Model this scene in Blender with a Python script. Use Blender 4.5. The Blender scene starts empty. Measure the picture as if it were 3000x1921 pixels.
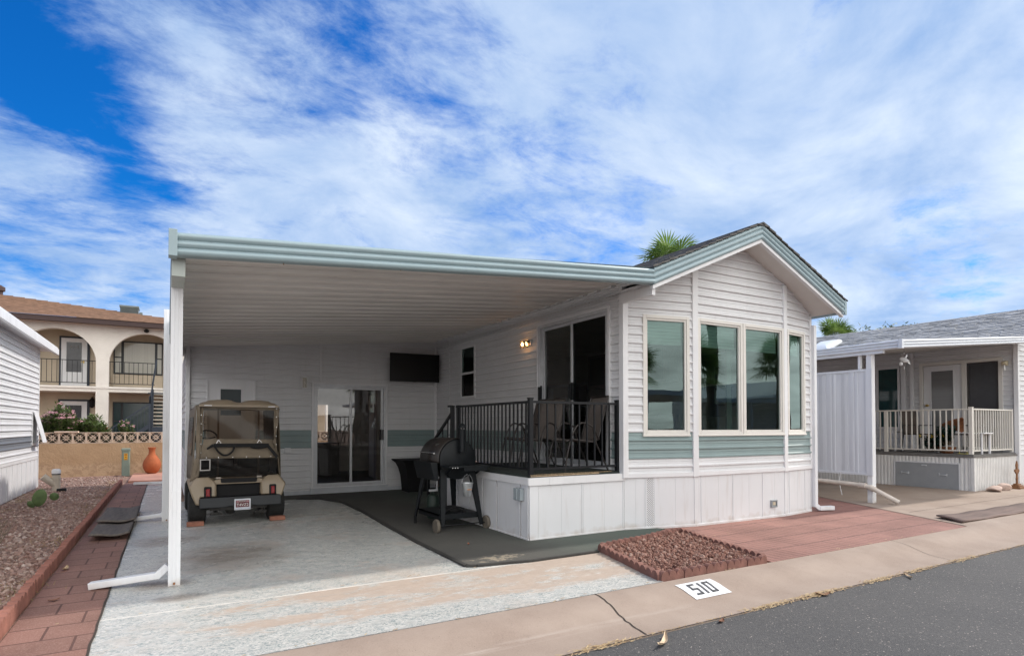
import bpy, math, random
from mathutils import Vector, Matrix
random.seed(7)
R = math.radians
C = bpy.context.scene.collection
SC = bpy.context.scene

# ---------------------------------------------------------------- camera
cam = bpy.data.cameras.new('camera'); co = bpy.data.objects.new('camera', cam); C.objects.link(co)
cam.sensor_width = 36.0; cam.lens = 1723.0 / 3000.0 * 36.0
cam.clip_start = 0.05; cam.clip_end = 2000
YAW = math.atan2(1010, 1723); PITCH = R(1.1)
co.location = (0, 0, 1.37)
co.rotation_euler = (R(90) + PITCH, 0, -YAW)
cam.shift_x = 0.0
cam.shift_y = (1248 - 1723 * math.tan(PITCH) - 960.5) / 3000.0
SC.camera = co

# ---------------------------------------------------------------- world, sun, exposure
SUN_EL, SUN_AZ = R(44), R(92.5)       # azimuth clockwise from +Y (to the right along the street)
SKY_STRENGTH = 0.115
w = bpy.data.worlds.new('World'); SC.world = w; w.use_nodes = True
nt = w.node_tree; N = nt.nodes; L = nt.links; N.clear()
def wn(t, **k):
    n = N.new(t)
    for a, b in k.items(): setattr(n, a, b)
    return n
def wmath(op, a, b=None, clamp=False):
    n = wn('ShaderNodeMath', operation=op); n.use_clamp = clamp
    for i, v in enumerate((a, b)):
        if v is None: continue
        if isinstance(v, (int, float)): n.inputs[i].default_value = v
        else: L.new(v, n.inputs[i])
    return n.outputs[0]
sky = wn('ShaderNodeTexSky', sky_type='NISHITA'); sky.sun_disc = False
sky.sun_elevation = SUN_EL; sky.sun_rotation = SUN_AZ; sky.altitude = 400
sky.air_density = 1.0; sky.dust_density = 0.3; sky.ozone_density = 2.2
hs = wn('ShaderNodeHueSaturation'); hs.inputs['Saturation'].default_value = 1.25; hs.inputs['Value'].default_value = 0.80
hs.inputs['Hue'].default_value = 0.492
L.new(sky.outputs[0], hs.inputs['Color'])
tc = wn('ShaderNodeTexCoord'); sx = wn('ShaderNodeSeparateXYZ'); L.new(tc.outputs['Generated'], sx.inputs[0])
zz = wmath('ADD', wmath('MAXIMUM', sx.outputs[2], 0.0), 0.16)
cx_ = wmath('DIVIDE', sx.outputs[0], zz); cy_ = wmath('DIVIDE', sx.outputs[1], zz)
cb = wn('ShaderNodeCombineXYZ'); L.new(cx_, cb.inputs[0]); L.new(cy_, cb.inputs[1])
def cnoise(rot, scale, nscale, detail, rough, dist, off=(0, 0, 0)):
    m = wn('ShaderNodeMapping'); m.inputs['Rotation'].default_value = (0, 0, rot); m.inputs['Scale'].default_value = scale
    m.inputs['Location'].default_value = off
    L.new(cb.outputs[0], m.inputs['Vector'])
    n = wn('ShaderNodeTexNoise'); n.inputs['Scale'].default_value = nscale; n.inputs['Detail'].default_value = detail
    n.inputs['Roughness'].default_value = rough; n.inputs['Distortion'].default_value = dist
    L.new(m.outputs[0], n.inputs['Vector']); return n.outputs['Fac']
CL_OFF = (3.1, 1.7, 0)
HOLES = [((-0.072, 0.927, 0.368), 8, .22), ((-0.138, 0.890, 0.435), 7, .20), ((0.106, 0.835, 0.540), 8, .22), ((0.303, 0.784, 0.541), 7, .12), ((0.016, 0.942, 0.336), 5, .16), ((0.565, 0.687, 0.456), 7, .12), ((0.87, 0.433, 0.237), 7, .12), ((-0.165, 0.915, 0.362), 6, -.30), ((-0.03, 0.87, 0.49), 7, -.16), ((-0.10, 0.97, 0.20), 12, -.14), ((0.12, 0.90, 0.42), 9, -.08)]
n1 = cnoise(R(20), (0.8, 1.2, 1), 0.55, 4, 0.55, 0.4, CL_OFF)           # the big masses
n2 = cnoise(R(-38), (0.95, 1.15, 1), 2.0, 14, 0.66, 0.15, (0.4, 5, 0))   # wisps
n3 = cnoise(R(-60), (0.8, 1.25, 1), 5.2, 14, 0.70, 0.5, (8, 2, 0))
s_ = wmath('ADD', wmath('MULTIPLY', n1, 0.95), wmath('ADD', wmath('MULTIPLY', n2, 0.85), wmath('MULTIPLY', n3, 0.46)))
# the gap in the clouds lies up and to the left, the far right is the thickest
dg = wmath('ADD', wmath('MULTIPLY', sx.outputs[0], 0.16), wmath('MULTIPLY', sx.outputs[2], -0.06))
s_ = wmath('ADD', s_, dg)
for (hx, hy, hz_), rad, amt in HOLES:        # breaks in the cloud deck
    dp = wn('ShaderNodeVectorMath', operation='DOT_PRODUCT'); L.new(tc.outputs['Generated'], dp.inputs[0]); dp.inputs[1].default_value = (hx, hy, hz_)
    hr = wn('ShaderNodeMapRange', interpolation_type='SMOOTHSTEP'); L.new(dp.outputs['Value'], hr.inputs[0]); hr.inputs[1].default_value = math.cos(R(rad * 1.35)); hr.inputs[2].default_value = 1.0; hr.inputs[4].default_value = amt * 0.60
    s_ = wmath('SUBTRACT', s_, hr.outputs[0])
mr = wn('ShaderNodeMapRange', interpolation_type='SMOOTHSTEP'); L.new(s_, mr.inputs[0])
mr.inputs[1].default_value = 0.89; mr.inputs[2].default_value = 1.25
mr.inputs[3].default_value = 0.0; mr.inputs[4].default_value = 0.95
# horizon haze: clouds merge into a pale band
hz = wn('ShaderNodeMapRange'); L.new(sx.outputs[2], hz.inputs[0]); hz.inputs[1].default_value = 0.0; hz.inputs[2].default_value = 0.24
hz.inputs[3].default_value = 0.80; hz.inputs[4].default_value = 0.0
cov = wmath('MAXIMUM', mr.outputs[0], hz.outputs[0])
shade = wn('ShaderNodeMapRange'); L.new(cnoise(R(-30), (0.9, 1.1, 1), 1.7, 9, 0.6, 0.4, (1, 9, 0)), shade.inputs[0])
shade.inputs[1].default_value = 0.36; shade.inputs[2].default_value = 0.66
cc = wn('ShaderNodeMix', data_type='RGBA'); L.new(shade.outputs[0], cc.inputs[0])
cc.inputs[6].default_value = (1.9, 2.85, 4.55, 1); cc.inputs[7].default_value = (4.2, 4.8, 5.6, 1)
tint = wn('ShaderNodeMix', data_type='RGBA', blend_type='MULTIPLY'); tint.inputs[0].default_value = 1.0
L.new(hs.outputs[0], tint.inputs[6]); tint.inputs[7].default_value = (0.07, 0.60, 1.12, 1)
mx = wn('ShaderNodeMix', data_type='RGBA'); L.new(cov, mx.inputs[0]); L.new(tint.outputs[2], mx.inputs[6]); L.new(cc.outputs[2], mx.inputs[7])
# unseen sky over the street and toward the sun brightened as added fill light
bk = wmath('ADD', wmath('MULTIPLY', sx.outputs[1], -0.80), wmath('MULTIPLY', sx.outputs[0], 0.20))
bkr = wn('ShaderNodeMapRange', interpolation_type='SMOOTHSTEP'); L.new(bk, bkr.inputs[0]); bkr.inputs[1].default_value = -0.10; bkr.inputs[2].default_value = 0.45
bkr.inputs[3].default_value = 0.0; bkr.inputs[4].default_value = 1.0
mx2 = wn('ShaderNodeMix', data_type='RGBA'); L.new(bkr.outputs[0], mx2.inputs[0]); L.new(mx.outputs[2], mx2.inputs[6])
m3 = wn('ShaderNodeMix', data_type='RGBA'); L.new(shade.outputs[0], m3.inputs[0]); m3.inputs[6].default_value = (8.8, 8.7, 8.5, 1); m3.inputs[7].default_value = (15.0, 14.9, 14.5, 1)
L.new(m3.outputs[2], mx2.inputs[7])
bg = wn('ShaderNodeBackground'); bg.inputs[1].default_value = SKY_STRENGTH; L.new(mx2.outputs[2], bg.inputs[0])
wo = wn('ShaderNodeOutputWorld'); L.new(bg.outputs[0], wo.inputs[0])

sl = bpy.data.lights.new('sun', 'SUN'); so = bpy.data.objects.new('sun', sl); C.objects.link(so)
sl.energy = 2.0; sl.angle = R(2.0); sl.color = (1.0, 0.94, 0.87)
SD = Vector((math.cos(SUN_EL) * math.sin(SUN_AZ), math.cos(SUN_EL) * math.cos(SUN_AZ), math.sin(SUN_EL)))
so.rotation_euler = SD.to_track_quat('Z', 'Y').to_euler(); so.location = SD * 60
SC.view_settings.view_transform = 'Standard'; SC.view_settings.look = 'None'
SC.view_settings.gamma = 1.0; SC.view_settings.exposure = 0.72

# ---------------------------------------------------------------- materials
MATS = {}
def mat(name, col, rough=0.6, var=0.12, scale=6.0, bump=0.0, bscale=40.0, metal=0.0, col2=None, stretch=(1, 1, 1), emit=None, estr=0, spec=0.5, coord='Object', island=False, detail=5):
    if name in MATS: return MATS[name]
    m = bpy.data.materials.new(name); m.use_nodes = True; t = m.node_tree; b = t.nodes['Principled BSDF']
    n = t.nodes; l = t.links
    b.inputs['Roughness'].default_value = rough; b.inputs['Metallic'].default_value = metal
    b.inputs['Specular IOR Level'].default_value = spec
    tcn = n.new('ShaderNodeTexCoord'); mp = n.new('ShaderNodeMapping'); l.new(tcn.outputs[coord], mp.inputs[0]); mp.inputs['Scale'].default_value = stretch
    nz = n.new('ShaderNodeTexNoise'); l.new(mp.outputs[0], nz.inputs['Vector']); nz.inputs['Scale'].default_value = scale; nz.inputs['Detail'].default_value = detail
    rp = n.new('ShaderNodeMapRange'); rp.inputs[1].default_value = 0.3; rp.inputs[2].default_value = 0.7; l.new(nz.outputs['Fac'], rp.inputs[0])
    src = rp.outputs[0]
    if island:
        g = n.new('ShaderNodeNewGeometry'); src = g.outputs['Random Per Island']
    mxn = n.new('ShaderNodeMix'); mxn.data_type = 'RGBA'; l.new(src, mxn.inputs[0])
    c2 = col2 if col2 else tuple(c * (1 - var) for c in col); c1 = col if col2 else tuple(min(1, c * (1 + var * 0.6)) for c in col)
    mxn.inputs[6].default_value = (*c2, 1); mxn.inputs[7].default_value = (*c1, 1)
    l.new(mxn.outputs[2], b.inputs['Base Color'])
    if bump:
        nb = n.new('ShaderNodeTexNoise'); l.new(mp.outputs[0], nb.inputs['Vector']); nb.inputs['Scale'].default_value = bscale; nb.inputs['Detail'].default_value = 4
        bp = n.new('ShaderNodeBump'); bp.inputs['Strength'].default_value = bump; bp.inputs['Distance'].default_value = 0.01
        l.new(nb.outputs['Fac'], bp.inputs['Height']); l.new(bp.outputs[0], b.inputs['Normal'])
    if emit: b.inputs['Emission Color'].default_value = (*emit, 1); b.inputs['Emission Strength'].default_value = estr
    MATS[name] = m; return m
def glass(name, tint, refl=1.0, rough=0.0, ior=1.5, wob=0.0, gc=(1, 1, 1)):
    if name in MATS: return MATS[name]
    m = bpy.data.materials.new(name); m.use_nodes = True; t = m.node_tree; n = t.nodes; l = t.links; n.clear()
    tr = n.new('ShaderNodeBsdfTransparent'); tr.inputs[0].default_value = (*tint, 1)
    gl = n.new('ShaderNodeBsdfGlossy'); gl.inputs['Roughness'].default_value = rough; gl.inputs[0].default_value = (refl * gc[0], refl * gc[1], refl * gc[2], 1)
    fr = n.new('ShaderNodeFresnel'); fr.inputs[0].default_value = ior
    if wob:
        tcn = n.new('ShaderNodeTexCoord'); nz = n.new('ShaderNodeTexNoise'); nz.inputs['Scale'].default_value = 2.2; nz.inputs['Detail'].default_value = 1
        l.new(tcn.outputs['Object'], nz.inputs['Vector'])
        bp = n.new('ShaderNodeBump'); bp.inputs['Strength'].default_value = wob; bp.inputs['Distance'].default_value = 0.02
        l.new(nz.outputs['Fac'], bp.inputs['Height']); l.new(bp.outputs[0], gl.inputs['Normal'])
    mxs = n.new('ShaderNodeMixShader'); l.new(fr.outputs[0], mxs.inputs[0]); l.new(tr.outputs[0], mxs.inputs[1]); l.new(gl.outputs[0], mxs.inputs[2])
    o = n.new('ShaderNodeOutputMaterial'); l.new(mxs.outputs[0], o.inputs[0]); MATS[name] = m; return m

M_SID = mat('white_siding', (0.66, 0.66, 0.67), 0.42, 0.05, 1.5)
M_STR = mat('seafoam_siding', (0.225, 0.295, 0.295), 0.40, 0.08, 2)
M_WHT = mat('white_trim', (0.70, 0.70, 0.71), 0.40, 0.05, 3)
M_ALM = mat('white_aluminium', (0.72, 0.73, 0.75), 0.35, 0.07, 2, stretch=(3, 3, 0.3))
M_FAS = mat('seafoam_fascia', (0.285, 0.375, 0.405), 0.38, 0.05, 3)
M_SKT = mat('white_skirting', (0.66, 0.665, 0.68), 0.5, 0.06, 1.2, bump=0.03, bscale=5)
M_CRM = mat('cream_frame', (0.66, 0.635, 0.59), 0.4, 0.04, 3)
M_SHG = mat('dark_shingle', (0.12, 0.115, 0.11), 0.9, 0.4, 9, bump=0.5, bscale=60)
M_BLK = mat('black_metal', (0.008, 0.009, 0.011), 0.42, 0.2, 20, spec=0.3)
M_BLM = mat('black_matte', (0.008, 0.008, 0.009), 0.7, 0.2, 20, spec=0.3)
M_SLV = mat('bare_aluminium', (0.55, 0.56, 0.58), 0.40, 0.08, 10, metal=0.25)
M_CHR = mat('bright_metal', (0.6, 0.6, 0.6), 0.25, 0.05, 10, metal=1.0)
M_GLS = glass('window_glass', (0.42, 0.56, 0.51), 1.0, 0.0, 1.95, 0.05, (0.66, 0.86, 0.84))
M_GLD = glass('door_glass', (0.80, 0.80, 0.78), 0.95, 0.0, 1.85, 0.05)
M_SCR = glass('screened_glass', (0.34, 0.34, 0.34), 0.5, 0.15, 1.4)
M_ROOM = mat('room_paint', (0.62, 0.58, 0.53), 0.8, 0.1, 2)
M_ROOMF = mat('room_floor', (0.10, 0.085, 0.07), 0.4, 0.2, 4)
M_DARK = mat('dark_void', (0.02, 0.02, 0.022), 0.8, 0.1, 4)

# ---------------------------------------------------------------- mesh helpers
ORI = {}
class MB:
    def __init__(s): s.v = []; s.f = []; s.m = []
    def add(s, vs, fs, mi=0):
        o = len(s.v); s.v += [tuple(p) for p in vs]
        for f in fs: s.f.append(tuple(i + o for i in f)); s.m.append(mi)
        return s
    def quad(s, a, b, c, d, mi=0): return s.add([a, b, c, d], [(0, 1, 2, 3)], mi)
    def box(s, x0, x1, y0, y1, z0, z1, mi=0):
        v = [(x, y, z) for z in (z0, z1) for y in (y0, y1) for x in (x0, x1)]
        return s.add(v, [(0, 2, 3, 1), (4, 5, 7, 6), (0, 1, 5, 4), (1, 3, 7, 5), (3, 2, 6, 7), (2, 0, 4, 6)], mi)
    def hexa(s, v, mi=0):      # eight corners in the box() order
        return s.add(v, [(0, 2, 3, 1), (4, 5, 7, 6), (0, 1, 5, 4), (1, 3, 7, 5), (3, 2, 6, 7), (2, 0, 4, 6)], mi)
    def bar(s, p, q, wd, ht=None, mi=0, up=(0, 0, 1), taper=1.0):
        p = Vector(p); q = Vector(q); d = (q - p).normalized(); ht = ht or wd; u = Vector(up)
        if abs(d.dot(u)) > 0.98: u = Vector((0, 1, 0))
        a = d.cross(u).normalized(); b = a.cross(d).normalized(); vs = []
        for c, k in ((p, 1), (q, taper)):
            for i, j in ((-1, -1), (1, -1), (1, 1), (-1, 1)): vs.append(c + a * i * wd / 2 * k + b * j * ht / 2 * k)
        return s.add(vs, [(3, 2, 1, 0), (4, 5, 6, 7), (0, 1, 5, 4), (1, 2, 6, 5), (2, 3, 7, 6), (3, 0, 4, 7)], mi)
    def tube(s, pts, r, n=8, mi=0, cap=True):
        pts = [Vector(p) for p in pts]; rs = r if isinstance(r, (list, tuple)) else [r] * len(pts); vs = []; pa = None
        for i, p in enumerate(pts):
            d = (pts[min(i + 1, len(pts) - 1)] - pts[max(i - 1, 0)]).normalized()
            if pa is None:
                u = Vector((0, 0, 1)) if abs(d.z) < 0.9 else Vector((0, 1, 0)); pa = d.cross(u).normalized()
            else: pa = (pa - d * pa.dot(d)).normalized()
            b = d.cross(pa)
            for k in range(n):
                t = 2 * math.pi * k / n; vs.append(p + (pa * math.cos(t) + b * math.sin(t)) * rs[i])
        fs = [(i * n + k, i * n + (k + 1) % n, (i + 1) * n + (k + 1) % n, (i + 1) * n + k) for i in range(len(pts) - 1) for k in range(n)]
        if cap: fs += [tuple(reversed(range(n))), tuple(range((len(pts) - 1) * n, len(pts) * n))]
        return s.add(vs, fs, mi)
    def lathe(s, prof, c, n=20, mi=0, axis='z'):
        vs = []
        for r, h in prof:
            for k in range(n):
                t = 2 * math.pi * k / n; a, b = r * math.cos(t), r * math.sin(t)
                vs.append((c[0] + a, c[1] + b, c[2] + h) if axis == 'z' else (c[0] + h, c[1] + a, c[2] + b) if axis == 'x' else (c[0] + b, c[1] + h, c[2] + a))
        m = len(prof)
        fs = [(i * n + k, i * n + (k + 1) % n, (i + 1) * n + (k + 1) % n, (i + 1) * n + k) for i in range(m - 1) for k in range(n)]
        fs += [tuple(reversed(range(n))), tuple(range((m - 1) * n, m * n))]
        return s.add(vs, fs, mi)
    def prism(s, poly, f0, f1, mi=0):    # poly: 2-D points, f0/f1 map a 2-D point to 3-D
        n = len(poly); vs = [f0(p) for p in poly] + [f1(p) for p in poly]
        return s.add(vs, [tuple(range(n)), tuple(reversed(range(n, 2 * n)))] + [(i, i + n, (i + 1) % n + n, (i + 1) % n) for i in range(n)], mi)
    def build(s, name, mats, parent=None, smooth=False, label=None, bevel=0, at=None, fixn=True):
        if not isinstance(mats, (list, tuple)): mats = [mats]
        o0 = Vector(ORI.get(parent.name, (0, 0, 0))) if parent else Vector(at or (0, 0, 0))
        me = bpy.data.meshes.new(name); me.from_pydata([tuple(Vector(p) - o0) for p in s.v], [], s.f)
        for m in mats: me.materials.append(m)
        if len(mats) > 1: me.polygons.foreach_set('material_index', s.m)
        if fixn:
            import bmesh
            bm = bmesh.new(); bm.from_mesh(me); bmesh.ops.recalc_face_normals(bm, faces=bm.faces); bm.to_mesh(me); bm.free()
        if smooth:
            me.polygons.foreach_set('use_smooth', [True] * len(me.polygons)); me.set_sharp_from_angle(angle=R(38))
        me.update(); o = bpy.data.objects.new(name, me); C.objects.link(o)
        if parent: o.parent = parent; ORI[o.name] = tuple(o0)
        else: o.location = o0; ORI[o.name] = tuple(o0)
        if label: o['label'] = label
        if bevel:
            b = o.modifiers.new('bevel', 'BEVEL'); b.width = bevel; b.segments = 2; b.limit_method = 'ANGLE'; b.angle_limit = R(40)
        return o
def thing(name, label, cat, loc=(0, 0, 0), group=None):
    o = bpy.data.objects.new(name, None); C.objects.link(o); o.location = loc; o.empty_display_size = 0.2
    o['label'] = label; o['category'] = cat
    if group: o['group'] = group
    ORI[o.name] = tuple(loc); return o
def tag(o, label, cat, group=None):
    o['label'] = label; o['category'] = cat
    if group: o['group'] = group
    return o
def struct(o, kind='structure'): o['kind'] = kind; return o
def copy_tree(o, parent=None, loc=None, rz=None, label=None, scale=None):
    c = o.copy(); C.objects.link(c); c.parent = parent
    if loc is not None: c.location = loc
    if rz is not None: c.rotation_euler = (0, 0, rz)
    if scale is not None: c.scale = (scale,) * 3
    if label: c['label'] = label
    for ch in list(o.children): copy_tree(ch, c)
    return c
def text_mb(mb, s, size, f, mi=0, align='CENTER'):
    cu = bpy.data.curves.new('t', 'FONT'); cu.body = s; cu.size = size; cu.align_x = align; cu.resolution_u = 3
    o = bpy.data.objects.new('t', cu); C.objects.link(o)
    me = bpy.data.meshes.new_from_object(o.evaluated_get(bpy.context.evaluated_depsgraph_get()))
    mb.add([f(v.co.x, v.co.y) for v in me.vertices], [tuple(p.vertices) for p in me.polygons], mi)
    bpy.data.objects.remove(o); bpy.data.curves.remove(cu); bpy.data.meshes.remove(me)

class W:      # a wall frame: s runs from A to B, o points outward, z up
    def __init__(s, A, B):
        s.A = Vector((A[0], A[1], 0)); s.B = Vector((B[0], B[1], 0)); s.len = (s.B - s.A).length
        s.d = (s.B - s.A).normalized(); s.n = Vector((s.d.y, -s.d.x, 0))
    def p(s, a, o, z): return tuple(s.A + s.d * a + s.n * o + Vector((0, 0, z)))
    def box(s, mb, a0, a1, o0, o1, z0, z1, mi=0):
        return mb.hexa([s.p(a, o, z) for z in (z0, z1) for o in (o1, o0) for a in (a0, a1)], mi)
SIDP = [(0.0, 0.017), (0.05, 0.025), (0.20, 0.025), (0.28, 0.013), (0.33, 0.009), (0.60, 0.007), (0.63, 0.0005), (0.67, 0.006), (0.985, 0.001), (1.0, 0.0)]
def siding(mb, wl, z0, z1, holes=(), s0=0, s1=None, lim=None, h=0.118, zb=0.0, stripe=None):
    s1 = wl.len if s1 is None else s1
    k0 = int(math.floor((z0 - zb) / h)); segs = []
    k = k0
    while zb + k * h < z1:
        b = zb + k * h; prev = 0.0
        segs.append((b, b, -0.0, SIDP[0][1]))
        for (t0, o0), (t1, o1) in zip(SIDP, SIDP[1:]): segs.append((b + t0 * h, b + t1 * h, o0, o1))
        k += 1
    for za, zc, oa, oc in segs:
        if zc < z0 + 1e-6 or za > z1 - 1e-6: continue
        cuts = sorted({max(za, z0), min(zc, z1)} | {e for hl in holes for e in hl[2:4] if max(za, z0) < e < min(zc, z1)}) if zc > za else [za, zc]
        for ca, ce in zip(cuts, cuts[1:]):
            t = (lambda z: oa + (oc - oa) * ((z - za) / (zc - za) if zc > za else (0 if z is ca else 1)))
            pa, pc = (oa, oc) if zc == za else (t(ca), t(ce))
            zm = (ca + ce) / 2
            iv = [(s0, s1)]
            for hl in holes:
                if hl[2] < zm < hl[3]:
                    ni = []
                    for a, b in iv:
                        if hl[0] > a: ni.append((a, min(b, hl[0])))
                        if hl[1] < b: ni.append((max(a, hl[1]), b))
                    iv = [q for q in ni if q[1] > q[0] + 1e-5]
            for a, b in iv:
                if lim:
                    la, lb = lim(ca); ma, mb_ = lim(ce)
                    a0, b0, a1, b1 = max(a, la), min(b, lb), max(a, ma), min(b, mb_)
                    if b0 <= a0 or b1 < a1: continue
                else: a0 = a1 = a; b0 = b1 = b
                mi = 1 if stripe and stripe[0] - 1e-4 < zm < stripe[1] + 1e-4 else 0
                mb.quad(wl.p(a0, pa, ca), wl.p(b0, pa, ca), wl.p(b1, pc, ce), wl.p(a1, pc, ce), mi)
def frame_rect(mb, wl, a0, a1, z0, z1, fw, o0, o1, mi=0, fb=None, ft=None):
    fb = fb or fw; ft = ft or fw
    wl.box(mb, a0, a0 + fw, o0, o1, z0, z1, mi); wl.box(mb, a1 - fw, a1, o0, o1, z0, z1, mi)
    wl.box(mb, a0 + fw, a1 - fw, o0, o1, z0, z0 + fb, mi); wl.box(mb, a0 + fw, a1 - fw, o0, o1, z1 - ft, z1, mi)
def pane(mb, wl, a0, a1, z0, z1, o, mi=0): mb.quad(wl.p(a0, o, z0), wl.p(a1, o, z0), wl.p(a1, o, z1), wl.p(a0, o, z1), mi)

def grime(m, z0=0.16, amt=0.6, colr=(0.36, 0.27, 0.20), streak=0.22):      # splashed dust near the ground and faint run marks
    t = m.node_tree; n = t.nodes; l = t.links; b = n['Principled BSDF']; src = b.inputs['Base Color'].links[0].from_socket
    g = n.new('ShaderNodeNewGeometry'); sp = n.new('ShaderNodeSeparateXYZ'); l.new(g.outputs['Position'], sp.inputs[0])
    nz = n.new('ShaderNodeTexNoise'); nz.inputs['Scale'].default_value = 7; nz.inputs['Detail'].default_value = 6; l.new(g.outputs['Position'], nz.inputs['Vector'])
    ad = n.new('ShaderNodeMath'); ad.operation = 'MULTIPLY_ADD'; l.new(nz.outputs['Fac'], ad.inputs[0]); ad.inputs[1].default_value = z0 * 1.6; l.new(sp.outputs[2], ad.inputs[2])
    mr_ = n.new('ShaderNodeMapRange'); l.new(ad.outputs[0], mr_.inputs[0]); mr_.inputs[1].default_value = z0 * .55; mr_.inputs[2].default_value = z0 * 1.35; mr_.inputs[3].default_value = amt; mr_.inputs[4].default_value = 0
    mp = n.new('ShaderNodeMapping'); l.new(g.outputs['Position'], mp.inputs[0]); mp.inputs['Scale'].default_value = (6, 6, .5); n2_ = n.new('ShaderNodeTexNoise'); n2_.inputs['Scale'].default_value = 2.5; n2_.inputs['Detail'].default_value = 6; n2_.inputs['Roughness'].default_value = .7; l.new(mp.outputs[0], n2_.inputs['Vector'])
    m2 = n.new('ShaderNodeMapRange'); l.new(n2_.outputs['Fac'], m2.inputs[0]); m2.inputs[1].default_value = .54; m2.inputs[2].default_value = .72; m2.inputs[4].default_value = streak
    mx_ = n.new('ShaderNodeMath'); mx_.operation = 'MAXIMUM'; l.new(mr_.outputs[0], mx_.inputs[0]); l.new(m2.outputs[0], mx_.inputs[1])
    c = n.new('ShaderNodeMix'); c.data_type = 'RGBA'; l.new(mx_.outputs[0], c.inputs[0]); l.new(src, c.inputs[6]); c.inputs[7].default_value = (*colr, 1); l.new(c.outputs[2], b.inputs['Base Color'])
grime(M_SKT); grime(M_ALM, .14, .5); grime(M_WHT, .08, .4, streak=.12); grime(M_SID, .15, .4, (0.40, 0.36, 0.32), .16); grime(M_FAS, .05, 0, (0.2, 0.22, 0.2), .15)
# ---------------------------------------------------------------- ground and paving
def nodes(name, rough=0.8):
    m = bpy.data.materials.new(name); m.use_nodes = True; t = m.node_tree; b = t.nodes['Principled BSDF']
    b.inputs['Roughness'].default_value = rough; MATS[name] = m
    return m, t.nodes, t.links, b
class NB:     # terse node building on one material
    def __init__(s, name, rough=0.8):
        s.m, s.n, s.l, s.b = nodes(name, rough); s.tc = s.n.new('ShaderNodeTexCoord')
    def _in(s, sock, v):
        if v is None: return
        if hasattr(v, 'links'): s.l.new(v, sock)
        else:
            try: sock.default_value = v
            except Exception: sock.default_value = (*v, 1)
    def map(s, rot=0, scale=(1, 1, 1), loc=(0, 0, 0)):
        m = s.n.new('ShaderNodeMapping'); s.l.new(s.tc.outputs['Object'], m.inputs[0]); m.inputs['Rotation'].default_value = (0, 0, rot)
        m.inputs['Scale'].default_value = scale; m.inputs['Location'].default_value = loc; return m.outputs[0]
    def noise(s, v, sc, det=5, ro=0.55, di=0.0):
        n = s.n.new('ShaderNodeTexNoise'); s.l.new(v, n.inputs['Vector']); n.inputs['Scale'].default_value = sc; n.inputs['Detail'].default_value = det
        n.inputs['Roughness'].default_value = ro; n.inputs['Distortion'].default_value = di; return n.outputs['Fac']
    def vor(s, v, sc, feature='F1', out='Distance'):
        n = s.n.new('ShaderNodeTexVoronoi'); n.feature = feature; s.l.new(v, n.inputs['Vector']); n.inputs['Scale'].default_value = sc; return n.outputs[out]
    def rng(s, v, a, b, c=0.0, d=1.0):
        n = s.n.new('ShaderNodeMapRange'); s.l.new(v, n.inputs[0])
        for i, k in enumerate((a, b, c, d)): n.inputs[i + 1].default_value = k
        return n.outputs[0]
    def mth(s, op, a, b=0.0):
        n = s.n.new('ShaderNodeMath'); n.operation = op; s._in(n.inputs[0], a); s._in(n.inputs[1], b); return n.outputs[0]
    def mix(s, f, a, b):
        n = s.n.new('ShaderNodeMix'); n.data_type = 'RGBA'; s._in(n.inputs[0], f)
        for k, v in ((6, a), (7, b)):
            if hasattr(v, 'links'): s.l.new(v, n.inputs[k])
            else: n.inputs[k].default_value = (*v, 1)
        return n.outputs[2]
    def sep(s, v):
        n = s.n.new('ShaderNodeSeparateXYZ'); s.l.new(v, n.inputs[0]); return n.outputs
    def brick(s, v, bw, rh, ms=0.01, off=0.5, sm=0.1):
        n = s.n.new('ShaderNodeTexBrick'); s.l.new(v, n.inputs['Vector']); n.inputs['Scale'].default_value = 1; n.offset = off
        n.inputs['Brick Width'].default_value = bw; n.inputs['Row Height'].default_value = rh; n.inputs['Mortar Size'].default_value = ms; n.inputs['Mortar Smooth'].default_value = sm
        n.inputs['Color1'].default_value = (0, 0, 0, 1); n.inputs['Color2'].default_value = (1, 1, 1, 1); n.inputs['Mortar'].default_value = (0.5, 0.5, 0.5, 1)
        return n.outputs['Fac'], n.outputs['Color']
    def col(s, c): s.l.new(c, s.b.inputs['Base Color']) if hasattr(c, 'links') else setattr(s.b.inputs['Base Color'], 'default_value', (*c, 1))
    def bump(s, h, st=0.3, dist=0.01):
        bp = s.n.new('ShaderNodeBump'); bp.inputs['Strength'].default_value = st; bp.inputs['Distance'].default_value = dist
        s.l.new(h, bp.inputs['Height']); s.l.new(bp.outputs[0], s.b.inputs['Normal'])

# worn white-painted driveway
k = NB('painted_driveway', 0.5); v = k.map()
vs = k.map(0.0, (1.0, 2.2, 1)); o = k.sep(k.tc.outputs['Object'])
stamp = k.vor(k.map(0, (1, 1.35, 1)), 7.5); rip = k.noise(k.map(0.1, (1, 2.6, 1)), 20, 4, 0.7, 2.2)
leafm = k.mth('MULTIPLY', k.rng(k.noise(k.map(0.15, (1, 2.6, 1), (3, 1, 0)), 26, 2, 0.6, 2.0), 0.49, 0.55), k.rng(stamp, 0.10, 0.50, 0.0, 1.0))
white = k.mix(rip, (0.46, 0.45, 0.42), (0.78, 0.755, 0.71))
white = k.mix(k.mth('MULTIPLY', leafm, 0.95), white, (0.27, 0.315, 0.31)); white = k.mix(k.rng(stamp, 0.0, 0.40, 0.85, 0.0), white, (0.38, 0.395, 0.38))
tan = k.mix(k.noise(v, 5, 6), (0.36, 0.275, 0.215), (0.47, 0.38, 0.31))
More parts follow.
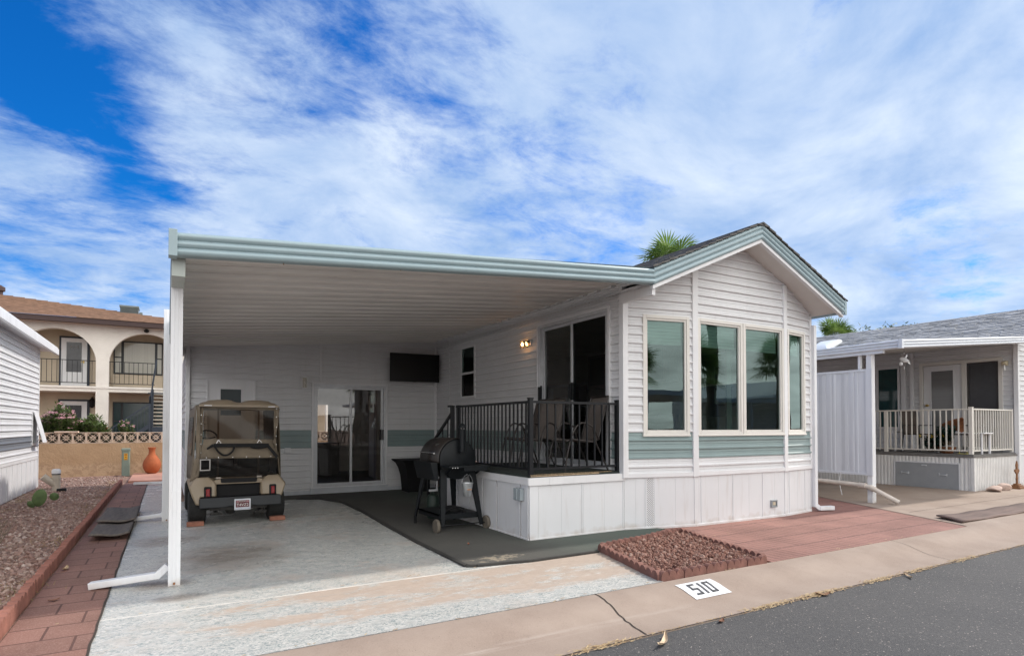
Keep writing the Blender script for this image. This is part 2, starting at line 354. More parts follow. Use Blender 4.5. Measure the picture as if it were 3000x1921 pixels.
# wear: heavy on the street apron (y < 5.07), spots elsewhere
wn_ = k.mth('ADD', k.mth('MULTIPLY', k.noise(k.map(0.10, (0.7, 1.9, 1)), 2.2, 12, 0.74, 0.5), 0.7), k.mth('MULTIPLY', k.noise(k.map(0.1, (1, 3.2, 1), (4, 2, 0)), 7, 8, 0.75, 1.2), 0.3))
blk = k.n.new('ShaderNodeSeparateColor'); k.l.new(k.brick(k.map(0.0), 0.62, 0.30, 0.0, 0.4)[1], blk.inputs[0])
wn_ = k.mth('ADD', wn_, k.rng(blk.outputs[0], 0, 1, -0.028, 0.028))
apron = k.rng(o[1], 5.10, 5.04, 0.0, 1.0)
edge = k.rng(k.mth('ABSOLUTE', k.mth('SUBTRACT', o[1], 3.93)), 0.05, 0.30, -0.22, 0.0)
lft = k.rng(o[0], -0.5, 1.6, -0.10, 0.05)
wear = k.mth('ADD', wn_, k.mth('ADD', k.mth('MULTIPLY', apron, k.mth('ADD', 0.115, k.mth('ADD', edge, lft))), -0.06))
wm = k.rng(wear, 0.515, 0.60)
spots = k.rng(k.noise(k.map(0, (1, 1, 1), (2.2, 0.4, 0)), 0.8, 6, 0.6), 0.55, 0.66, 0.0, 0.55)
wm2 = k.mth('MAXIMUM', wm, spots)
cc_ = k.mix(k.mth('MULTIPLY', wm2, 0.92), white, tan)
def blob(px, py, rx, ry):
    dx = k.mth('DIVIDE', k.mth('SUBTRACT', o[0], px), rx); dy = k.mth('DIVIDE', k.mth('SUBTRACT', o[1], py), ry)
    r = k.mth('ADD', k.mth('ADD', k.mth('MULTIPLY', dx, dx), k.mth('MULTIPLY', dy, dy)), k.mth('MULTIPLY', k.noise(v, 3, 5), 1.6))
    return k.rng(r, 0.7, 1.9, 1.0, 0.0)
st = k.mth('MAXIMUM', k.mth('MAXIMUM', blob(0.55, 6.9, 0.7, 0.8), blob(-0.02, 8.2, 0.4, 0.4)), k.mth('MAXIMUM', blob(0.1, 5.42, 0.22, 0.14), blob(0.0, 5.95, 0.25, 0.2)))
cc_ = k.mix(k.mth('MULTIPLY', st, 0.72), cc_, (0.19, 0.145, 0.11))
joint = k.rng(k.mth('MINIMUM', k.mth('ABSOLUTE', k.mth('SUBTRACT', o[1], 5.07)), k.mth('ABSOLUTE', k.mth('SUBTRACT', o[1], 9.05))), 0.006, 0.016, 1.0, 0.0)
cc_ = k.mix(joint, cc_, (0.75, 0.72, 0.66)); k.col(cc_)
hh = k.mth('ADD', k.mth('MULTIPLY', rip, 0.6), k.mth('MULTIPLY', stamp, 0.8)); k.bump(hh, 0.7, 0.010)
k.l.new(k.rng(wm2, 0, 1, 0.27, 0.80), k.b.inputs['Roughness']); M_DRV = k.m

k = NB('tan_concrete', 0.9); v = k.map()
a = k.noise(v, 1.6, 7, 0.6); b_ = k.noise(v, 90, 3, 0.7); pits = k.rng(k.vor(v, 55), 0.10, 0.20, 1, 0)
pm = k.mth('MULTIPLY', pits, k.rng(k.noise(v, 9), 0.5, 0.6))
c = k.mix(k.rng(a, 0.3, 0.7), (0.235, 0.175, 0.138), (0.345, 0.275, 0.225)); c = k.mix(k.rng(b_, 0.3, 0.8, 0, 0.55), c, (0.38, 0.30, 0.245))
c = k.mix(k.mth('MULTIPLY', pm, 0.7), c, (0.12, 0.09, 0.07))
o = k.sep(k.tc.outputs['Object'])
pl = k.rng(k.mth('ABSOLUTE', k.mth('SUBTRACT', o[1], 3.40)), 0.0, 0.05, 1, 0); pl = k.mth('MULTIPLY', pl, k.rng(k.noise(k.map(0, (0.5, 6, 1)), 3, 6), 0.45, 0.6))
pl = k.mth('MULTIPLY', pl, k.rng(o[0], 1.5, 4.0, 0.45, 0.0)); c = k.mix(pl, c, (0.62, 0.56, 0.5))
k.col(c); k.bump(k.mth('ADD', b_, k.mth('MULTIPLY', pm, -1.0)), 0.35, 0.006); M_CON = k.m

k = NB('asphalt', 0.85); v = k.map()
a = k.noise(v, 0.7, 5); sp = k.vor(v, 130, 'F1', 'Color'); sep_ = k.n.new('ShaderNodeSeparateColor'); k.l.new(sp, sep_.inputs[0])
c = k.mix(k.rng(a, 0.3, 0.7), (0.056, 0.056, 0.058), (0.084, 0.081, 0.080)); c = k.mix(k.rng(sep_.outputs[0], 0.55, 1.0, 0, 0.5), c, (0.15, 0.14, 0.13))
c = k.mix(k.rng(sep_.outputs[1], 0.985, 0.995, 0, 0.7), c, (0.55, 0.48, 0.42)); c = k.mix(k.rng(k.noise(v, 60, 4, 0.7), 0.35, 0.6, 0.5, 0.0), c, (0.03, 0.03, 0.032))
k.col(c); k.bump(k.vor(v, 120), 0.6, 0.006); M_ASP = k.m

k = NB('red_stamped_concrete', 0.75); v = k.map(R(90)); nz_ = k.noise(k.map(), 1.3, 7, 0.6)
f1, c1 = k.brick(v, 0.42, 0.105, 0.009, 0.0); f2, c2 = k.brick(k.map(0), 0.84, 0.42, 0.011, 0.5)
fm = k.rng(k.noise(k.map(), 3.2, 3), 0.38, 0.58, 0.15, 1.0)
g = k.mth('MAXIMUM', k.mth('MULTIPLY', f1, fm), k.mth('MULTIPLY', f2, 0.9))
c = k.mix(k.rng(nz_, 0.3, 0.72), (0.155, 0.064, 0.048), (0.31, 0.145, 0.115)); c = k.mix(k.rng(k.noise(k.map(0, (1, 3, 1)), 30, 4), 0.35, 0.7, 0, 0.4), c, (0.40, 0.23, 0.19))
c = k.mix(k.mth('MULTIPLY', g, 0.85), c, (0.085, 0.032, 0.026)); k.col(c); k.bump(k.mth('SUBTRACT', k.mth('MULTIPLY', nz_, 0.4), g), 0.5, 0.008); M_PAT = k.m

k = NB('red_paving_blocks', 0.85); f1, c1 = k.brick(k.map(0, (1, 1, 1), (0.07, 0.02, 0)), 0.43, 0.30, 0.008, 0.43)
nz_ = k.noise(k.map(), 2.0, 6); sc_ = k.n.new('ShaderNodeSeparateColor'); k.l.new(c1, sc_.inputs[0])
c = k.mix(k.rng(nz_, 0.3, 0.7), (0.145, 0.074, 0.056), (0.225, 0.12, 0.095)); c = k.mix(k.mth('MULTIPLY', sc_.outputs[0], 0.25), c, (0.42, 0.20, 0.15))
c = k.mix(k.rng(k.noise(k.map(), 120, 3, 0.7), 0.5, 0.8, 0, 0.6), c, (0.48, 0.33, 0.27)); c = k.mix(k.mth('MULTIPLY', f1, 0.8), c, (0.075, 0.035, 0.028))
k.col(c); k.bump(k.mth('SUBTRACT', k.mth('MULTIPLY', k.noise(k.map(), 80), 0.4), f1), 0.6, 0.008); M_PTH = k.m

k = NB('desert_soil', 0.95); v = k.map(); a = k.noise(v, 1.1, 8, 0.65)
c = k.mix(k.rng(a, 0.35, 0.68), (0.16, 0.085, 0.06), (0.33, 0.215, 0.155)); vc = k.vor(v, 34, 'F1', 'Color'); sc_ = k.n.new('ShaderNodeSeparateColor'); k.l.new(vc, sc_.inputs[0])
c = k.mix(k.rng(sc_.outputs[0], 0.2, 1, 0, 0.5), c, (0.38, 0.25, 0.21)); k.col(c); k.bump(k.vor(v, 34), 0.9, 0.02); M_SOIL = k.m

k = NB('outdoor_carpet', 0.95); v = k.map(); a = k.noise(v, 1.2, 6, 0.6); o = k.sep(k.tc.outputs['Object'])
base = k.mix(k.rng(k.mth('ADD', o[0], k.mth('MULTIPLY', a, 1.2)), 3.9, 5.0), (0.058, 0.056, 0.050), (0.062, 0.088, 0.072))
c = k.mix(k.rng(a, 0.35, 0.7, 0, 0.5), base, (0.10, 0.095, 0.082)); c = k.mix(k.rng(k.noise(v, 160, 2), 0.45, 0.75, 0, 0.45), c, (0.15, 0.145, 0.13))
dx = k.mth('SUBTRACT', o[0], 2.95); dy = k.mth('SUBTRACT', o[1], 5.35)
dst = k.rng(k.mth('ADD', k.mth('ADD', k.mth('MULTIPLY', dx, dx), k.mth('MULTIPLY', k.mth('MULTIPLY', dy, dy), 5)), k.mth('MULTIPLY', k.noise(v, 14, 6, 0.7), 0.9)), 0.42, 0.52, 0.75, 0)
c = k.mix(dst, c, (0.32, 0.27, 0.2)); k.col(c); k.bump(k.noise(v, 220, 2), 0.5, 0.004); M_CAR = k.m

k = NB('tan_stucco', 0.95); v = k.map(); sp = k.noise(v, 9, 6, 0.65, 0.6)
c = k.mix(k.rng(k.noise(v, 1.5, 4), 0.3, 0.7), (0.45, 0.29, 0.165), (0.56, 0.38, 0.23)); o = k.sep(k.tc.outputs['Object'])
low = k.rng(k.mth('ADD', o[2], k.mth('MULTIPLY', k.noise(v, 3, 4), 0.25)), 0.52, 0.40)  # sunlit foot of the wall and its grazing-light speckle put into the colour
c = k.mix(k.mth('MULTIPLY', k.rng(sp, 0.50, 0.56), k.mth('MULTIPLY', low, 0.8)), c, (0.30, 0.17, 0.085)); c = k.mix(k.mth('MULTIPLY', low, 0.35), c, (0.70, 0.52, 0.36))
k.col(c); k.bump(sp, 0.9, 0.03); M_TST = k.m
k = NB('cream_stucco', 0.95); v = k.map(); c = k.mix(k.rng(k.noise(v, 1.2, 4), 0.3, 0.7), (0.66, 0.62, 0.565), (0.76, 0.72, 0.66)); k.col(c); k.bump(k.noise(v, 14, 6, 0.7), 0.6, 0.03); M_CST = k.m

mb = MB(); mb.quad((-400, -300, -0.16), (400, -300, -0.16), (400, 500, -0.16), (-400, 500, -0.16)); struct(mb.build('ground', M_SOIL))
# gravel lot base, slightly lower than the paving
mb = MB(); mb.quad((-60, 3.80, -0.012), (16.5, 3.80, -0.012), (16.5, 28.9, -0.012), (-60, 28.9, -0.012)); mb.quad((16.5, 6.3, -0.012), (60, 6.3, -0.012), (60, 28.9, -0.012), (16.5, 28.9, -0.012)); struct(mb.build('lot', M_SOIL))
def ribbon(mb, prof, x0, x1, n, mi=0):
    m = len(prof); vs = [(x0 + (x1 - x0) * i / n, y, z) for i in range(n + 1) for y, z in prof]
    return mb.add(vs, [(i * m + j, (i + 1) * m + j, (i + 1) * m + j + 1, i * m + j + 1) for i in range(n) for j in range(m - 1)], mi)
CURB = [(3.82, 0.001), (3.74, -0.003), (3.67, -0.010), (3.60, -0.024), (3.53, -0.046), (3.46, -0.067), (3.38, -0.082), (3.28, -0.091), (3.10, -0.098), (3.10, -0.16)]
def curbz(y):
    for (ya, za), (yb, zb_) in zip(CURB, CURB[1:]):
        if yb <= y <= ya: return za + (zb_ - za) * (ya - y) / (ya - yb)
    return -0.098
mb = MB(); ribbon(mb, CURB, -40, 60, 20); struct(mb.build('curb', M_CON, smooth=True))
mb = MB(); mb.quad((-60, -6.0, -0.106), (60, -6.0, -0.106), (60, 3.11, -0.106), (-60, 3.11, -0.106)); struct(mb.build('road', M_ASP))
def slab(name, poly, z, m, zb=-0.1):
    mb = MB(); mb.prism(poly, lambda p: (p[0], p[1], z), lambda p: (p[0], p[1], zb)); return struct(mb.build(name, m))
slab('driveway', [(-0.40, 3.82), (3.79, 3.82), (4.12, 5.06), (5.3, 5.9), (5.3, 12.3), (0.2, 12.3), (0.2, 19), (-0.39, 19), (-0.385, 9)], 0.0, M_DRV)
slab('patio', [(5.28, 3.815), (9.42, 3.815), (10.95, 6.95), (12.4, 16), (8.9, 16), (8.9, 5.75), (5.30, 5.95), (5.0, 5.7), (5.60, 5.5)], 0.003, M_PAT)
slab('path', [(-0.90, 3.815), (-0.405, 3.815), (-0.392, 16.9), (-0.86, 16.9)], 0.004, M_PTH)
slab('landing', [(-0.80, 16.95), (0.5, 16.95), (0.5, 19.7), (-0.80, 19.7)], 0.05, mat('pink_slab', (0.50, 0.26, 0.19), 0.8, 0.2, 2))
slab('neighbour_driveway', [(9.46, 3.82), (40, 3.82), (40, 6.2), (17, 6.2), (17, 14), (12.2, 14), (10.98, 6.95)], 0.0, M_CON)
mb = MB()                                     # cracks and joints in the concrete, as dark recessed strips
def crack(mb, pts, wd, zoff=0.0035):
    for i in range(len(pts) - 1):
        (x0, y0), (x1, y1) = pts[i], pts[i + 1]; d = Vector((x1 - x0, y1 - y0, 0)).normalized(); n = Vector((-d.y, d.x, 0)) * wd / 2
        z0 = (curbz(y0) if y0 < 3.82 else 0) + zoff; z1 = (curbz(y1) if y1 < 3.82 else 0) + zoff
        mb.quad((x0 - n.x, y0 - n.y, z0), (x1 - n.x, y1 - n.y, z1), (x1 + n.x, y1 + n.y, z1), (x0 + n.x, y0 + n.y, z0))
def wob(x0, y0, x1, y1, n, a, seed):
    rr = random.Random(seed); return [(x0 + (x1 - x0) * i / n + rr.uniform(-a, a), y0 + (y1 - y0) * i / n + rr.uniform(-a, a) * 0.6) for i in range(n + 1)]
crack(mb, wob(3.03, 3.82, 2.93, 3.12, 16, 0.006, 1), 0.013); crack(mb, wob(7.50, 3.82, 7.42, 3.12, 16, 0.004, 2), 0.006)
crack(mb, wob(12.2, 3.82, 12.1, 3.12, 16, 0.004, 3), 0.006); crack(mb, wob(-1.4, 3.82, -1.45, 3.12, 16, 0.004, 3), 0.006)
crack(mb, wob(9.46, 3.825, 10.98, 6.95, 40, 0.008, 4), 0.022, 0.006); crack(mb, wob(10.2, 4.90, 19, 4.95, 60, 0.010, 5), 0.008)
crack(mb, wob(9.7, 4.25, 10.4, 4.3, 6, 0.01, 7), 0.006); crack(mb, wob(-3, 3.103, 16, 3.103, 260, .004, 12), 0.010, 0.004); crack(mb, wob(-0.4, 3.822, 3.79, 3.822, 50, 0.004, 6), 0.006); crack(mb, wob(12.5, 5.5, 14.6, 5.0, 14, 0.02, 8), 0.006)
crack(mb, wob(-0.40, 3.82, -0.39, 16.9, 90, 0.006, 9), 0.014, 0.008)
struct(mb.build('joints', mat('joint_dirt', (0.05, 0.038, 0.03), 0.95, 0.3, 20)))
# carpet
CP = [(1.6, 11.55), (2.1, 11.58), (2.5, 11.35), (2.72, 10.6), (2.70, 9.3), (2.62, 8.0), (2.55, 6.6), (2.53, 5.2), (2.62, 5.15), (3.2, 5.06), (4.06, 5.07), (5.72, 5.74), (5.6, 5.9), (5.3, 5.93), (5.3, 12.2), (1.6, 12.2)]
mb = MB(); mb.prism(CP, lambda p: (p[0], p[1], 0.012), lambda p: (p[0], p[1], -0.02))
struct(mb.build('carpet', M_CAR))
mb = MB()
E2 = CP[1:11]
for i in range(len(E2) - 1): mb.bar((*E2[i], 0.010), (*E2[i + 1], 0.010), 0.045, 0.022)
tag(mb.build('edge_strip', mat('dark_rubber', (0.035, 0.033, 0.030), 0.8, 0.3, 8), at=(2.6, 6, 0)), 'thin dark rubber edging strip along the carpet beside the painted driveway', 'edging strip')

PHI = (1 + 5 ** 0.5) / 2
ICV = [Vector(p).normalized() for p in [(-1, PHI, 0), (1, PHI, 0), (-1, -PHI, 0), (1, -PHI, 0), (0, -1, PHI), (0, 1, PHI), (0, -1, -PHI), (0, 1, -PHI), (PHI, 0, -1), (PHI, 0, 1), (-PHI, 0, -1), (-PHI, 0, 1)]]
ICF = [(0, 11, 5), (0, 5, 1), (0, 1, 7), (0, 7, 10), (0, 10, 11), (1, 5, 9), (5, 11, 4), (11, 10, 2), (10, 7, 6), (7, 1, 8), (3, 9, 4), (3, 4, 2), (3, 2, 6), (3, 6, 8), (3, 8, 9), (4, 9, 5), (2, 4, 11), (6, 2, 10), (8, 6, 7), (9, 8, 1)]
def stone(mb, x, y, z, r, rr, flat=0.65, mi=0):
    a = rr.uniform(0, 6.28); ca, sa = math.cos(a), math.sin(a); ex, ey, ez = rr.uniform(.7, 1.25), rr.uniform(.6, 1.0), rr.uniform(.45, .9) * flat / .65
    tx, ty = rr.uniform(-.5, .5), rr.uniform(-.5, .5); vs = []
    for v in ICV:
        j = rr.uniform(.78, 1.15); X, Y, Z = v.x * ex * j, v.y * ey * j, v.z * ez * j; Z += X * tx + Y * ty
        vs.append((x + (X * ca - Y * sa) * r, y + (X * sa + Y * ca) * r, z + Z * r))
    mb.add(vs, ICF, mi)
def imat(name, cols, rough=0.85):
    m = bpy.data.materials.new(name); m.use_nodes = True; t = m.node_tree; b = t.nodes['Principled BSDF']; b.inputs['Roughness'].default_value = rough
    g = t.nodes.new('ShaderNodeNewGeometry'); cr = t.nodes.new('ShaderNodeValToRGB'); t.links.new(g.outputs['Random Per Island'], cr.inputs[0])
    cr.color_ramp.interpolation = 'LINEAR'
    while len(cr.color_ramp.elements) < len(cols): cr.color_ramp.elements.new(0.5)
    for i, c in enumerate(cols): cr.color_ramp.elements[i].position = i / (len(cols) - 1); cr.color_ramp.elements[i].color = (*c, 1)
    nz = t.nodes.new('ShaderNodeTexNoise'); nz.inputs['Scale'].default_value = 60; mx = t.nodes.new('ShaderNodeMix'); mx.data_type = 'RGBA'; mx.blend_type = 'MULTIPLY'; mx.inputs[0].default_value = 0.5
    t.links.new(cr.outputs[0], mx.inputs[6]); t.links.new(nz.outputs['Fac'], mx.inputs[7]); t.links.new(mx.outputs[2], b.inputs['Base Color']); MATS[name] = m; return m
M_GRV = imat('desert_gravel', [(0.26, 0.14, 0.11), (0.50, 0.33, 0.27), (0.36, 0.21, 0.17), (0.62, 0.47, 0.40), (0.30, 0.18, 0.14), (0.75, 0.60, 0.52)])
M_RKS = imat('red_lava_rock', [(0.13, 0.05, 0.035), (0.33, 0.155, 0.11), (0.22, 0.095, 0.07), (0.42, 0.24, 0.185), (0.17, 0.07, 0.05), (0.48, 0.32, 0.26)])
rr = random.Random(11); mb = MB()
for i in range(15000):
    y = 4.2 + (rr.random() ** 1.55) * 15.4; x = rr.uniform(max(-4.6, -0.30 - y * 0.30), -0.99)
    if x < -2.45 and 6 < y < 16.75: continue
    stone(mb, x, y, -0.012 + rr.uniform(0, .010), rr.choice([rr.uniform(.008, .016), rr.uniform(.014, .034)]), rr)
struct(mb.build('gravel', M_GRV, at=(-1.7, 8, 0)), 'stuff')
mb = MB()
PL = [(4.12, 5.12), (3.79, 3.87), (5.20, 3.84), (5.66, 5.40)]
def inpoly(x, y, P):
    c = False; j = len(P) - 1
    for i in range(len(P)):
        if (P[i][1] > y) != (P[j][1] > y) and x < (P[j][0] - P[i][0]) * (y - P[i][1]) / (P[j][1] - P[i][1]) + P[i][0]: c = not c
        j = i
    return c
n_ = 0
while n_ < 6200:
    x = rr.uniform(3.8, 5.7); y = rr.uniform(3.85, 5.45)
    if inpoly(x, y, PL): stone(mb, x, y, 0.012 + rr.uniform(0, .030), rr.choice([rr.uniform(.007, .015), rr.uniform(.013, .027)]), rr, .8); n_ += 1
struct(mb.build('red_rocks', M_RKS, at=(4.7, 4.6, 0)), 'stuff')

# scalloped edging blocks
M_EDG = mat('red_edging_concrete', (0.27, 0.115, 0.085), 0.9, 0.35, 7, bump=0.4, bscale=90)
M_EDP = mat('brown_edging_concrete', (0.20, 0.095, 0.075), 0.9, 0.35, 7, bump=0.4, bscale=90)
def edging(Ln, n, h, th, m):
    mb = MB(); pts = [(0, -0.02)]; rad = Ln / n / 2
    for k in range(n):
        for i in range(0, 9):
            t = math.pi - math.pi * i / 8; pts.append(((2 * k + 1) * rad + rad * math.cos(t) * .985, h - rad + rad * math.sin(t)))
    pts.append((Ln, -0.02)); mb.prism(pts, lambda p: (p[0], -th / 2, p[1]), lambda p: (p[0], th / 2, p[1]))
    return mb.build('edging_block', m, bevel=0.005)
def ordn(i): return '%d%s' % (i + 1, {1: 'st', 2: 'nd', 3: 'rd'}.get((i + 1) % 10 if (i + 1) // 10 != 1 else 0, 'th'))
def lay(P, Ln, proto, lab, grp):
    first = True; cnt = 0
    for (x0, y0), (x1, y1) in zip(P, P[1:]):
        D_ = math.hypot(x1 - x0, y1 - y0); n = max(1, round(D_ / Ln)); a = math.atan2(y1 - y0, x1 - x0)
        for i in range(n):
            o = proto if first else copy_tree(proto); first = False
            o.location = (x0 + (x1 - x0) * i / n, y0 + (y1 - y0) * i / n, 0); o.rotation_euler = (0, 0, a + R(rr.uniform(-1.5, 1.5))); o.scale = (D_ / n / Ln * .985, 1, 1 + rr.uniform(-.06, .06))
            o['label'] = lab(cnt, o.location); o['category'] = 'edging block'; o['group'] = grp; cnt += 1
p0 = edging(0.31, 3, 0.082, 0.050, M_EDP)
lay([(4.12, 5.12), (3.79, 3.87)], .31, p0, lambda i, l: 'brown scalloped block on the driveway side of the rock bed, ' + ['next to the carpet', 'second from the carpet', 'second from the kerb', 'next to the kerb'][i], 'edging blocks of the red rock bed, driveway side')
p0 = edging(0.31, 3, 0.082, 0.050, M_EDP)
lay([(3.79, 3.87), (5.20, 3.84)], .31, p0, lambda i, l: 'brown scalloped block on the street side of the rock bed, ' + ['at the driveway corner', 'second from the driveway corner', 'in the middle', 'second from the patio corner', 'at the patio corner'][i], 'edging blocks of the red rock bed, street side')
p0 = edging(0.31, 3, 0.082, 0.050, M_EDP)
lay([(5.20, 3.84), (5.66, 5.40)], .31, p0, lambda i, l: 'brown scalloped block between rock bed and brick patio, ' + ['nearest the kerb', 'second from the kerb', 'in the middle', 'second from the house', 'nearest the house'][i], 'edging blocks of the red rock bed, patio side')
p0 = edging(0.31, 3, 0.082, 0.050, M_EDP)
lay([(5.66, 5.40), (4.12, 5.12)], .31, p0, lambda i, l: 'brown scalloped block on the house side of the rock bed, ' + ['at the patio corner', 'second from the patio corner', 'in the middle', 'second from the driveway corner', 'at the driveway corner'][i], 'edging blocks of the red rock bed, house side')
p0 = edging(0.33, 3, 0.11, 0.06, M_EDG)
lay([(-0.95, 3.9), (-0.93, 16.9)], .33, p0, lambda i, l: 'red scalloped edging block along the paver path, ' + ('nearest the street' if i == 0 else 'farthest from the street' if i == 38 else ordn(i) + ' from the street'), 'red edging blocks along the paver path')

# street number plate painted on the rolled kerb
mb = MB(); X0, X1, Y0, Y1 = 3.80, 4.235, 3.455, 3.70
def cq(mb, pts, z, mi):
    mb.add([(x, y, curbz(y) + z) for x, y in pts], [tuple(range(len(pts)))], mi)
def crect(mb, x0, x1, y0, y1, z, mi, sk=0.0):
    ny = 12
    for j in range(ny):
        a, b = y0 + (y1 - y0) * j / ny, y0 + (y1 - y0) * (j + 1) / ny
        mb.quad(*[(x + sk * (y - Y0), y, curbz(y) + z) for x, y in ((x0, a), (x1, a), (x1, b), (x0, b))], mi)
crect(mb, X0, X1, Y0, Y1, 0.0045, 0)
def seg(x0, x1, y0, y1): crect(mb, x0, x1, y0, y1, 0.008, 1, 0.12)
def dig(x, segs):
    w_, t, yb, yt = 0.082, 0.024, Y0 + 0.045, Y1 - 0.04; ym = (yb + yt) / 2
    S_ = {'t': (x, x + w_, yt - t, yt), 'b': (x, x + w_, yb, yb + t), 'm': (x, x + w_, ym - t / 2, ym + t / 2), 'tl': (x, x + t, ym, yt), 'tr': (x + w_ - t, x + w_, ym, yt), 'bl': (x, x + t, yb, ym), 'br': (x + w_ - t, x + w_, yb, ym)}
    for q in segs: seg(*S_[q])
dig(3.865, ['t', 'tl', 'm', 'br', 'b']); seg(3.985, 4.010, Y0 + .045, Y1 - .04); dig(4.045, ['t', 'tl', 'bl', 'tr', 'br', 'b'])
tag(mb.build('number_plate', [mat('white_paint', (0.72, 0.73, 0.74), 0.6, 0.08, 12), mat('dark_paint', (0.06, 0.062, 0.07), 0.7, 0.3, 30)], at=(4, 3.6, 0)), 'white painted plate with dark number 510 on the rolled kerb', 'house number')

# litter along the kerb line
mb = MB(); M_STRAW = imat('dry_straw', [(0.45, 0.31, 0.16), (0.60, 0.46, 0.27), (0.33, 0.2, 0.1), (0.55, 0.42, 0.25)])
for i in range(1300):
    cl = rr.choice([None, None, 4.3, 4.9, 5.9, 6.6, 7.6, 2.5, 5.0])
    x = rr.uniform(0.4, 12) if cl is None else rr.gauss(cl, .16); y = 3.105 + rr.gauss(0, .005 if cl is None else .017)
    if rr.random() < .06: x, y = rr.uniform(-1, 9), rr.choice([3.83 + rr.gauss(0, .01), 5.1 + rr.gauss(0, .02)])
    a = rr.gauss(0, .5); l = rr.uniform(.006, .028); z = (curbz(y) if 3.1 < y < 3.82 else -0.104 if y <= 3.1 else 0.004) + rr.uniform(.002, .010)
    dx, dy = math.cos(a) * l, math.sin(a) * l; t = .0022; nx, ny = -math.sin(a) * t, math.cos(a) * t
    mb.quad((x - dx - nx, y - dy - ny, z), (x + dx - nx, y + dy - ny, z + .003), (x + dx + nx, y + dy + ny, z + .005), (x - dx + nx, y - dy + ny, z + .002))
struct(mb.build('dry_grass_litter', M_STRAW, fixn=False, at=(5, 3.1, 0)), 'stuff')
def leaf(x, y, z, ln, wd, a, name, lab, curl=.02, col=(0.62, 0.48, 0.33)):
    mb = MB(); n = 8; vs = []
    for i in range(n + 1):
        t = i / n; hw = wd * math.sin(math.pi * min(1, t * .9 + .08)) ** .8; px = (t - .5) * ln; bend = .25 * ln * (t - .5) ** 2
        for s_ in (-1, 0, 1):
            lx, ly = px, s_ * hw + bend; vs.append((x + lx * math.cos(a) - ly * math.sin(a), y + lx * math.sin(a) + ly * math.cos(a), z + .004 + abs(s_) * curl * .5 + curl * (2 * t - 1) ** 2))
    mb.add(vs, [(i * 3 + j, i * 3 + j + 1, (i + 1) * 3 + j + 1, (i + 1) * 3 + j) for i in range(n) for j in (0, 1)])
    return tag(mb.build(name, mat('dry_leaf' + lab[:6], col, .8, .3, 30), at=(x, y, z), fixn=False), lab, 'leaf')
leaf(2.93, 2.95, -.104, .26, .020, R(35), 'dry_leaf', 'long pale curled dry leaf lying on the asphalt near the kerb', .03)
leaf(3.62, 3.05, -.104, .09, .018, R(20), 'dry_leaf', 'small dark brown curled leaf on the asphalt by the kerb crack', .012, (0.20, 0.09, 0.05))
leaf(6.27, 3.02, -.104, .17, .016, R(50), 'dry_leaf', 'pale dry leaf on asphalt at the kerb right of the number', .02)
leaf(4.95, 3.07, -.104, .15, .026, R(-20), 'dry_leaf', 'shredded brown palm leaf scrap at the kerb edge', .02, (0.25, 0.13, 0.07))
leaf(3.0, 6.1, .014, .07, .012, R(70), 'dry_leaf', 'tiny reddish leaf on the dark carpet in front of the grill', .01, (0.35, 0.12, 0.06))
leaf(-0.82, 7.0, .006, .14, .022, R(80), 'dry_leaf', 'curled tan leaf on the paver path against the edging', .02, (0.45, 0.33, 0.2))
leaf(-0.75, 5.8, .006, .08, .022, R(20), 'dry_leaf', 'small dark leaf on the paver path near the front', .01, (0.10, 0.07, 0.05))
# ---------------------------------------------------------------- main home
HX0, HX1, HY = 5.20, 8.97, 5.95
RZ, RX, RS = 4.197, 7.15, 0.4345           # ridge height (top of fascia), ridge x, roof slope
def roofz(x): return RZ - abs(x - RX) * RS
home = thing('mobile_home', 'white mobile home with seafoam stripe, bow window front and grey gable roof', 'mobile home', (7.1, 5.95, 0))
FP = [(HX0, 5.95), (6.26, 5.71), (8.16, 5.66), (HX1, 5.77)]
WF = [W(FP[i], FP[i + 1]) for i in range(3)]
WS = W((HX0, 12.24), (HX0, 5.95))            # left side wall, seen under the carport (outward -x)
WS2 = W((HX0, 17.5), (HX0, 12.6))
WR = W((HX1, 5.77), (HX1, 17.5)); WB = W((HX1, 17.5), (HX0, 17.5))
ST = (0.935, 1.289)                           # stripe: three courses
ZB = 0.699 - 0.118 * 0                        # siding courses start here
ZB = 0.935 - 2 * 0.118
SIDM = [M_SID, M_STR]
WTOP, WBOT = 2.865, 1.245                     # window casing
wins = [(0, 0.275, 0.995), (1, 0.04, 0.945), (1, 0.955, 1.862), (2, 0.06, 0.62)]
for i, wl in enumerate(WF):
    mb = MB(); hol = [(a, b, WBOT, WTOP) for j, a, b in wins if j == i]
    if i == 1: hol = [(0.04, 1.862, WBOT, WTOP)]
    def lim(z, wl=wl):
        # keep below the roof soffit line
        hw = (RZ - 0.21 - z) / RS
        xa, xb = RX - hw, RX + hw
        ux = wl.d.x
        return ((xa - wl.A.x) / ux, (xb - wl.A.x) / ux)
    siding(mb, wl, ZB, RZ - 0.22, hol, lim=lim, zb=ZB, stripe=ST)
    mb.build('wall', SIDM, home)
DY0, DY1 = 6.23, 7.98                         # side sliding door
mb = MB(); sd = lambda y: 12.24 - y           # s along WS from y
siding(mb, WS, ZB, 3.33, [(sd(DY1), sd(DY0), 0.80, 2.985), (sd(10.93), sd(10.26), 1.93, 2.98)], zb=ZB, stripe=ST); mb.build('wall', SIDM, home)
mb = MB(); siding(mb, WR, ZB, 3.2, [(1.2, 2.6, 1.5, 2.8), (5.7, 7.5, 1.25, 2.45)], zb=ZB, stripe=ST); siding(mb, WS2, ZB, 3.2, zb=ZB, stripe=ST); siding(mb, WB, ZB, 3.2, zb=ZB, stripe=ST)
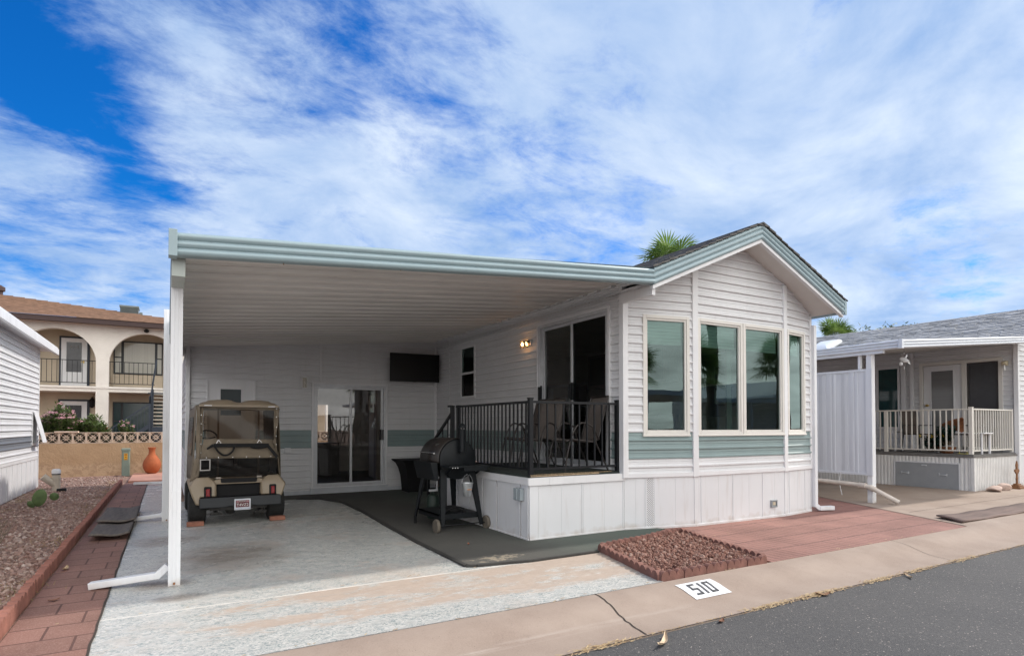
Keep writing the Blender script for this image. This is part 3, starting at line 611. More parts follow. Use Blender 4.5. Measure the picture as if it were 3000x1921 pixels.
mb.quad(WB.p(0, 0, 3.2), WB.p(WB.len, 0, 3.2), (RX, 17.5, RZ - .2), (RX, 17.5, RZ - .2)); mb.build('wall', SIDM, home)
# corner and joint trims
def vtrim(parent, x, y, z0, z1, wd=.075, th=.05, ang=0, name='corner_trim', m=M_WHT):
    mb = MB(); c, s = math.cos(ang), math.sin(ang)
    def q(a, b, z): return (x + a * c - b * s, y + a * s + b * c, z)
    mb.hexa([q(a, b, z) for z in (z0, z1) for b in (-th / 2, th / 2) for a in (-wd / 2, wd / 2)]); return mb.build(name, m, parent, bevel=.006)
vtrim(home, HX0 - .008, 5.945, ZB - .01, 3.13, .09, .09)
vtrim(home, 6.26, 5.705, ZB - .02, roofz(6.26) - .23, .095, .05, R(-7)); vtrim(home, 8.16, 5.655, ZB - .02, roofz(8.16) - .23, .09, .05, R(4)); vtrim(home, HX1 + .002, 5.775, ZB - .01, 3.14, .06, .06)
vtrim(home, HX0 - .014, 11.5, ZB, 3.3, .02, .045); vtrim(home, HX0 - .02, 12.2, ZB, 3.31, .03, .05)
# windows of the bow front
for j, (i, a, b) in enumerate(wins):
    wl = WF[i]; mb = MB()
    frame_rect(mb, wl, a, b, WBOT, WTOP, .045, -.03, .030); frame_rect(mb, wl, a + .045, b - .045, WBOT + .045, WTOP - .045, .028, -.03, .016)
    wl.box(mb, a - .008, b + .008, .018, .040, WBOT - .012, WBOT + .012)
    fr = mb.build('window', M_CRM, home, bevel=.004)
    mb = MB(); pane(mb, wl, a + .07, b - .07, WBOT + .07, WTOP - .07, -.008); mb.build('pane', M_GLS, fr, fixn=False)
    mb = MB()                                  # rolled-up blind behind the glass
    for q in range(7): wl.box(mb, a + .08, b - .08, -.085, -.06, WTOP - .07 - .045 * (q + 1), WTOP - .075 - .045 * q)
    mb.build('blind', mat('blind_cloth', (0.75, 0.78, 0.76), .8, .05), fr)
    if i == 1:
        mb = MB()
        e = a + .09 if j == 2 else b - .09
        for q in range(5): wl.box(mb, e - .02 - .02 * q if j == 1 else e + .0 + .02 * q, e - .004 - .02 * q if j == 1 else e + .016 + .02 * q, -.13 - .01 * (q % 2), -.10, WBOT + .08, WTOP - .08)
        mb.build('curtain', mat('curtain_cloth', (0.30, 0.33, 0.31), .9, .05), fr)
# interior: one long room
mb = MB(); x0, x1, y0, y1, z0, z1 = HX0 + .10, HX1 - .10, 6.05, 16.8, .80, 3.15
mb.quad((x0, y1, z0), (x1, y1, z0), (x1, y1, z1), (x0, y1, z1), 0)
BOW = [(HX0 + .05, 6.0), (6.27, 5.76), (8.15, 5.71), (HX1 - .05, 5.83), (x1, y1), (x0, y1)]; mb.add([(a, b, z0) for a, b in BOW], [(0, 1, 2, 3, 4, 5)], 1)
mb.add([(a, b, z1) for a, b in BOW], [(5, 4, 3, 2, 1, 0)], 0)
def holed(mb, wl, a0, a1, z0, z1, hs, o, mi=0):   # a flat wall with rectangular holes
    zs = sorted({z0, z1} | {h[2] for h in hs} | {h[3] for h in hs})
    for za, zc in zip(zs, zs[1:]):
        zm = (za + zc) / 2; cur = a0
        for h in sorted(hs):
            if h[2] < zm < h[3]:
                if h[0] > cur: mb.quad(wl.p(cur, o, za), wl.p(h[0], o, za), wl.p(h[0], o, zc), wl.p(cur, o, zc), mi)
                cur = max(cur, h[1])
        if cur < a1: mb.quad(wl.p(cur, o, za), wl.p(a1, o, za), wl.p(a1, o, zc), wl.p(cur, o, zc), mi)
holed(mb, WS, sd(11.9), sd(6.02), z0, z1, [(sd(DY1), sd(DY0), 0.80, 2.985), (sd(10.93), sd(10.26), 1.93, 2.98)], -.09)
holed(mb, WR, 0.1, 11.1, z0, z1, [(1.2, 2.6, 1.5, 2.8), (5.7, 7.5, 1.25, 2.45)], -.09); mb.quad((x0, 11.9, z0), (x0, y1, z0), (x0, y1, z1), (x0, 11.9, z1), 0)
mb.build('interior', [M_ROOM, M_ROOMF], home, fixn=False)
mb = MB(); frame_rect(mb, WR, 1.2, 2.6, 1.5, 2.8, .05, -.09, .03); WR.box(mb, 1.25, 2.55, -.02, .01, 2.13, 2.17)
fr = mb.build('window', M_CRM, home); mb = MB(); pane(mb, WR, 1.25, 2.55, 1.55, 2.75, -.005); mb.build('pane', M_GLS, fr, fixn=False)
mb = MB(); frame_rect(mb, WR, 5.7, 7.5, 1.25, 2.45, .05, -.09, .03); WR.box(mb, 5.75, 7.45, -.02, .01, 1.84, 1.89); WR.box(mb, 6.58, 6.63, -.02, .01, 1.3, 2.4)
fr = mb.build('window', M_WHT, home); mb = MB(); pane(mb, WR, 5.75, 7.45, 1.30, 2.40, -.005); mb.build('pane', M_GLD, fr, fixn=False)
mb = MB(); mb.box(5.13, 5.185, 5.345, 5.92, 2.985, 3.13); mb.box(5.12, 5.32, 5.345, 6.0, 3.13, 3.15); mb.box(5.15, 5.25, 5.92, 5.99, 3.10, 3.20); mb.build('frieze_board', M_WHT, home)
# a kitchen cabinet with glazed doors on the far interior wall
mb = MB(); mb.box(8.52, 8.86, 8.5, 11.0, 2.25, 3.0, 0); mb.box(8.30, 8.86, 8.5, 11.2, .82, 1.6, 0)
for q in range(4): mb.box(8.512, 8.519, 8.56 + q * .62, 9.06 + q * .62, 2.31, 2.94, 1)
mb.build('kitchen_cabinet', [mat('cabinet_wood', (0.10, 0.07, 0.055), .5, .2), mat('cabinet_glass', (0.03, 0.05, 0.045), .2, .1)], home)
# side window
mb = MB(); frame_rect(mb, WS, sd(10.93), sd(10.26), 1.93, 2.98, .045, -.04, .030); WS.box(mb, sd(10.885), sd(10.305), -.03, .022, 2.41, 2.455)
fr = mb.build('window', M_WHT, home, bevel=.004)
mb = MB(); pane(mb, WS, sd(10.885), sd(10.305), 2.455, 2.935, .0); mb.build('pane', M_GLS, fr, fixn=False)
mb = MB(); pane(mb, WS, sd(10.885), sd(10.305), 1.975, 2.41, .008); mb.build('pane', M_SCR, fr, fixn=False)
# side sliding door
def slider(parent, wl, a0, a1, z0, z1, mid, glassL, glassR, trim=True, backo=-.08, hand=1, front='R'):
    mb = MB(); frame_rect(mb, wl, a0, a1, z0, z1, .045, backo, .035, fb=.04)
    dr = mb.build('sliding_door', M_SLV if trim else M_WHT, parent, bevel=.003)
    if trim:
        mb = MB(); frame_rect(mb, wl, a0 - .035, a1 + .035, z0 - .02, z1 + .035, .035, .0, .045); mb.build('door_casing', M_WHT, dr, bevel=.003)
    for q, (p0, p1, g, off) in enumerate(((a0 + .045, mid + .02, glassL, -.045 if front == 'R' else -.012), (mid - .02, a1 - .045, glassR, -.012 if front == 'R' else -.045))):
        mb = MB(); frame_rect(mb, wl, p0, p1, z0 + .04, z1 - .045, .045, off - .018, off + .018); mb.build('door_panel', M_SLV, dr, bevel=.002)
        mb = MB(); pane(mb, wl, p0 + .045, p1 - .045, z0 + .085, z1 - .09, off); mb.build('pane', g, dr, fixn=False)
    return dr
dr = slider(home, WS, sd(DY1), sd(DY0), .80, 2.985, sd(7.11), M_GLD, M_SCR)
for a, o in ((sd(7.085), .012), (sd(7.93), .012)):
    mb = MB(); WS.box(mb, a - .018, a + .018, o, o + .05, 1.78, 2.0); WS.box(mb, a - .028, a + .028, o - .005, o + .012, 1.76, 2.02); mb.build('door_handle', M_BLK, dr, bevel=.004)
# roof, rake fascia, soffit
FY = 5.30
FPRO = []
for k_ in range(3):
    for i in range(9):
        t = i / 8; FPRO.append(((k_ + t * .94 + .03) / 3, .012 + .022 * math.sin(math.pi * t) ** .7))
def fascia(mb, P0, P1, ht, n, th=.05):
    P0, P1, n = Vector(P0), Vector(P1), Vector(n); pro = [(0, 0)] + [(h, d) for h, d in FPRO] + [(1, 0)]; pro = [(0, -th)] + pro + [(1, -th)]; m = len(pro); vs = []
    for P in (P0, P1):
        for h, d in pro: vs.append(P + Vector((0, 0, h * ht)) + n * d)
    mb.add(vs, [(i, i + 1, m + i + 1, m + i) for i in range(m - 1)] + [(m - 1, 0, m, 2 * m - 1), tuple(reversed(range(m))), tuple(range(m, 2 * m))])
EL, ER = 5.10, 9.125
FH = 0.215
for xa, xb in ((EL, RX), (RX, ER)):
    mb = MB(); fascia(mb, (xa, FY, roofz(xa) - FH), (xb, FY, roofz(xb) - FH), FH, (0, -1, 0)); mb.build('fascia', M_FAS, home, smooth=True)
    mb = MB(); hx = [(x, y, roofz(x) - FH - z) for z in (.045, -.002) for y in (FY - .004, FY + .05) for x in (xa, xb)]; mb.hexa(hx); mb.build('rake_trim', M_WHT, home)
    mb = MB(); sg = -1 if xa == EL else 1; e = xa if sg < 0 else xb
    mb.quad((RX, FY + .04, RZ - FH + .005), (e, FY + .04, roofz(e) - FH + .005), (e, 17.6, roofz(e) - FH + .005), (RX, 17.6, RZ - FH + .005)); mb.build('soffit', mat('soffit_white', (0.62, 0.60, 0.57), .6, .04), home)
mb = MB(); x = ER; fascia(mb, (x, FY - .02, roofz(x) - FH), (x, 17.6, roofz(x) - FH), FH * .95, (1, 0, 0)); mb.build('fascia', M_FAS, home, smooth=True)
mb = MB(); mb.box(ER + .0, ER + .045, FY - .035, FY + .0, roofz(ER) - FH - .012, roofz(ER) + .012); mb.build('fascia_end_cap', M_FAS, home, bevel=.003)
mb = MB()                                       # shingle courses as thin lapped steps
for sg in (-1, 1):
    run = (RX - EL + .03) if sg < 0 else (ER + .06 - RX); n = 15
    for i in range(n):
        xa, xb = RX + sg * run * i / n, RX + sg * run * (i + 1) / n
        za, zb_ = roofz(xa) + .012, roofz(xb) + .026
        nseg = 60; off = rr.uniform(0, .2)
        for j in range(nseg):
            ya, yb = FY - .03 + 12.3 * j / nseg, FY - .03 + 12.3 * (j + 1) / nseg - .012; zt = rr.choice([0, .004, .010])
            if j == 0: ya = FY - .045
            mb.hexa([(x, y, (za if x == xa else zb_) + dz) for dz in (-.016, zt) for y in (ya, yb) for x in (xa, xb)])
    xe = EL if sg < 0 else ER
    mb.quad((RX, FY, RZ + .002), (xe, FY, roofz(xe) + .004), (xe, 17.6, roofz(xe) + .004), (RX, 17.6, RZ + .002))
for j in range(30): mb.hexa([(RX + sx_ * .13, y, RZ + .020 + dz - abs(sx_) * .13 * RS) for dz in (0, .014) for y in (FY - .05 + j * .41, FY - .05 + (j + 1) * .41) for sx_ in (-1, 1)])
mb.build('roof', M_SHG, home)
# skirting
def panels(mb, wl, a0, a1, pw, z0, z1, offs=0.0, mi=0, start=0):
    a = a0; k = start
    while a < a1 - .005:
        b = min(a + pw, a1); m_ = (a + b) / 2
        wl.box(mb, a, m_, -.02, .0045 + offs, z0, z1, mi); wl.box(mb, m_, b - .009, -.02, .006 + offs, z0, z1, mi); wl.box(mb, b - .028, b - .009, -.02, .014 + offs, z0, z1, mi)
        a = b; k += 1
ZT = 0.70
mb = MB()
panels(mb, WF[0], 0.45, 1.095, .645, .0, ZT); panels(mb, WF[0], 0.0, .335, .34, 0, ZT); panels(mb, WF[1], .0, .13, .13, 0, ZT); panels(mb, WF[1], .13, 1.9, .633, .0, ZT); panels(mb, WF[2], .0, .13, .13, 0, ZT); panels(mb, WF[2], .13, .83, .50, 0, ZT); panels(mb, WR, 0, 11.7, .5, 0, ZT)
mb.build('skirting', M_SKT, home, bevel=.002)
mb = MB(); WF[0].box(mb, .335, .45, -.02, .0, 0, ZT, 0)
for r_ in range(44):
    for c_ in range(5):
        a = .348 + c_ * .0275 + (.0137 if r_ % 2 else 0); z = .03 + r_ * .0148
        if a > .442: continue
        vs = [WF[0].p(a + .0056 * math.cos(t * math.pi / 3), .0015, z + .0056 * math.sin(t * math.pi / 3)) for t in range(6)]; mb.add(vs, [tuple(range(6))], 1)
mb.build('skirt_vent', [M_SKT, M_DARK], home, fixn=False)
mb = MB()
for i, wl in enumerate(WF):
    wl.box(mb, 0, wl.len, -.02, .030, ZT - .012, ZT + .045); wl.box(mb, 0, wl.len, -.02, .022, ZT + .045, ZT + .052); wl.box(mb, 0, wl.len, -.02, .022, 0, .035)
WR.box(mb, 0, 11.7, -.02, .03, ZT - .012, ZT + .045); mb.build('skirt_trim', M_WHT, home, bevel=.004)
mb = MB(); wl = WF[1]; a0 = 7.88 - 6.26; frame_rect(mb, wl, a0 - .075, a0 + .055, .155, .265, .018, .0, .035); wl.box(mb, a0 - .057, a0 + .037, .0, .018, .173, .247)
o_ = mb.build('outlet_box', mat('grey_plastic', (0.28, 0.30, 0.31), .5, .1), home, bevel=.003)
mb = MB(); wl.box(mb, a0 - .035, a0 + .02, .018, .026, .19, .235); mb.build('outlet_cover', mat('beige_plastic', (0.55, 0.48, 0.36), .5, .1), o_)
# wall lamp, lit, by the side door
lamp = thing('wall_lamp', 'small clear glass wall lamp, lit warm, beside the raised sliding door', 'wall lamp', (HX0, 8.3, 2.75))
mb = MB(); mb.box(HX0 - .05, HX0 - .016, 8.18, 8.40, 2.70, 2.80); mb.build('back_plate', M_CHR, lamp, bevel=.006)
M_LG = glass('lamp_glass', (0.92, 0.88, 0.82), .8, .1, 1.3); M_BULB = mat('lit_bulb', (1, .7, .4), .4, 0, emit=(1.0, .50, .18), estr=14)
for y in (8.24, 8.36):
    mb = MB(); mb.lathe([(.030, -.075), (.042, -.04), (.046, .03), (.038, .05)], (HX0 - .10, y, 2.74), 14); mb.build('glass_shade', M_LG, lamp, smooth=True)
mb = MB(); mb.lathe([(.004, -.03), (.016, -.02), (.020, 0), (.010, .02), (.006, .03)], (HX0 - .10, 8.36, 2.735), 10); mb.build('bulb', M_BULB, lamp, smooth=True)
mb = MB(); mb.lathe([(.004, -.03), (.014, -.02), (.016, 0), (.010, .02), (.006, .03)], (HX0 - .10, 8.24, 2.735), 10); mb.build('bulb', mat('lit_bulb_dim', (1, .7, .4), .4, 0, emit=(1.0, .55, .25), estr=3), lamp, smooth=True)
# downspout foot at the right corner
mb = MB(); mb.box(HX1 + .02, HX1 + .09, 5.70, 5.79, .07, 3.0); mb.bar((HX1 + .05, 5.74, .11), (HX1 + .12, 5.70, .045), .085, .07); mb.bar((HX1 + .10, 5.70, .05), (HX1 + .36, 5.62, .05), .085, .065)
tag(mb.build('downspout', M_ALM, bevel=.006, at=(HX1 + .05, 5.74, 0)), 'white downspout with short outlet at the right corner of the home', 'downspout')

# ---------------------------------------------------------------- carport
cp = thing('carport', 'white ribbed carport roof with seafoam fascia in front of the storage room', 'carport', (0.07, 5.9, 0))
def cz(x): return 2.80 + .087 * x
mb = MB(); y = FY + .06; pr_ = []
while y < 13.6:
    pr_ += [(y, 0), (y + .170, 0), (y + .174, -.018), (y + .196, -.018), (y + .200, .05), (y + .226, .05), (y + .230, -.018), (y + .252, -.018), (y + .256, .0)]; y += .305
for (ya, da), (yb, db) in zip(pr_, pr_[1:]): mb.quad((0.02, ya, cz(0.02) + da), (5.19, ya, cz(5.19) + da), (5.19, yb, cz(5.19) + db), (0.02, yb, cz(0.02) + db))
mb.quad((0.03, FY, cz(0) + .065), (5.2, FY, cz(5.2) + .065), (5.2, 13.6, cz(5.2) + .065), (0.03, 13.6, cz(0) + .065))
mb.build('roof_panel', mat('carport_ceiling', (0.74, 0.72, 0.69), .42, .10, 1.5, stretch=(.3, 1, 1)), cp)
mb = MB(); fascia(mb, (0.03, FY, 2.705), (EL + .004, FY, 3.105), .185, (0, -1, 0), .06); fs_ = mb.build('fascia', M_FAS, cp, smooth=True)
for v_ in fs_.data.vertices:      # the fascia deepens a little toward the house
    t_ = (v_.co.x + .07 - .03) / 5.07
mb = MB(); mb.box(-.005, .055, FY - .05, FY + .06, 2.695, 2.905); mb.build('fascia_end_cap', M_FAS, cp, bevel=.003)
mb = MB(); mb.box(.018, .115, FY + .10, 13.5, 2.57, 2.80); mb.build('gutter_beam', mat('beam_paint', (0.40, 0.44, 0.41), .5, .06), cp, bevel=.004)
mb = MB(); mb.box(.012, .03, FY + .02, 13.6, 2.70, 2.88); mb.build('gutter', M_FAS, cp)
mb = MB()
for xx in (.85, 1.9, 3.0, 4.1): mb.bar((xx, FY + .03, cz(xx) - .09), (xx, FY + .03, cz(xx) - .12), .005)
mb.build('screw', mat('rust', (0.25, 0.11, 0.04), .8, .3), cp)
for i, (py, z1) in enumerate(((5.9, 2.58), (9.9, 3.06), (13.3, 2.58))):
    mb = MB(); w_ = .092 if i != 1 else .12; xl = .018 if i != 1 else -.055
    mb.box(xl, xl + w_, py - .046, py + .046, 0, z1); 
    for q in (.30, .62): mb.box(xl + w_ * q, xl + w_ * q + .006, py - .049, py - .045, 0.02, z1 - .02)
    mb.box(xl - .001, xl + w_ + .001, py - .047, py + .047, .80, .812) if i == 0 else None
    o_ = mb.build('post', M_ALM, cp, bevel=.004)
    mb = MB(); mb.tube([(xl + w_ * .5, py - .052, .012), (xl + w_ * .5, py - .052, .03)], .008, 6); mb.build('anchor_bolt', mat('rust', (0.25, 0.11, 0.04)), o_)
for i, (py, ln) in enumerate(((5.92, .50), (9.92, .36), (15.9, .80))):
    mb = MB()
    if i < 2:
        mb.bar((.02, py + .03, .16), (-.07, py + .04, .075), .075, .06); mb.bar((-.05, py + .04, .085), (-.05 - ln, py + .14, .035), .08, .055)
    else: mb.bar((.25, py, .06), (-.65, py + .25, .05), .08, .055)
    lb = ['white downspout foot leaving the front carport post across the driveway', 'white downspout foot at the second carport post by the rubber mats', 'white downspout foot lying across the far end of the paver path'][i]
    tag(mb.build('downspout', M_ALM, bevel=.005, at=(0, py, 0)), lb, 'downspout', 'white downspout feet along the path')
mb = MB()
for i in range(23): mb.hexa([(x, y, cz(5.1) + dz + (.0 if x < 5.1 else .01)) for dz in (-.03, .0) for y in (5.45 + i * .305, 5.45 + i * .305 + .20) for x in (5.08, 5.185)])
mb.box(5.15, 5.19, 5.5, 12.2, 3.20, 3.235); mb.build('wall_hanger', M_WHT, cp)
# ---------------------------------------------------------------- storage room behind the carport
SY = 12.24
shed = thing('storage_room', 'white sided storage room with seafoam stripe at the back of the carport', 'storage room', (2.75, SY, 0))
WD = W((0.30, SY), (5.18, SY)); sx2 = lambda x: x - 0.30
dh = (sx2(2.53), sx2(4.03), .13, 2.225); wh = (sx2(.62), sx2(1.46), .12, 2.25)
mb = MB(); siding(mb, WD, .08, 3.26, [dh, wh], zb=ZB - .118 * 5, stripe=ST, lim=lambda z: ((z - 2.80) / .087 - .30 if z > 2.8 else 0, WD.len)); 
WDL = W((.30, 16.5), (.30, SY)); siding(mb, WDL, .08, 2.82, zb=ZB - .118 * 5, stripe=ST); mb.build('wall', SIDM, shed)
vtrim(shed, .315, SY - .03, .0, 2.83, .07, .07, name='corner_trim'); vtrim(shed, 2.67, SY - .022, 2.28, 3.03, .045, .02, name='joint_trim'); vtrim(shed, 5.165, SY - .03, .08, 3.25, .03, .03, name='corner_trim')
mb = MB(); WD.box(mb, 0, WD.len, -.02, .018, .0, .085); WD.box(mb, sx2(2.48), sx2(4.08), .0, .06, .0, .13); mb.build('base_trim', mat('grey_white_base', (.50, .52, .55), .6, .1), shed, bevel=.003)
slider(shed, WD, sx2(2.53), sx2(4.03), .13, 2.225, sx2(3.30), M_GLD, M_GLD, backo=-.06, front='L')
o_ = shed
mb = MB(); WD.box(mb, sx2(2.85), sx2(2.875), -.03, .035, 1.12, 1.32); WD.box(mb, sx2(3.90), sx2(3.935), .0, .045, 1.08, 1.30); WD.box(mb, sx2(3.965), sx2(3.985), .0, .04, 1.08, 1.30); mb.build('door_handle', M_BLK, shed, bevel=.004)
mb = MB(); frame_rect(mb, WD, wh[0], wh[1], wh[2], wh[3], .03, -.02, .035); WD.box(mb, wh[0] + .03, sx2(.83), -.01, .014, .15, 2.22); WD.box(mb, sx2(1.23), wh[1] - .03, -.01, .014, .15, 2.22)
WD.box(mb, sx2(.83), sx2(1.23), -.01, .014, 2.09, 2.22); WD.box(mb, sx2(.83), sx2(1.23), -.01, .014, .15, 1.55)
d_ = mb.build('door', M_WHT, shed, bevel=.003)
mb = MB(); frame_rect(mb, WD, sx2(.83), sx2(1.23), 1.55, 2.09, .025, .0, .024); f_ = mb.build('door_window', M_WHT, d_); mb = MB(); pane(mb, WD, sx2(.855), sx2(1.205), 1.575, 2.065, .01); f_
mb.build('pane', M_GLS, f_, fixn=False) if False else mb.build('window_pane', mat('dark_pane', (0.006, 0.02, 0.024), .12, .1, spec=.15), d_, fixn=False)
# room behind the glass doors: pale inner door, floor, a view through to the back yard
mb = MB(); mb.quad((.42, 12.4, .13), (5.1, 12.4, .13), (5.1, 16.4, .13), (.42, 16.4, .13), 1)
mb.quad((.42, 12.4, 2.6), (5.1, 12.4, 2.6), (5.1, 16.4, 2.6), (.42, 16.4, 2.6), 0)
WQ = W((.42, 16.4), (5.1, 16.4)); holed(mb, WQ, 0, 4.68, .13, 2.6, [(.2, 1.9, .3, 2.4), (3.05, 3.36, .35, 1.95)], 0)  # wide hidden opening added to let more light into the room
mb.quad((.42, 12.4, .13), (.42, 16.4, .13), (.42, 16.4, 2.6), (.42, 12.4, 2.6)); mb.quad((5.1, 12.4, .13), (5.1, 16.4, .13), (5.1, 16.4, 2.6), (5.1, 12.4, 2.6))
mb.quad((.42, 12.38, 2.3), (5.1, 12.38, 2.3), (5.1, 12.38, 2.6), (.42, 12.38, 2.6)); mb.quad((.42, 12.38, .13), (2.4, 12.38, .13), (2.4, 12.38, 2.6), (.42, 12.38, 2.6)); mb.quad((4.1, 12.38, .13), (5.1, 12.38, .13), (5.1, 12.38, 2.6), (4.1, 12.38, 2.6))
mb.build('interior', [mat('storage_room_paint', (0.58, 0.54, 0.50), .8, .1), M_ROOMF], shed, fixn=False)
mb = MB(); mb.box(4.35, 4.39, 13.6, 14.5, .13, 2.15, 0); mb.box(4.2, 5.1, 13.4, 13.6, .13, 2.5, 1); mb.build('inner_door', [mat('inner_door_paint', (.75, .68, .58), .5, .05), mat('inner_wall_paint', (.40, .35, .31), .8, .05)], shed)
mb = MB(); mb.lathe([(.012, 0), (.028, .02), (.03, .04), (.01, .06)], (4.34, 13.75, 1.1), 12, axis='x'); mb.build('door_knob', M_BLK, shed)
mb = MB(); mb.box(3.0, 3.8, 15.2, 15.9, .13, .95); mb.box(.9, 2.4, 14.2, 15.2, .13, .85)
mb.build('cupboard', mat('cupboard', (.10, .09, .085), .5, .2), shed, bevel=.01)
# shed roof/top closing
mb = MB(); mb.quad((.3, SY, 2.84), (.3, 16.5, 2.84), (5.2, 16.5, 3.26), (5.2, SY, 3.26)); mb.build('roof', M_WHT, shed)
# lantern, outlet, television
ln = thing('wall_lantern', 'white four-sided glass wall lantern left of the storage room sliding door', 'wall lantern', (2.335, SY, 2.1))
mb = MB(); lx, ly = 2.335, SY - .12
for a in (-.055, .055):
    for b in (-.055, .055): mb.bar((lx + a, ly + b, 2.13), (lx + a, ly + b, 2.33), .020)
mb.box(lx - .065, lx + .065, ly - .065, ly + .065, 2.325, 2.34); mb.box(lx - .06, lx + .06, ly - .06, ly + .06, 2.115, 2.13)
mb.lathe([(.065, 0), (.03, .035), (.012, .05), (.012, .07)], (lx, ly, 2.34), 8); mb.box(lx - .03, lx + .03, SY - .05, SY - .01, 2.15, 2.36); mb.tube([(lx, SY - .03, 2.33), (lx, ly + .02, 2.41), (lx, ly, 2.39)], .008, 6)
mb.build('lantern_frame', M_WHT, ln, bevel=.002)
mb = MB(); 
for q in ((-.053, -.053, .053, -.053), (.053, -.053, .053, .053), (.053, .053, -.053, .053), (-.053, .053, -.053, -.053)): mb.quad((lx + q[0], ly + q[1], 2.13), (lx + q[2], ly + q[3], 2.13), (lx + q[2], ly + q[3], 2.325), (lx + q[0], ly + q[1], 2.325))
mb.build('lantern_glass', M_LG, ln, fixn=False)
mb = MB(); mb.lathe([(.012, -.06), (.012, 0), (.022, .02), (.026, .045), (.012, .07)], (lx, ly, 2.19), 10); mb.build('bulb', mat('white_bulb', (.7, .7, .68), .3, 0), ln, smooth=True)
mb = MB(); mb.box(1.94, 1.985, SY - .06, SY - .015, .85, .93, 0); mb.box(1.985, 2.10, SY - .085, SY - .015, .845, .945, 0); tag(mb.build('outlet_box', M_WHT, bevel=.006, at=(2, SY, .85)), 'small white covered outlet on the storage room wall right of the golf cart', 'outlet box')
tv = thing('television', 'large black flat screen television mounted high in the carport corner', 'television', (4.6, 12.0, 2.6))
def tvq(a, b, c): return (4.02 + a * 1.13, 12.06 - .19 * a * 0 - b + (1 - a) * .02, 2.36 + c * .60)
mb = MB(); T0, T1 = Vector((4.045, 11.98, 0)), Vector((5.13, 11.90, 0)); tw = W((T0.x, T0.y), (T1.x, T1.y))
tw.box(mb, 0, tw.len, -.04, .0, 2.325, 2.925, 0); tw.box(mb, .3, .8, -.10, -.04, 2.45, 2.8, 0); mb.build('television_case', M_BLM, tv, bevel=.006)
mb = MB(); tw.box(mb, .012, tw.len - .012, .0, .0025, 2.342, 2.913); mb.build('screen', mat('screen_black', (.005, .005, .006), .30, .05, spec=.2), tv)
mb = MB(); mb.bar((4.6, 12.05, 2.6), (4.6, SY, 2.6), .12, .2); tw.box(mb, .5, .56, -.01, .004, 2.318, 2.326); mb.build('wall_mount', M_BLM, tv)
mb = MB(); mb.tube([(4.75, 12.05, 2.33), (4.70, 12.18, 2.24), (4.4, 12.2, 2.20), (4.15, 12.2, 2.28)], .004, 5); mb.build('cable', M_WHT, tv)
# pipes and wires in the gap left of the storage room
mb = MB(); mb.tube([(.10, 14.2, 2.2), (.10, 14.2, .8), (.13, 14.1, .5), (.10, 13.9, .3)], .022, 8); mb.tube([(.17, 14.3, 2.75), (.17, 14.3, .2)], .03, 8); mb.box(.08, .24, 14.1, 14.25, 1.9, 2.1)
mb.tube([(.13, 13.8, .75), (.19, 13.7, .5), (.12, 13.6, .38), (.18, 13.5, .25), (.22, 13.3, .2)], .014, 7); mb.tube([(.10, 13.8, .7), (.14, 13.7, .42), (.2, 13.5, .35)], .012, 7)
tag(mb.build('conduit', M_WHT, smooth=True, at=(.15, 14, 0)), 'white conduits and cables on the left side of the storage room', 'conduit')

# ---------------------------------------------------------------- porch deck
dk = thing('porch_deck', 'raised white-skirted porch deck with dark carpet and black railing', 'porch deck', (4.5, 6.9, 0))
DX, DF, DB, DZ = 3.735, 5.965, 8.35, .775
WL_ = W((DX, DB), (DX, DF)); WFd = W((DX, DF), (HX0, DF - .012))
mb = MB(); panels(mb, WL_, 0, 1.60, .40, 0, .70); panels(mb, WL_, 1.60, WL_.len - .0, .60, 0, .70); panels(mb, WFd, .13, WFd.len, .667, 0, .70); WFd.box(mb, 0, .124, -.02, .012, 0, .70)
WK = W((HX0, DB), (DX, DB)); panels(mb, WK, 0, WK.len, .5, 0, .7); mb.build('skirting', M_SKT, dk, bevel=.002)
mb = MB(); WL_.box(mb, -.02, WL_.len + .02, -.03, .030, .665, .752); WFd.box(mb, -.02, WFd.len, -.03, .030, .66, .752); WFd.box(mb, .27, .275, .03, .034, .662, .75); WL_.box(mb, 0, WL_.len, -.02, .02, 0, .03); WFd.box(mb, 0, WFd.len, -.02, .018, 0, .03); mb.build('deck_trim', M_WHT, dk, bevel=.005)
mb = MB(); mb.box(DX + .005, HX0, DF + .012, DB, .70, DZ + .004); mb.build('deck_floor', mat('deck_carpet', (0.018, 0.026, 0.022), .95, .5, 18, bump=.5, bscale=150), dk, bevel=.012)
mb = MB()
for i in range(700):
    x = rr.uniform(DX + .02, 5.0); y = DF + abs(rr.gauss(.02, .02)); l = rr.uniform(.005, .02); mb.quad((x, y, DZ + .006), (x + l, y + .004, DZ + .008), (x + l, y + .009, DZ + .010), (x, y + .006, DZ + .007))
struct(mb.build('dry_grass_litter', M_STRAW, fixn=False, at=(4.4, 6, .78)), 'stuff')
mb = MB(); mb.bar((DX + .03, DF + .018, DZ - .008), (4.80, DF + .012, DZ - .006), .012, .016); mb.build('worn_board_edge', mat('worn_wood', (0.30, 0.22, 0.14), .9, .4, 25), dk)
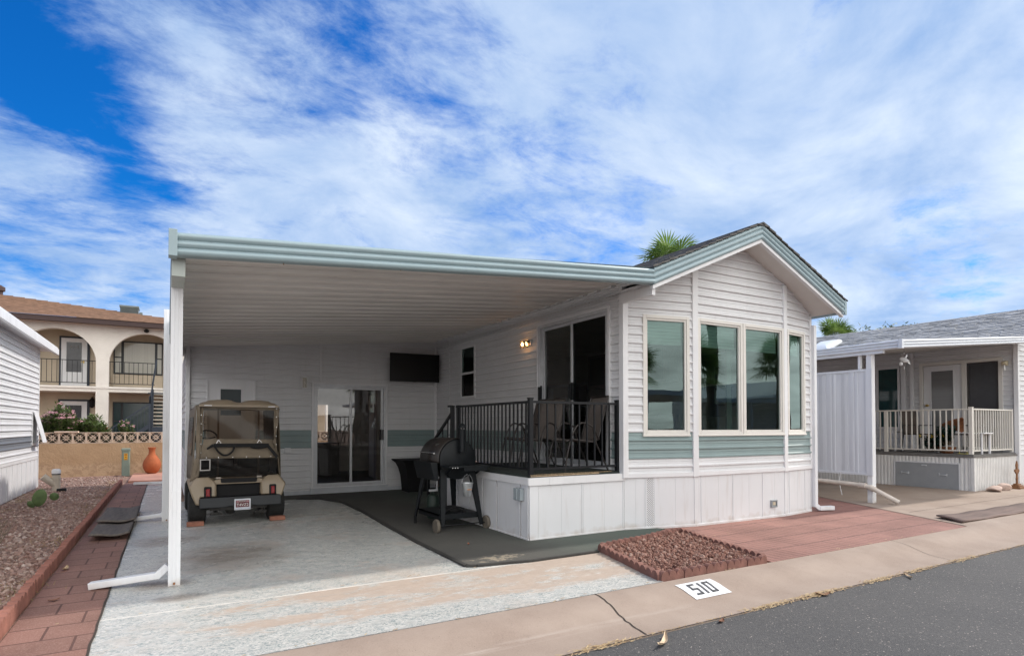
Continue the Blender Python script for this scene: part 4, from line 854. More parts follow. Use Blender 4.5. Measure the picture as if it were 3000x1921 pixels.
def railing(parent, P, zf, h, posts, step, m, bw=.018, rw=.042, pw=.055, skip_end=True):
    rl = bpy.data.objects.new('railing', None); C.objects.link(rl); rl.parent = parent; ORI[rl.name] = ORI[parent.name]
    for (x0, y0), (x1, y1) in zip(P, P[1:]):
        mb = MB(); mb.bar((x0, y0, zf + h - .015), (x1, y1, zf + h - .015), rw, .030); mb.build('top_rail', m, rl)
        mb = MB(); mb.bar((x0, y0, zf + .075), (x1, y1, zf + .075), rw * .75, .028); mb.build('bottom_rail', m, rl)
        D_ = math.hypot(x1 - x0, y1 - y0); n = round(D_ / step)
        b0 = None
        for i in range(1, n):
            x, y = x0 + (x1 - x0) * i / n, y0 + (y1 - y0) * i / n
            if b0 is None:
                mb = MB(); mb.bar((x, y, zf + .08), (x, y, zf + h - .02), bw, bw, up=(0, 1, 0)); b0 = mb.build('baluster', m, rl); bx, by = x, y
            else:
                o = b0.copy(); C.objects.link(o); o.parent = rl; o.location = Vector(b0.location) + Vector((x - bx, y - by, 0)); 
    for (x, y, hh) in posts:
        mb = MB(); mb.box(x - pw / 2, x + pw / 2, y - pw / 2, y + pw / 2, zf, zf + hh); mb.box(x - pw / 2 - .004, x + pw / 2 + .004, y - pw / 2 - .004, y + pw / 2 + .004, zf + hh, zf + hh + .012); mb.build('post', m, rl, bevel=.003)
    return rl
rx, ry = DX + .055, DF + .06
railing(dk, [(rx, 8.12), (rx, ry)], DZ, .905, [(rx, 8.28, .90), (rx, 8.06, .90)], .0985, M_BLK)
r2 = railing(dk, [(rx, ry), (5.135, ry)], DZ, .905, [(rx, ry, .93), (5.15, ry, .93)], .123, M_BLK)
mb = MB(); mb.bar((rx, 8.30, DZ + .905), (rx, 8.42, DZ + .905), .042, .03); mb.bar((rx, 8.30, DZ + .80), (rx, 9.25, .98), .03, .04)
for i in range(3): mb.bar((rx, 8.45 + i * .2, .55), (rx, 8.45 + i * .2, 1.50 - .17 * i), .016)
mb.bar((rx, 9.24, 0), (rx, 9.24, 1.0), .04); mb.build('stair_handrail', M_BLK, dk)
mb = MB()
for i in range(3): mb.box(DX + .1, HX0 - .02, 8.36 + i * .28, 8.64 + i * .28, 0, .58 - .19 * i)
mb.build('steps', mat('step_carpet', (.02, .028, .024), .95, .3), dk, bevel=.01)
mb = MB(); WL_.box(mb, WL_.len - .27, WL_.len - .10, .010, .065, .47, .62); WL_.box(mb, WL_.len - .19, WL_.len - .175, .06, .075, .475, .615)
tag(mb.build('electrical_box', mat('grey_enamel', (.30, .34, .36), .45, .08), bevel=.012, at=(DX, 6.15, .47)), 'small grey outdoor electrical box on the deck skirting near the corner', 'electrical box')

# ---------------------------------------------------------------- sling patio chairs
M_SLG = mat('sling_fabric', (0.115, 0.098, 0.088), .85, .12, 60); M_FRM = mat('bronze_tube', (0.030, 0.024, 0.022), .4, .2)
def arc(p0, p1, p2, n=8):
    p0, p1, p2 = Vector(p0), Vector(p1), Vector(p2); return [(p0 * (1 - t) ** 2 + p1 * 2 * t * (1 - t) + p2 * t * t) for t in [i / n for i in range(n + 1)]]
def chair(label, group):      # faces -x locally
    t = thing('patio_chair', label, 'patio chair', (0, 0, 0), group)
    for s in (-1, 1):
        y = s * .27
        mb = MB(); mb.tube(arc((-.30, y, 0), (-.22, y, .62), (-.05, y, .64)) + arc((-.05, y, .64), (.12, y, .64), (.20, y, .42)), .012, 8); mb.build('armrest', M_FRM, t, smooth=True)
        mb = MB(); mb.tube([(.34, y, 0), (.16, y, .36), (.10, y, .60)], .011, 8); mb.build('leg', M_FRM, t, smooth=True)
        mb = MB(); mb.tube([(-.26, y * .9, .40), (-.2, y * .9, .425), (.14, y * .9, .385), (.20, y * .9, .42), (.36, y * .9, 1.00)], .011, 8); mb.build('side_rail', M_FRM, t, smooth=True)
    def sheet(pts, hw, th=.006):
        mb = MB(); n = len(pts); vs = []
        for k, (x, z) in enumerate(pts):
            for j in range(7):
                u = j / 3 - 1; vs.append((x, u * hw, z - .018 * (1 - u * u)))
        mb.add(vs, [(i * 7 + j, i * 7 + j + 1, (i + 1) * 7 + j + 1, (i + 1) * 7 + j) for i in range(n - 1) for j in range(6)]); return mb
    o = sheet([(-.27, .40), (-.2, .43), (-.05, .41), (.14, .39)], .245).build('seat', M_SLG, t, smooth=True); m_ = o.modifiers.new('s', 'SOLIDIFY'); m_.thickness = .006
    o = sheet([(.14, .39), (.19, .41), (.23, .52), (.30, .78), (.365, 1.0)], .245).build('backrest', M_SLG, t, smooth=True); m_ = o.modifiers.new('s', 'SOLIDIFY'); m_.thickness = .006
    mb = MB(); mb.tube([(.36, -.243, 1.0), (.36, .243, 1.0)], .011, 8); mb.tube([(-.26, -.243, .40), (-.26, .243, .40)], .011, 8); mb.build('cross_rail', M_FRM, t, smooth=True)
    return t
c1 = chair('brown sling patio chair on the porch deck nearest the house corner post, back to the glass door', 'sling chairs on the porch deck'); c1.location = (4.80, 6.46, DZ); c1.rotation_euler = (0, 0, R(-10))
c1['label'] = 'brown sling chair at the right end of the porch deck, before the screened door panel'
copy_tree(c1, None, (4.66, 7.22, DZ), R(16), 'brown sling chair at the left of the porch deck, its arm by the railing corner')
copy_tree(c1, None, (4.80, 7.75, DZ), R(0), 'brown sling chair farthest back on the porch deck, half hidden behind the left one')
# ---------------------------------------------------------------- golf cart, seen from behind
M_BGE = mat('beige_body', (0.27, 0.215, 0.15), .38, .06, 3); M_CNV = mat('beige_canvas', (0.185, 0.15, 0.108), .85, .25, 5, bump=.3, bscale=12)
M_TIR = mat('tyre_rubber', (0.014, 0.014, 0.014), .8, .3, 12); M_VNL = glass('tinted_vinyl', (0.28, 0.22, 0.16), .5, .12, 1.45, .4); M_VND = glass('dark_vinyl', (0.20, 0.17, 0.14), .45, .15, 1.45, .4)
gc = thing('golf_cart', 'beige golf cart seen from behind with canvas enclosure, parked under the carport', 'golf cart', (.885, 9.4, 0))
CXC = .885
def yb(poly, y0, y1, mb, mi=0, mir=False):
    q = [(2 * CXC - x, z) for x, z in poly][::-1] if mir else poly
    return mb.prism(q, lambda p: (p[0], y0, p[1]), lambda p: (p[0], y1, p[1]), mi)
# wheels
for x, y in ((.372, 9.42), (1.398, 9.42), (.372, 11.1), (1.398, 11.1)):
    mb = MB(); r = .232; mb.lathe([(.12, -.105), (.19, -.112), (.222, -.10), (r, -.07), (r, .07), (.222, .10), (.19, .112), (.12, .105)], (x, y, r), 36, axis='x')
    for k_ in range(34):
        a = 2 * math.pi * k_ / 34
        for row, s_ in ((-.075, 1), (-.025, -1), (.025, 1), (.075, -1)):
            a2 = a + s_ * .02; c0 = Vector((x + row - .016, y + math.cos(a2) * r, r + math.sin(a2) * r)); c1_ = Vector((x + row + .016, y + math.cos(a2 + .09 * s_) * r, r + math.sin(a2 + .09 * s_) * r)); mb.bar(c0, c1_, .014, .012, up=(0, math.cos(a), math.sin(a)))
    wh_ = mb.build('wheel', M_TIR, gc, smooth=True)
    mb = MB(); sd_ = -1 if x < CXC else 1; mb.lathe([(.0, 0), (.04, .03), (.09, .01), (.12, .03), (.125, 0)], (x + sd_ * .085, y, r), 24, axis='x'); mb.build('rim', mat('pale_rim', (.5, .48, .42), .4, .1), wh_, smooth=True)
# rear body: two fender pods, bridge, well
pod = [(.388, .275), (.345, .29), (.30, .40), (.262, .52), (.262, .55), (.30, .61), (.338, .655), (.36, .668), (.50, .668), (.545, .64), (.585, .60), (.600, .555), (.605, .395), (.40, .395)]
for mir in (False, True):
    mb = MB(); q = [(2 * CXC - x, z) for x, z in pod] if mir else pod; n = len(q)
    cxp = sum(p[0] for p in q) / n; czp = sum(p[1] for p in q) / n; rings = []
    for yy, k_, dz in ((9.125, .90, -.012), (9.14, .965, -.004), (9.18, 1, 0), (9.30, 1.0, .0), (9.75, 1.0, .01), (10.3, .98, .0)):
        rings.append([(cxp + (x - cxp) * k_, yy + (.05 if z > .6 else 0) * (1 if yy < 9.2 else 0), czp + (z - czp) * k_ + dz) for x, z in q])
    vs = [p for r_ in rings for p in r_]; fs = [(i * n + j, i * n + (j + 1) % n, (i + 1) * n + (j + 1) % n, (i + 1) * n + j) for i in range(len(rings) - 1) for j in range(n)] + [tuple(range(n))]
    mb.add(vs, fs); mb.build('fender', M_BGE, gc, smooth=True, bevel=.012)
mb = MB(); yb([(.57, .535), (.605, .560), (1.165, .560), (1.20, .535), (1.20, .615), (1.15, .628), (.62, .628), (.57, .615)], 9.16, 9.24, mb); mb.quad((.58, 9.2, .62), (1.19, 9.2, .62), (1.19, 9.7, .66), (.58, 9.7, .66)); mb.build('rear_cowl', M_BGE, gc, bevel=.01)
mb = MB(); mb.box(.60, 1.17, 9.235, 9.27, .38, .58); yb([(.655, .585), (.675, .578), (1.10, .578), (1.12, .585), (1.125, .64), (.65, .64)], 9.145, 9.165, mb); mb.build('bag_well_panel', M_BLM, gc, bevel=.006)
mb = MB(); yb([(.387, .262), (.40, .252), (.72, .250), (.74, .262), (1.08, .262), (1.10, .250), (1.42, .250), (1.433, .262), (1.433, .375), (1.42, .388), (.40, .388), (.387, .375)], 9.04, 9.13, mb); mb.build('bumper', mat('bumper_plastic', (.018, .021, .025), .5, .1), gc, bevel=.012)
pl_ = MB(); pl_.box(.815, 1.025, 9.018, 9.034, .205, .358); pl_ = pl_.build('license_plate', mat('plate_frame', (.62, .64, .68), .35, .05), gc, bevel=.006)
mb = MB(); mb.box(.834, 1.006, 9.014, 9.019, .243, .338); mb.build('plate_field', mat('plate_maroon', (.10, .012, .02), .5, .1), pl_)
mb = MB(); text_mb(mb, 'T4VZ2', .054, lambda a, b: (.920 + a, 9.0125, .258 + b)); text_mb(mb, 'ARIZONA', .021, lambda a, b: (.920 + a, 9.0125, .316 + b)); mb.build('plate_letters', mat('plate_white', (.72, .72, .70), .5, 0), pl_)
mb = MB(); text_mb(mb, 'SOUTHWEST GOLF CARS', .0185, lambda a, b: (.920 + a * .9, 9.0165, .2165 + b)); mb.build('frame_letters', mat('plate_blue', (.06, .12, .30), .5, 0), pl_)
mb = MB(); mb.box(.842, .872, 9.012, 9.0135, .312, .332); mb.box(.968, 1.0, 9.012, 9.0135, .312, .332); mb.build('plate_sticker', mat('sticker', (.42, .22, .24), .5, .3, 90), pl_)
for x in (.492, 1.328):
    mb = MB(); mb.box(x - .046, x + .046, 9.10, 9.16, .385, .535); tl = mb.build('tail_light', M_BLM, gc, bevel=.014)
    mb = MB(); mb.box(x - .024, x + .024, 9.092, 9.11, .405, .508); mb.build('red_lens', mat('red_lens', (.22, .008, .012), .25, .1, 30), tl, bevel=.006)
# frame, axle and springs
mb = MB(); mb.box(.52, 1.25, 9.15, 9.22, .20, .26); mb.bar((.45, 9.42, .23), (1.32, 9.42, .23), .08, .09); mb.lathe([(.05, -.08), (.10, -.05), (.11, 0), (.10, .05), (.05, .08)], (.80, 9.40, .22), 16, axis='x')
for x in (.60, 1.17):
    mb.box(x - .02, x + .02, 9.12, 9.5, .16, .18); mb.box(x - .045, x - .038, 9.12, 9.17, .15, .25); mb.box(x + .038, x + .045, 9.12, 9.17, .15, .25); mb.tube([(x - .08, 9.16, .15), (x + .08, 9.16, .15)], .014, 8)
mb.box(.45, 1.32, 9.6, 11.3, .22, .30); mb.build('chassis', mat('greasy_steel', (.03, .028, .026), .6, .4, 20), gc, bevel=.003)
mb = MB(); mb.box(.36, 1.41, 9.3, 9.9, .50, .66); mb.box(.36, 1.41, 9.9, 11.4, .28, .36); yb([(.36, .36), (1.41, .36), (1.38, .80), (1.30, .88), (.47, .88), (.39, .80)], 10.95, 11.4, mb); mb.build('body', M_BGE, gc, bevel=.03)
mb = MB(); mb.box(.42, 1.35, 9.62, 10.2, .62, .78); mb.box(.42, .86, 9.60, 9.72, .76, 1.10); mb.box(.91, 1.35, 9.60, 9.72, .76, 1.10); mb.build('seat', mat('seat_vinyl', (.045, .038, .030), .5, .15), gc, bevel=.03)
# canopy and canvas
mb = MB()
def loftx(rows, mb, mi=0):   # rows: list of point lists of equal length
    n = len(rows[0]); vs = [p for r_ in rows for p in r_]; mb.add(vs, [(i * n + j, i * n + j + 1, (i + 1) * n + j + 1, (i + 1) * n + j) for i in range(len(rows) - 1) for j in range(n - 1)], mi)
xs = [.375, .42, .46, .50, .60, .72, .775, .81, .85, .885, .92, .96, .995, 1.05, 1.17, 1.27, 1.31, 1.35, 1.395]; hb = [0, .028, .035, .055, .068, .068, .060, .045, .034, .033, .034, .045, .060, .068, .068, .055, .035, .028, 0]
rows = []
for y, f_, z in ((9.10, 0, 1.668), (9.12, .5, 1.672), (9.17, 1, 1.675), (9.6, 1.1, 1.68), (10.6, 1.0, 1.68), (11.05, .5, 1.66), (11.12, 0, 1.645)): rows.append([(x, y, z + h_ * f_) for x, h_ in zip(xs, hb)])
loftx(rows, mb); rows2 = [[(x, y, 1.640) for x in xs] for y in (9.10, 11.12)]; loftx(rows2, mb)
mb.quad((.375, 9.10, 1.640), (1.395, 9.10, 1.640), (1.395, 9.10, 1.668), (.375, 9.10, 1.668)); mb.quad((.375, 9.1, 1.64), (.375, 11.12, 1.64), (.375, 11.12, 1.65), (.375, 9.1, 1.668)); mb.build('canopy', M_BGE, gc, smooth=True)
mb = MB(); mb.box(.435, .53, 9.092, 9.098, 1.650, 1.662); mb.box(1.255, 1.345, 9.092, 9.098, 1.645, 1.657); mb.build('canopy_bracket', M_WHT, gc)
def cloth(name, quads, m, th=.006):
    mb = MB()
    for q in quads:
        nu, nv = 8, 8; a, b, c, d = [Vector(p) for p in q]; vs = []
        for i in range(nu + 1):
            for j in range(nv + 1):
                u, v = i / nu, j / nv; p = (a * (1 - u) + b * u) * (1 - v) + (d * (1 - u) + c * u) * v
                p += Vector((math.sin(v * 9 + u * 4) * .004, math.sin(u * 8 + v * 5) * .006, 0)); vs.append(p)
        mb.add(vs, [(i * (nv + 1) + j, (i + 1) * (nv + 1) + j, (i + 1) * (nv + 1) + j + 1, i * (nv + 1) + j + 1) for i in range(nu) for j in range(nv)])
    o = mb.build(name, m, gc, smooth=True, fixn=False)
    if th: s_ = o.modifiers.new('s', 'SOLIDIFY'); s_.thickness = th
    return o
yr = 9.16
cloth('canvas_band', [((.395, yr - .01, .925), (1.385, yr - .01, .912), (1.325, yr + .02, 1.178), (.432, yr + .02, 1.195))], M_CNV)
cloth('canvas_strip', [((.345, yr + .03, .93), (.40, yr + .0, .93), (.437, yr + .02, 1.64), (.385, yr + .03, 1.655)), ((1.345, yr + .02, 1.20), (1.365, yr + .0, 1.19), (1.425, yr + .02, 1.63), (1.345, yr + .02, 1.64)), ((1.33, yr + .02, 1.15), (1.385, yr, .93), (1.40, yr, .93), (1.375, yr + .02, 1.25)), ((.40, yr + .02, 1.62), (1.40, yr + .02, 1.60), (1.42, yr + .01, 1.655), (.385, yr + .01, 1.67))], M_CNV)
cloth('rear_window', [((.432, yr + .03, 1.19), (1.35, yr + .03, 1.17), (1.35, yr + .03, 1.63), (.432, yr + .03, 1.63))], M_VNL, 0)
cloth('lower_window', [((.36, yr + .04, .655), (1.40, yr + .04, .645), (1.39, yr + .03, .92), (.395, yr + .03, .93))], M_VND, 0)
cloth('side_curtain', [((.30, 9.25, .58), (.345, 9.19, 1.66), (.31, 10.9, 1.63), (.275, 10.9, .55)), ((.345, 9.19, .70), (.39, 9.16, .93), (.39, 9.16, 1.66), (.345, 9.19, 1.66)), ((.27, 9.24, .60), (.385, 9.18, .68), (.39, 9.16, .93), (.33, 9.20, .93))], M_CNV)
cloth('side_curtain', [((1.46, 9.3, .62), (1.41, 9.2, 1.65), (1.42, 10.9, 1.63), (1.46, 10.9, .6)), ((1.40, 9.17, .92), (1.44, 9.22, .64), (1.455, 9.3, .62), (1.41, 9.2, 1.0))], M_CNV)
cloth('side_window', [((.297, 9.5, .95), (.322, 9.45, 1.5), (.305, 10.7, 1.5), (.288, 10.7, .95))], M_VND, 0)
mb = MB(); frame_rect(mb, W((.392, yr), (.522, yr)), 0, .13, .757, .915, .014, .0, .012); mb.build('window_tab', mat('pale_webbing', (.42, .40, .38), .8, .1), gc)
# frame uprights, bag rack handles
for x in (.62, 1.145):
    mb = MB(); mb.bar((x, 9.23, .65), (x, 9.23, 1.62), .024); mb.box(x - .03, x + .035, 9.14, 9.15, .640, .662); mb.build('canopy_strut', mat('champagne_tube', (.30, .26, .22), .4, .1, metal=.3), gc)
    mb = MB(); mb.bar((x - .03, 9.135, 1.13), (x, 9.13, 1.18), .010, .008); mb.bar((x + .03, 9.135, 1.13), (x, 9.13, 1.18), .010, .008); mb.build('bracket', M_CHR, gc)
mb = MB(); mb.bar((.555, 9.12, 1.105), (1.27, 9.12, 1.098), .022, .052); mb.bar((.555, 9.12, 1.11), (.475, 9.12, 1.055), .022, .040, taper=.6)
mb.tube(arc((.57, 9.12, 1.09), (.66, 9.11, .915), (.76, 9.12, .985), 8) + arc((.76, 9.12, .985), (.81, 9.12, 1.02), (.815, 9.12, 1.08), 5), .013, 8)
mb.tube(arc((1.02, 9.12, 1.085), (1.12, 9.11, 1.03), (1.26, 9.12, 1.085), 8), .013, 8); mb.bar((1.25, 9.12, 1.10), (1.385, 9.12, .925), .02, .040); mb.build('bag_rack_strap', M_BLM, gc, smooth=True)
mb = MB(); pts = [(.535 + .155 * math.cos(t / 20 * 2 * math.pi), 10.35 + .05 * math.sin(t / 20 * 2 * math.pi), 1.17 + .135 * math.sin(t / 20 * 2 * math.pi)) for t in range(21)]; mb.tube(pts, .013, 8)
mb.bar((.535, 10.37, 1.17), (.41, 10.36, 1.20), .018); mb.bar((.535, 10.37, 1.17), (.66, 10.36, 1.20), .018); mb.bar((.535, 10.37, 1.17), (.535, 10.9, .85), .03); mb.build('steering_wheel', M_BLM, gc, smooth=True)
mb = MB()
for x in (.47, .62, .80, .98, 1.15, 1.30): mb.lathe([(.0, 0), (.007, .0), (.005, .006), (0, .007)], (x, yr - .022, .925 + .01), 8, axis='y')
for z in (1.0, 1.12, 1.25, 1.4, 1.52): mb.box(.398, .408, yr - .008, yr - .002, z, z + .01); mb.box(1.372, 1.382, yr - .008, yr - .002, z + .1, z + .11)
mb.build('snap_fastener', M_CHR, gc)
for x, lb in ((.345, 'red brick chocking the left rear wheel of the golf cart'), (1.40, 'red brick chocking the right rear wheel of the golf cart')):
    mb = MB(); mb.box(x - .105, x + .105, 9.13, 9.225, .004, .064); tag(mb.build('brick', mat('brick_red', (.28, .12, .08), .9, .3, 14, bump=.4), bevel=.005, at=(x, 9.18, 0)), lb, 'brick', 'bricks behind the golf cart wheels')

# ---------------------------------------------------------------- pellet grill
gr = thing('pellet_grill', 'black barrel pellet grill on four legs with smokestack and wheels', 'grill', (3.3, 7.4, 0))
M_GR = mat('grill_black', (.008, .010, .012), .46, .25, 9, spec=.22); M_GRB = mat('grill_bronze', (.022, .018, .016), .36, .15, 9)
gx_, gz_, gr_ = 3.34, .93, .265; GY0, GY1 = 7.10, 7.78
def ring(a0, a1, r, y0, y1, mb, n=20, mi=0):
    vs = []
    for y in (y0, y1):
        for i in range(n + 1): t = a0 + (a1 - a0) * i / n; vs.append((gx_ + r * math.cos(t), y, gz_ + r * math.sin(t)))
    m = n + 1; mb.add(vs, [(i, i + 1, m + i + 1, m + i) for i in range(n)], mi)
mb = MB(); mb.lathe([(.0, 0), (gr_ - .02, .0), (gr_, .015), (gr_, GY1 - GY0 - .015), (gr_ - .02, GY1 - GY0), (0, GY1 - GY0)], (gx_, GY0, gz_), 40, axis='y'); mb.build('barrel', M_GR, gr, smooth=True)
mb = MB(); ring(R(65), R(190), gr_ + .008, GY0 + .02, GY1 - .02, mb); o_ = mb.build('lid', M_GRB, gr, smooth=True); s_ = o_.modifiers.new('s', 'SOLIDIFY'); s_.thickness = .012; s_.offset = 1
a = R(165); hx_, hz_ = gx_ + (gr_ + .055) * math.cos(a), gz_ + (gr_ + .055) * math.sin(a)
mb = MB(); mb.tube([(hx_, GY0 + .10, hz_), (hx_, GY1 - .10, hz_)], .010, 10)
for y in (GY0 + .13, GY1 - .13): mb.tube([(hx_, y, hz_), (hx_ + .05, y, hz_ - .01)], .008, 8)
mb.build('lid_handle', M_CHR, o_, smooth=True)
a = R(138); mb = MB(); lx_, lz_ = gx_ + (gr_ + .022) * math.cos(a), gz_ + (gr_ + .022) * math.sin(a); vs = [(lx_ + .022 * math.sin(t) * -math.sin(a), GY0 + .22 + .045 * math.cos(t), lz_ + .022 * math.sin(t) * math.cos(a)) for t in [i * math.pi / 8 for i in range(16)]]; mb.add(vs, [tuple(range(16))]); mb.build('badge', M_CHR, o_)
mb = MB(); pts = [(gx_ + .02 + .0, GY0 - .07, gz_ + .10), (gx_ + .02, GY0 - .07, gz_ + .40)]; mb.tube(pts, .038, 18); mb.tube([(gx_ + .02, GY0 + .02, gz_ + .13), (gx_ + .02, GY0 - .07, gz_ + .12)], .036, 14); mb.build('smokestack', M_GR, gr, smooth=True)
mb = MB(); mb.lathe([(.052, 0), (.054, .012), (.050, .03), (.035, .05), (.012, .06), (0, .062)], (gx_ + .02, GY0 - .07, gz_ + .415), 18); mb.build('stack_cap', M_GR, gr, smooth=True)
mb = MB(); sv = [(3.10, .845), (3.13, .865), (3.66, .865), (3.68, .845)]; mb.box(3.09, 3.68, GY0 - .26, GY0 - .005, .835, .862); mb.box(3.30, 3.64, GY0 - .262, GY0 - .25, .79, .835); mb.bar((3.16, GY0 - .2, .84), (3.16, GY0, .74), .02, .03); mb.bar((3.60, GY0 - .2, .84), (3.60, GY0, .74), .02, .03); mb.build('side_shelf', M_GR, gr, bevel=.004)
mb = MB()
for x in (3.13, 3.165, 3.20): mb.lathe([(.0, 0), (.009, -.004), (.007, -.018), (0, -.02)], (x, GY0 - .262, .838), 10, axis='y')
mb.build('hook', M_CHR, gr)
mb = MB(); mb.hexa([(x, y, z) for z, x0, x1 in ((.66, 3.0, 3.06), (.90, 2.94, 3.04)) for y in (GY0 + .0, GY1 - .05) for x in (x0, x1)]); mb.build('front_shelf', M_GR, gr, bevel=.012)
for (xt, yt, xb_, yb_) in ((3.13, GY0 + .03, 3.08, GY0 - .08), (3.54, GY0 + .03, 3.64, GY0 - .08), (3.13, GY1 - .05, 3.02, GY1 + .06), (3.54, GY1 - .05, 3.62, GY1 + .06)):
    mb = MB(); zb_ = .06 if yb_ < 7.3 else .10; mb.bar((xt, yt, .80), (xb_, yb_, zb_), .095, .05, taper=.52); lg = mb.build('leg', M_GR, gr, bevel=.003)
    if yb_ > 7.3: mb = MB(); mb.bar((xb_, yb_, .10), (xb_, yb_, .0), .03, .03); mb.lathe([(.03, -.012), (.03, .012)], (xb_, yb_, .03), 14, axis='x'); mb.build('caster', M_BLM, lg)
mb = MB(); mb.box(3.05, 3.62, GY0 - .04, GY1 + .02, .20, .225); mb.box(3.05, 3.62, GY0 - .05, GY0 - .038, .155, .225); mb.box(3.05, 3.065, GY0 - .04, GY1, .155, .225); mb.build('bottom_shelf', M_GR, gr, bevel=.003)
for x in (2.985, 3.70):
    mb = MB(); y = GY0 - .10; mb.lathe([(.055, -.022), (.082, -.022), (.090, -.012), (.090, .012), (.082, .022), (.055, .022)], (x, y, .09), 28, axis='x'); w_ = mb.build('wheel', mat('dusty_rubber', (.14, .12, .095), .9, .3), gr, smooth=True)
    mb = MB(); mb.lathe([(.0, -.016), (.02, -.02), (.062, -.014), (.062, .014), (.02, .02), (0, .016)], (x, y, .09), 20, axis='x'); mb.build('hub', M_BLM, w_, smooth=True)
mb = MB(); mb.tube([(2.985, GY0 - .10, .09), (3.70, GY0 - .10, .09)], .008, 8); mb.build('axle', M_BLK, gr)
# bucket hanging from the grill, and things on its shelf
bk = thing('bucket', 'small galvanised grease bucket hanging under the grill shelf', 'bucket', (3.41, 6.98, .45))
mb = MB(); bx_, by_ = 3.41, 6.98; mb.lathe([(.052, .0), (.054, .004), (.074, .165), (.080, .168), (.080, .176), (.072, .172), (.052, .008), (0, .008)], (bx_, by_, .455), 24); mb.build('bucket_body', mat('galvanised', (.52, .54, .55), .35, .18, 18, metal=.75), bk, smooth=True)
mb = MB(); mb.tube([(bx_ - .078, by_, .62)] + [(bx_ + .078 * math.cos(math.pi - t * math.pi / 12), by_, .625 + .11 * math.sin(t * math.pi / 12)) for t in range(13)], .003, 6); mb.build('handle', M_CHR, bk)
mb = MB(); mb.bar((bx_ - .03, by_ - .066, .545), (bx_ + .03, by_ - .066, .545), .003, .010); mb.build('bucket_label', mat('orange_label', (.5, .2, .05), .6, 0), bk)
mb = MB(); mb.box(3.28, 3.50, GY0 + .15, GY0 + .5, .226, .26); mb.tube([(3.2, GY0 + .1, .24), (3.34, GY0 + .14, .30), (3.45, GY0 + .05, .24)], .012, 8); mb.lathe([(.02, 0), (.024, .02), (.01, .03)], (3.42, GY0, .226), 10)
tag(mb.build('grill_tools', M_BLM, at=(3.35, 7.3, .23)), 'black cover and tools lying on the lower shelf of the grill', 'grill tools')
pr2 = thing('propane_bottle', 'small dark green gas bottle with white hose bracket behind the grill', 'gas bottle', (3.2, 8.15, 0))
mb = MB(); mb.lathe([(.07, .0), (.09, .03), (.095, .06), (.095, .30), (.08, .35), (.03, .38), (.03, .42)], (3.42, 8.15, 0), 20); mb.build('bottle', mat('dark_green', (.012, .028, .02), .5, .1), pr2, smooth=True)
mb = MB(); mb.box(3.30, 3.42, 8.00, 8.03, .42, .45); mb.box(3.38, 3.46, 8.00, 8.03, .60, .63); mb.box(3.41, 3.43, 8.00, 8.02, .42, .63); mb.build('bracket', M_WHT, pr2)
# flared black bin
mb = MB(); rows = []
for z, x0, x1, y0, y1 in ((.0, 4.30, 4.70, 11.55, 11.95), (.15, 4.29, 4.71, 11.54, 11.96), (.35, 4.27, 4.73, 11.52, 11.98), (.50, 4.235, 4.765, 11.49, 12.01), (.60, 4.19, 4.81, 11.45, 12.05), (.655, 4.13, 4.87, 11.40, 12.10), (.68, 4.12, 4.88, 11.39, 12.11)): rows.append([(x0, y0, z), (x1, y0, z), (x1, y1, z), (x0, y1, z), (x0, y0, z)])
loftx(rows, mb); mb.quad((4.12, 11.39, .68), (4.88, 11.39, .68), (4.88, 12.11, .68), (4.12, 12.11, .68)); tag(mb.build('covered_table', M_BLM, smooth=True, at=(4.5, 11.75, 0)), 'small table under a tight black fabric cover behind the grill', 'table')
# rubber mats by the path
M_RUB = mat('rubber_mat', (.085, .076, .070), .85, .5, 5, col2=(.15, .125, .108), stretch=(8, 1, 1), bump=.5, bscale=30)
def mat_obj(x0, x1, y0, y1, z, lb, lift=.03):
    mb = MB(); n = 10; vs = []
    for i in range(n + 1):
        for j in range(n + 1):
            u, v = i / n, j / n; zz_ = z + lift * ((2 * u - 1) ** 2 * .35 + (1 - v) ** 3 * .5) + .008 * math.sin(7 * u); vs.append((x0 + (x1 - x0) * u, y0 + (y1 - y0) * v, zz_))
    mb.add(vs, [(i * (n + 1) + j, (i + 1) * (n + 1) + j, (i + 1) * (n + 1) + j + 1, i * (n + 1) + j + 1) for i in range(n) for j in range(n)])
    o = mb.build('rubber_mat', M_RUB, at=((x0 + x1) / 2, (y0 + y1) / 2, 0), smooth=True); s_ = o.modifiers.new('s', 'SOLIDIFY'); s_.thickness = .02; s_.offset = -1; return tag(o, lb, 'rubber mat', 'rubber mats on the paver path')
mat_obj(-.80, -.36, 9.55, 11.25, .075, 'upper ribbed dark rubber mat farther along the paver path', .05); mat_obj(-.79, -.38, 8.50, 9.7, .035, 'lower ribbed dark rubber mat nearer the street on the paver path', .05)
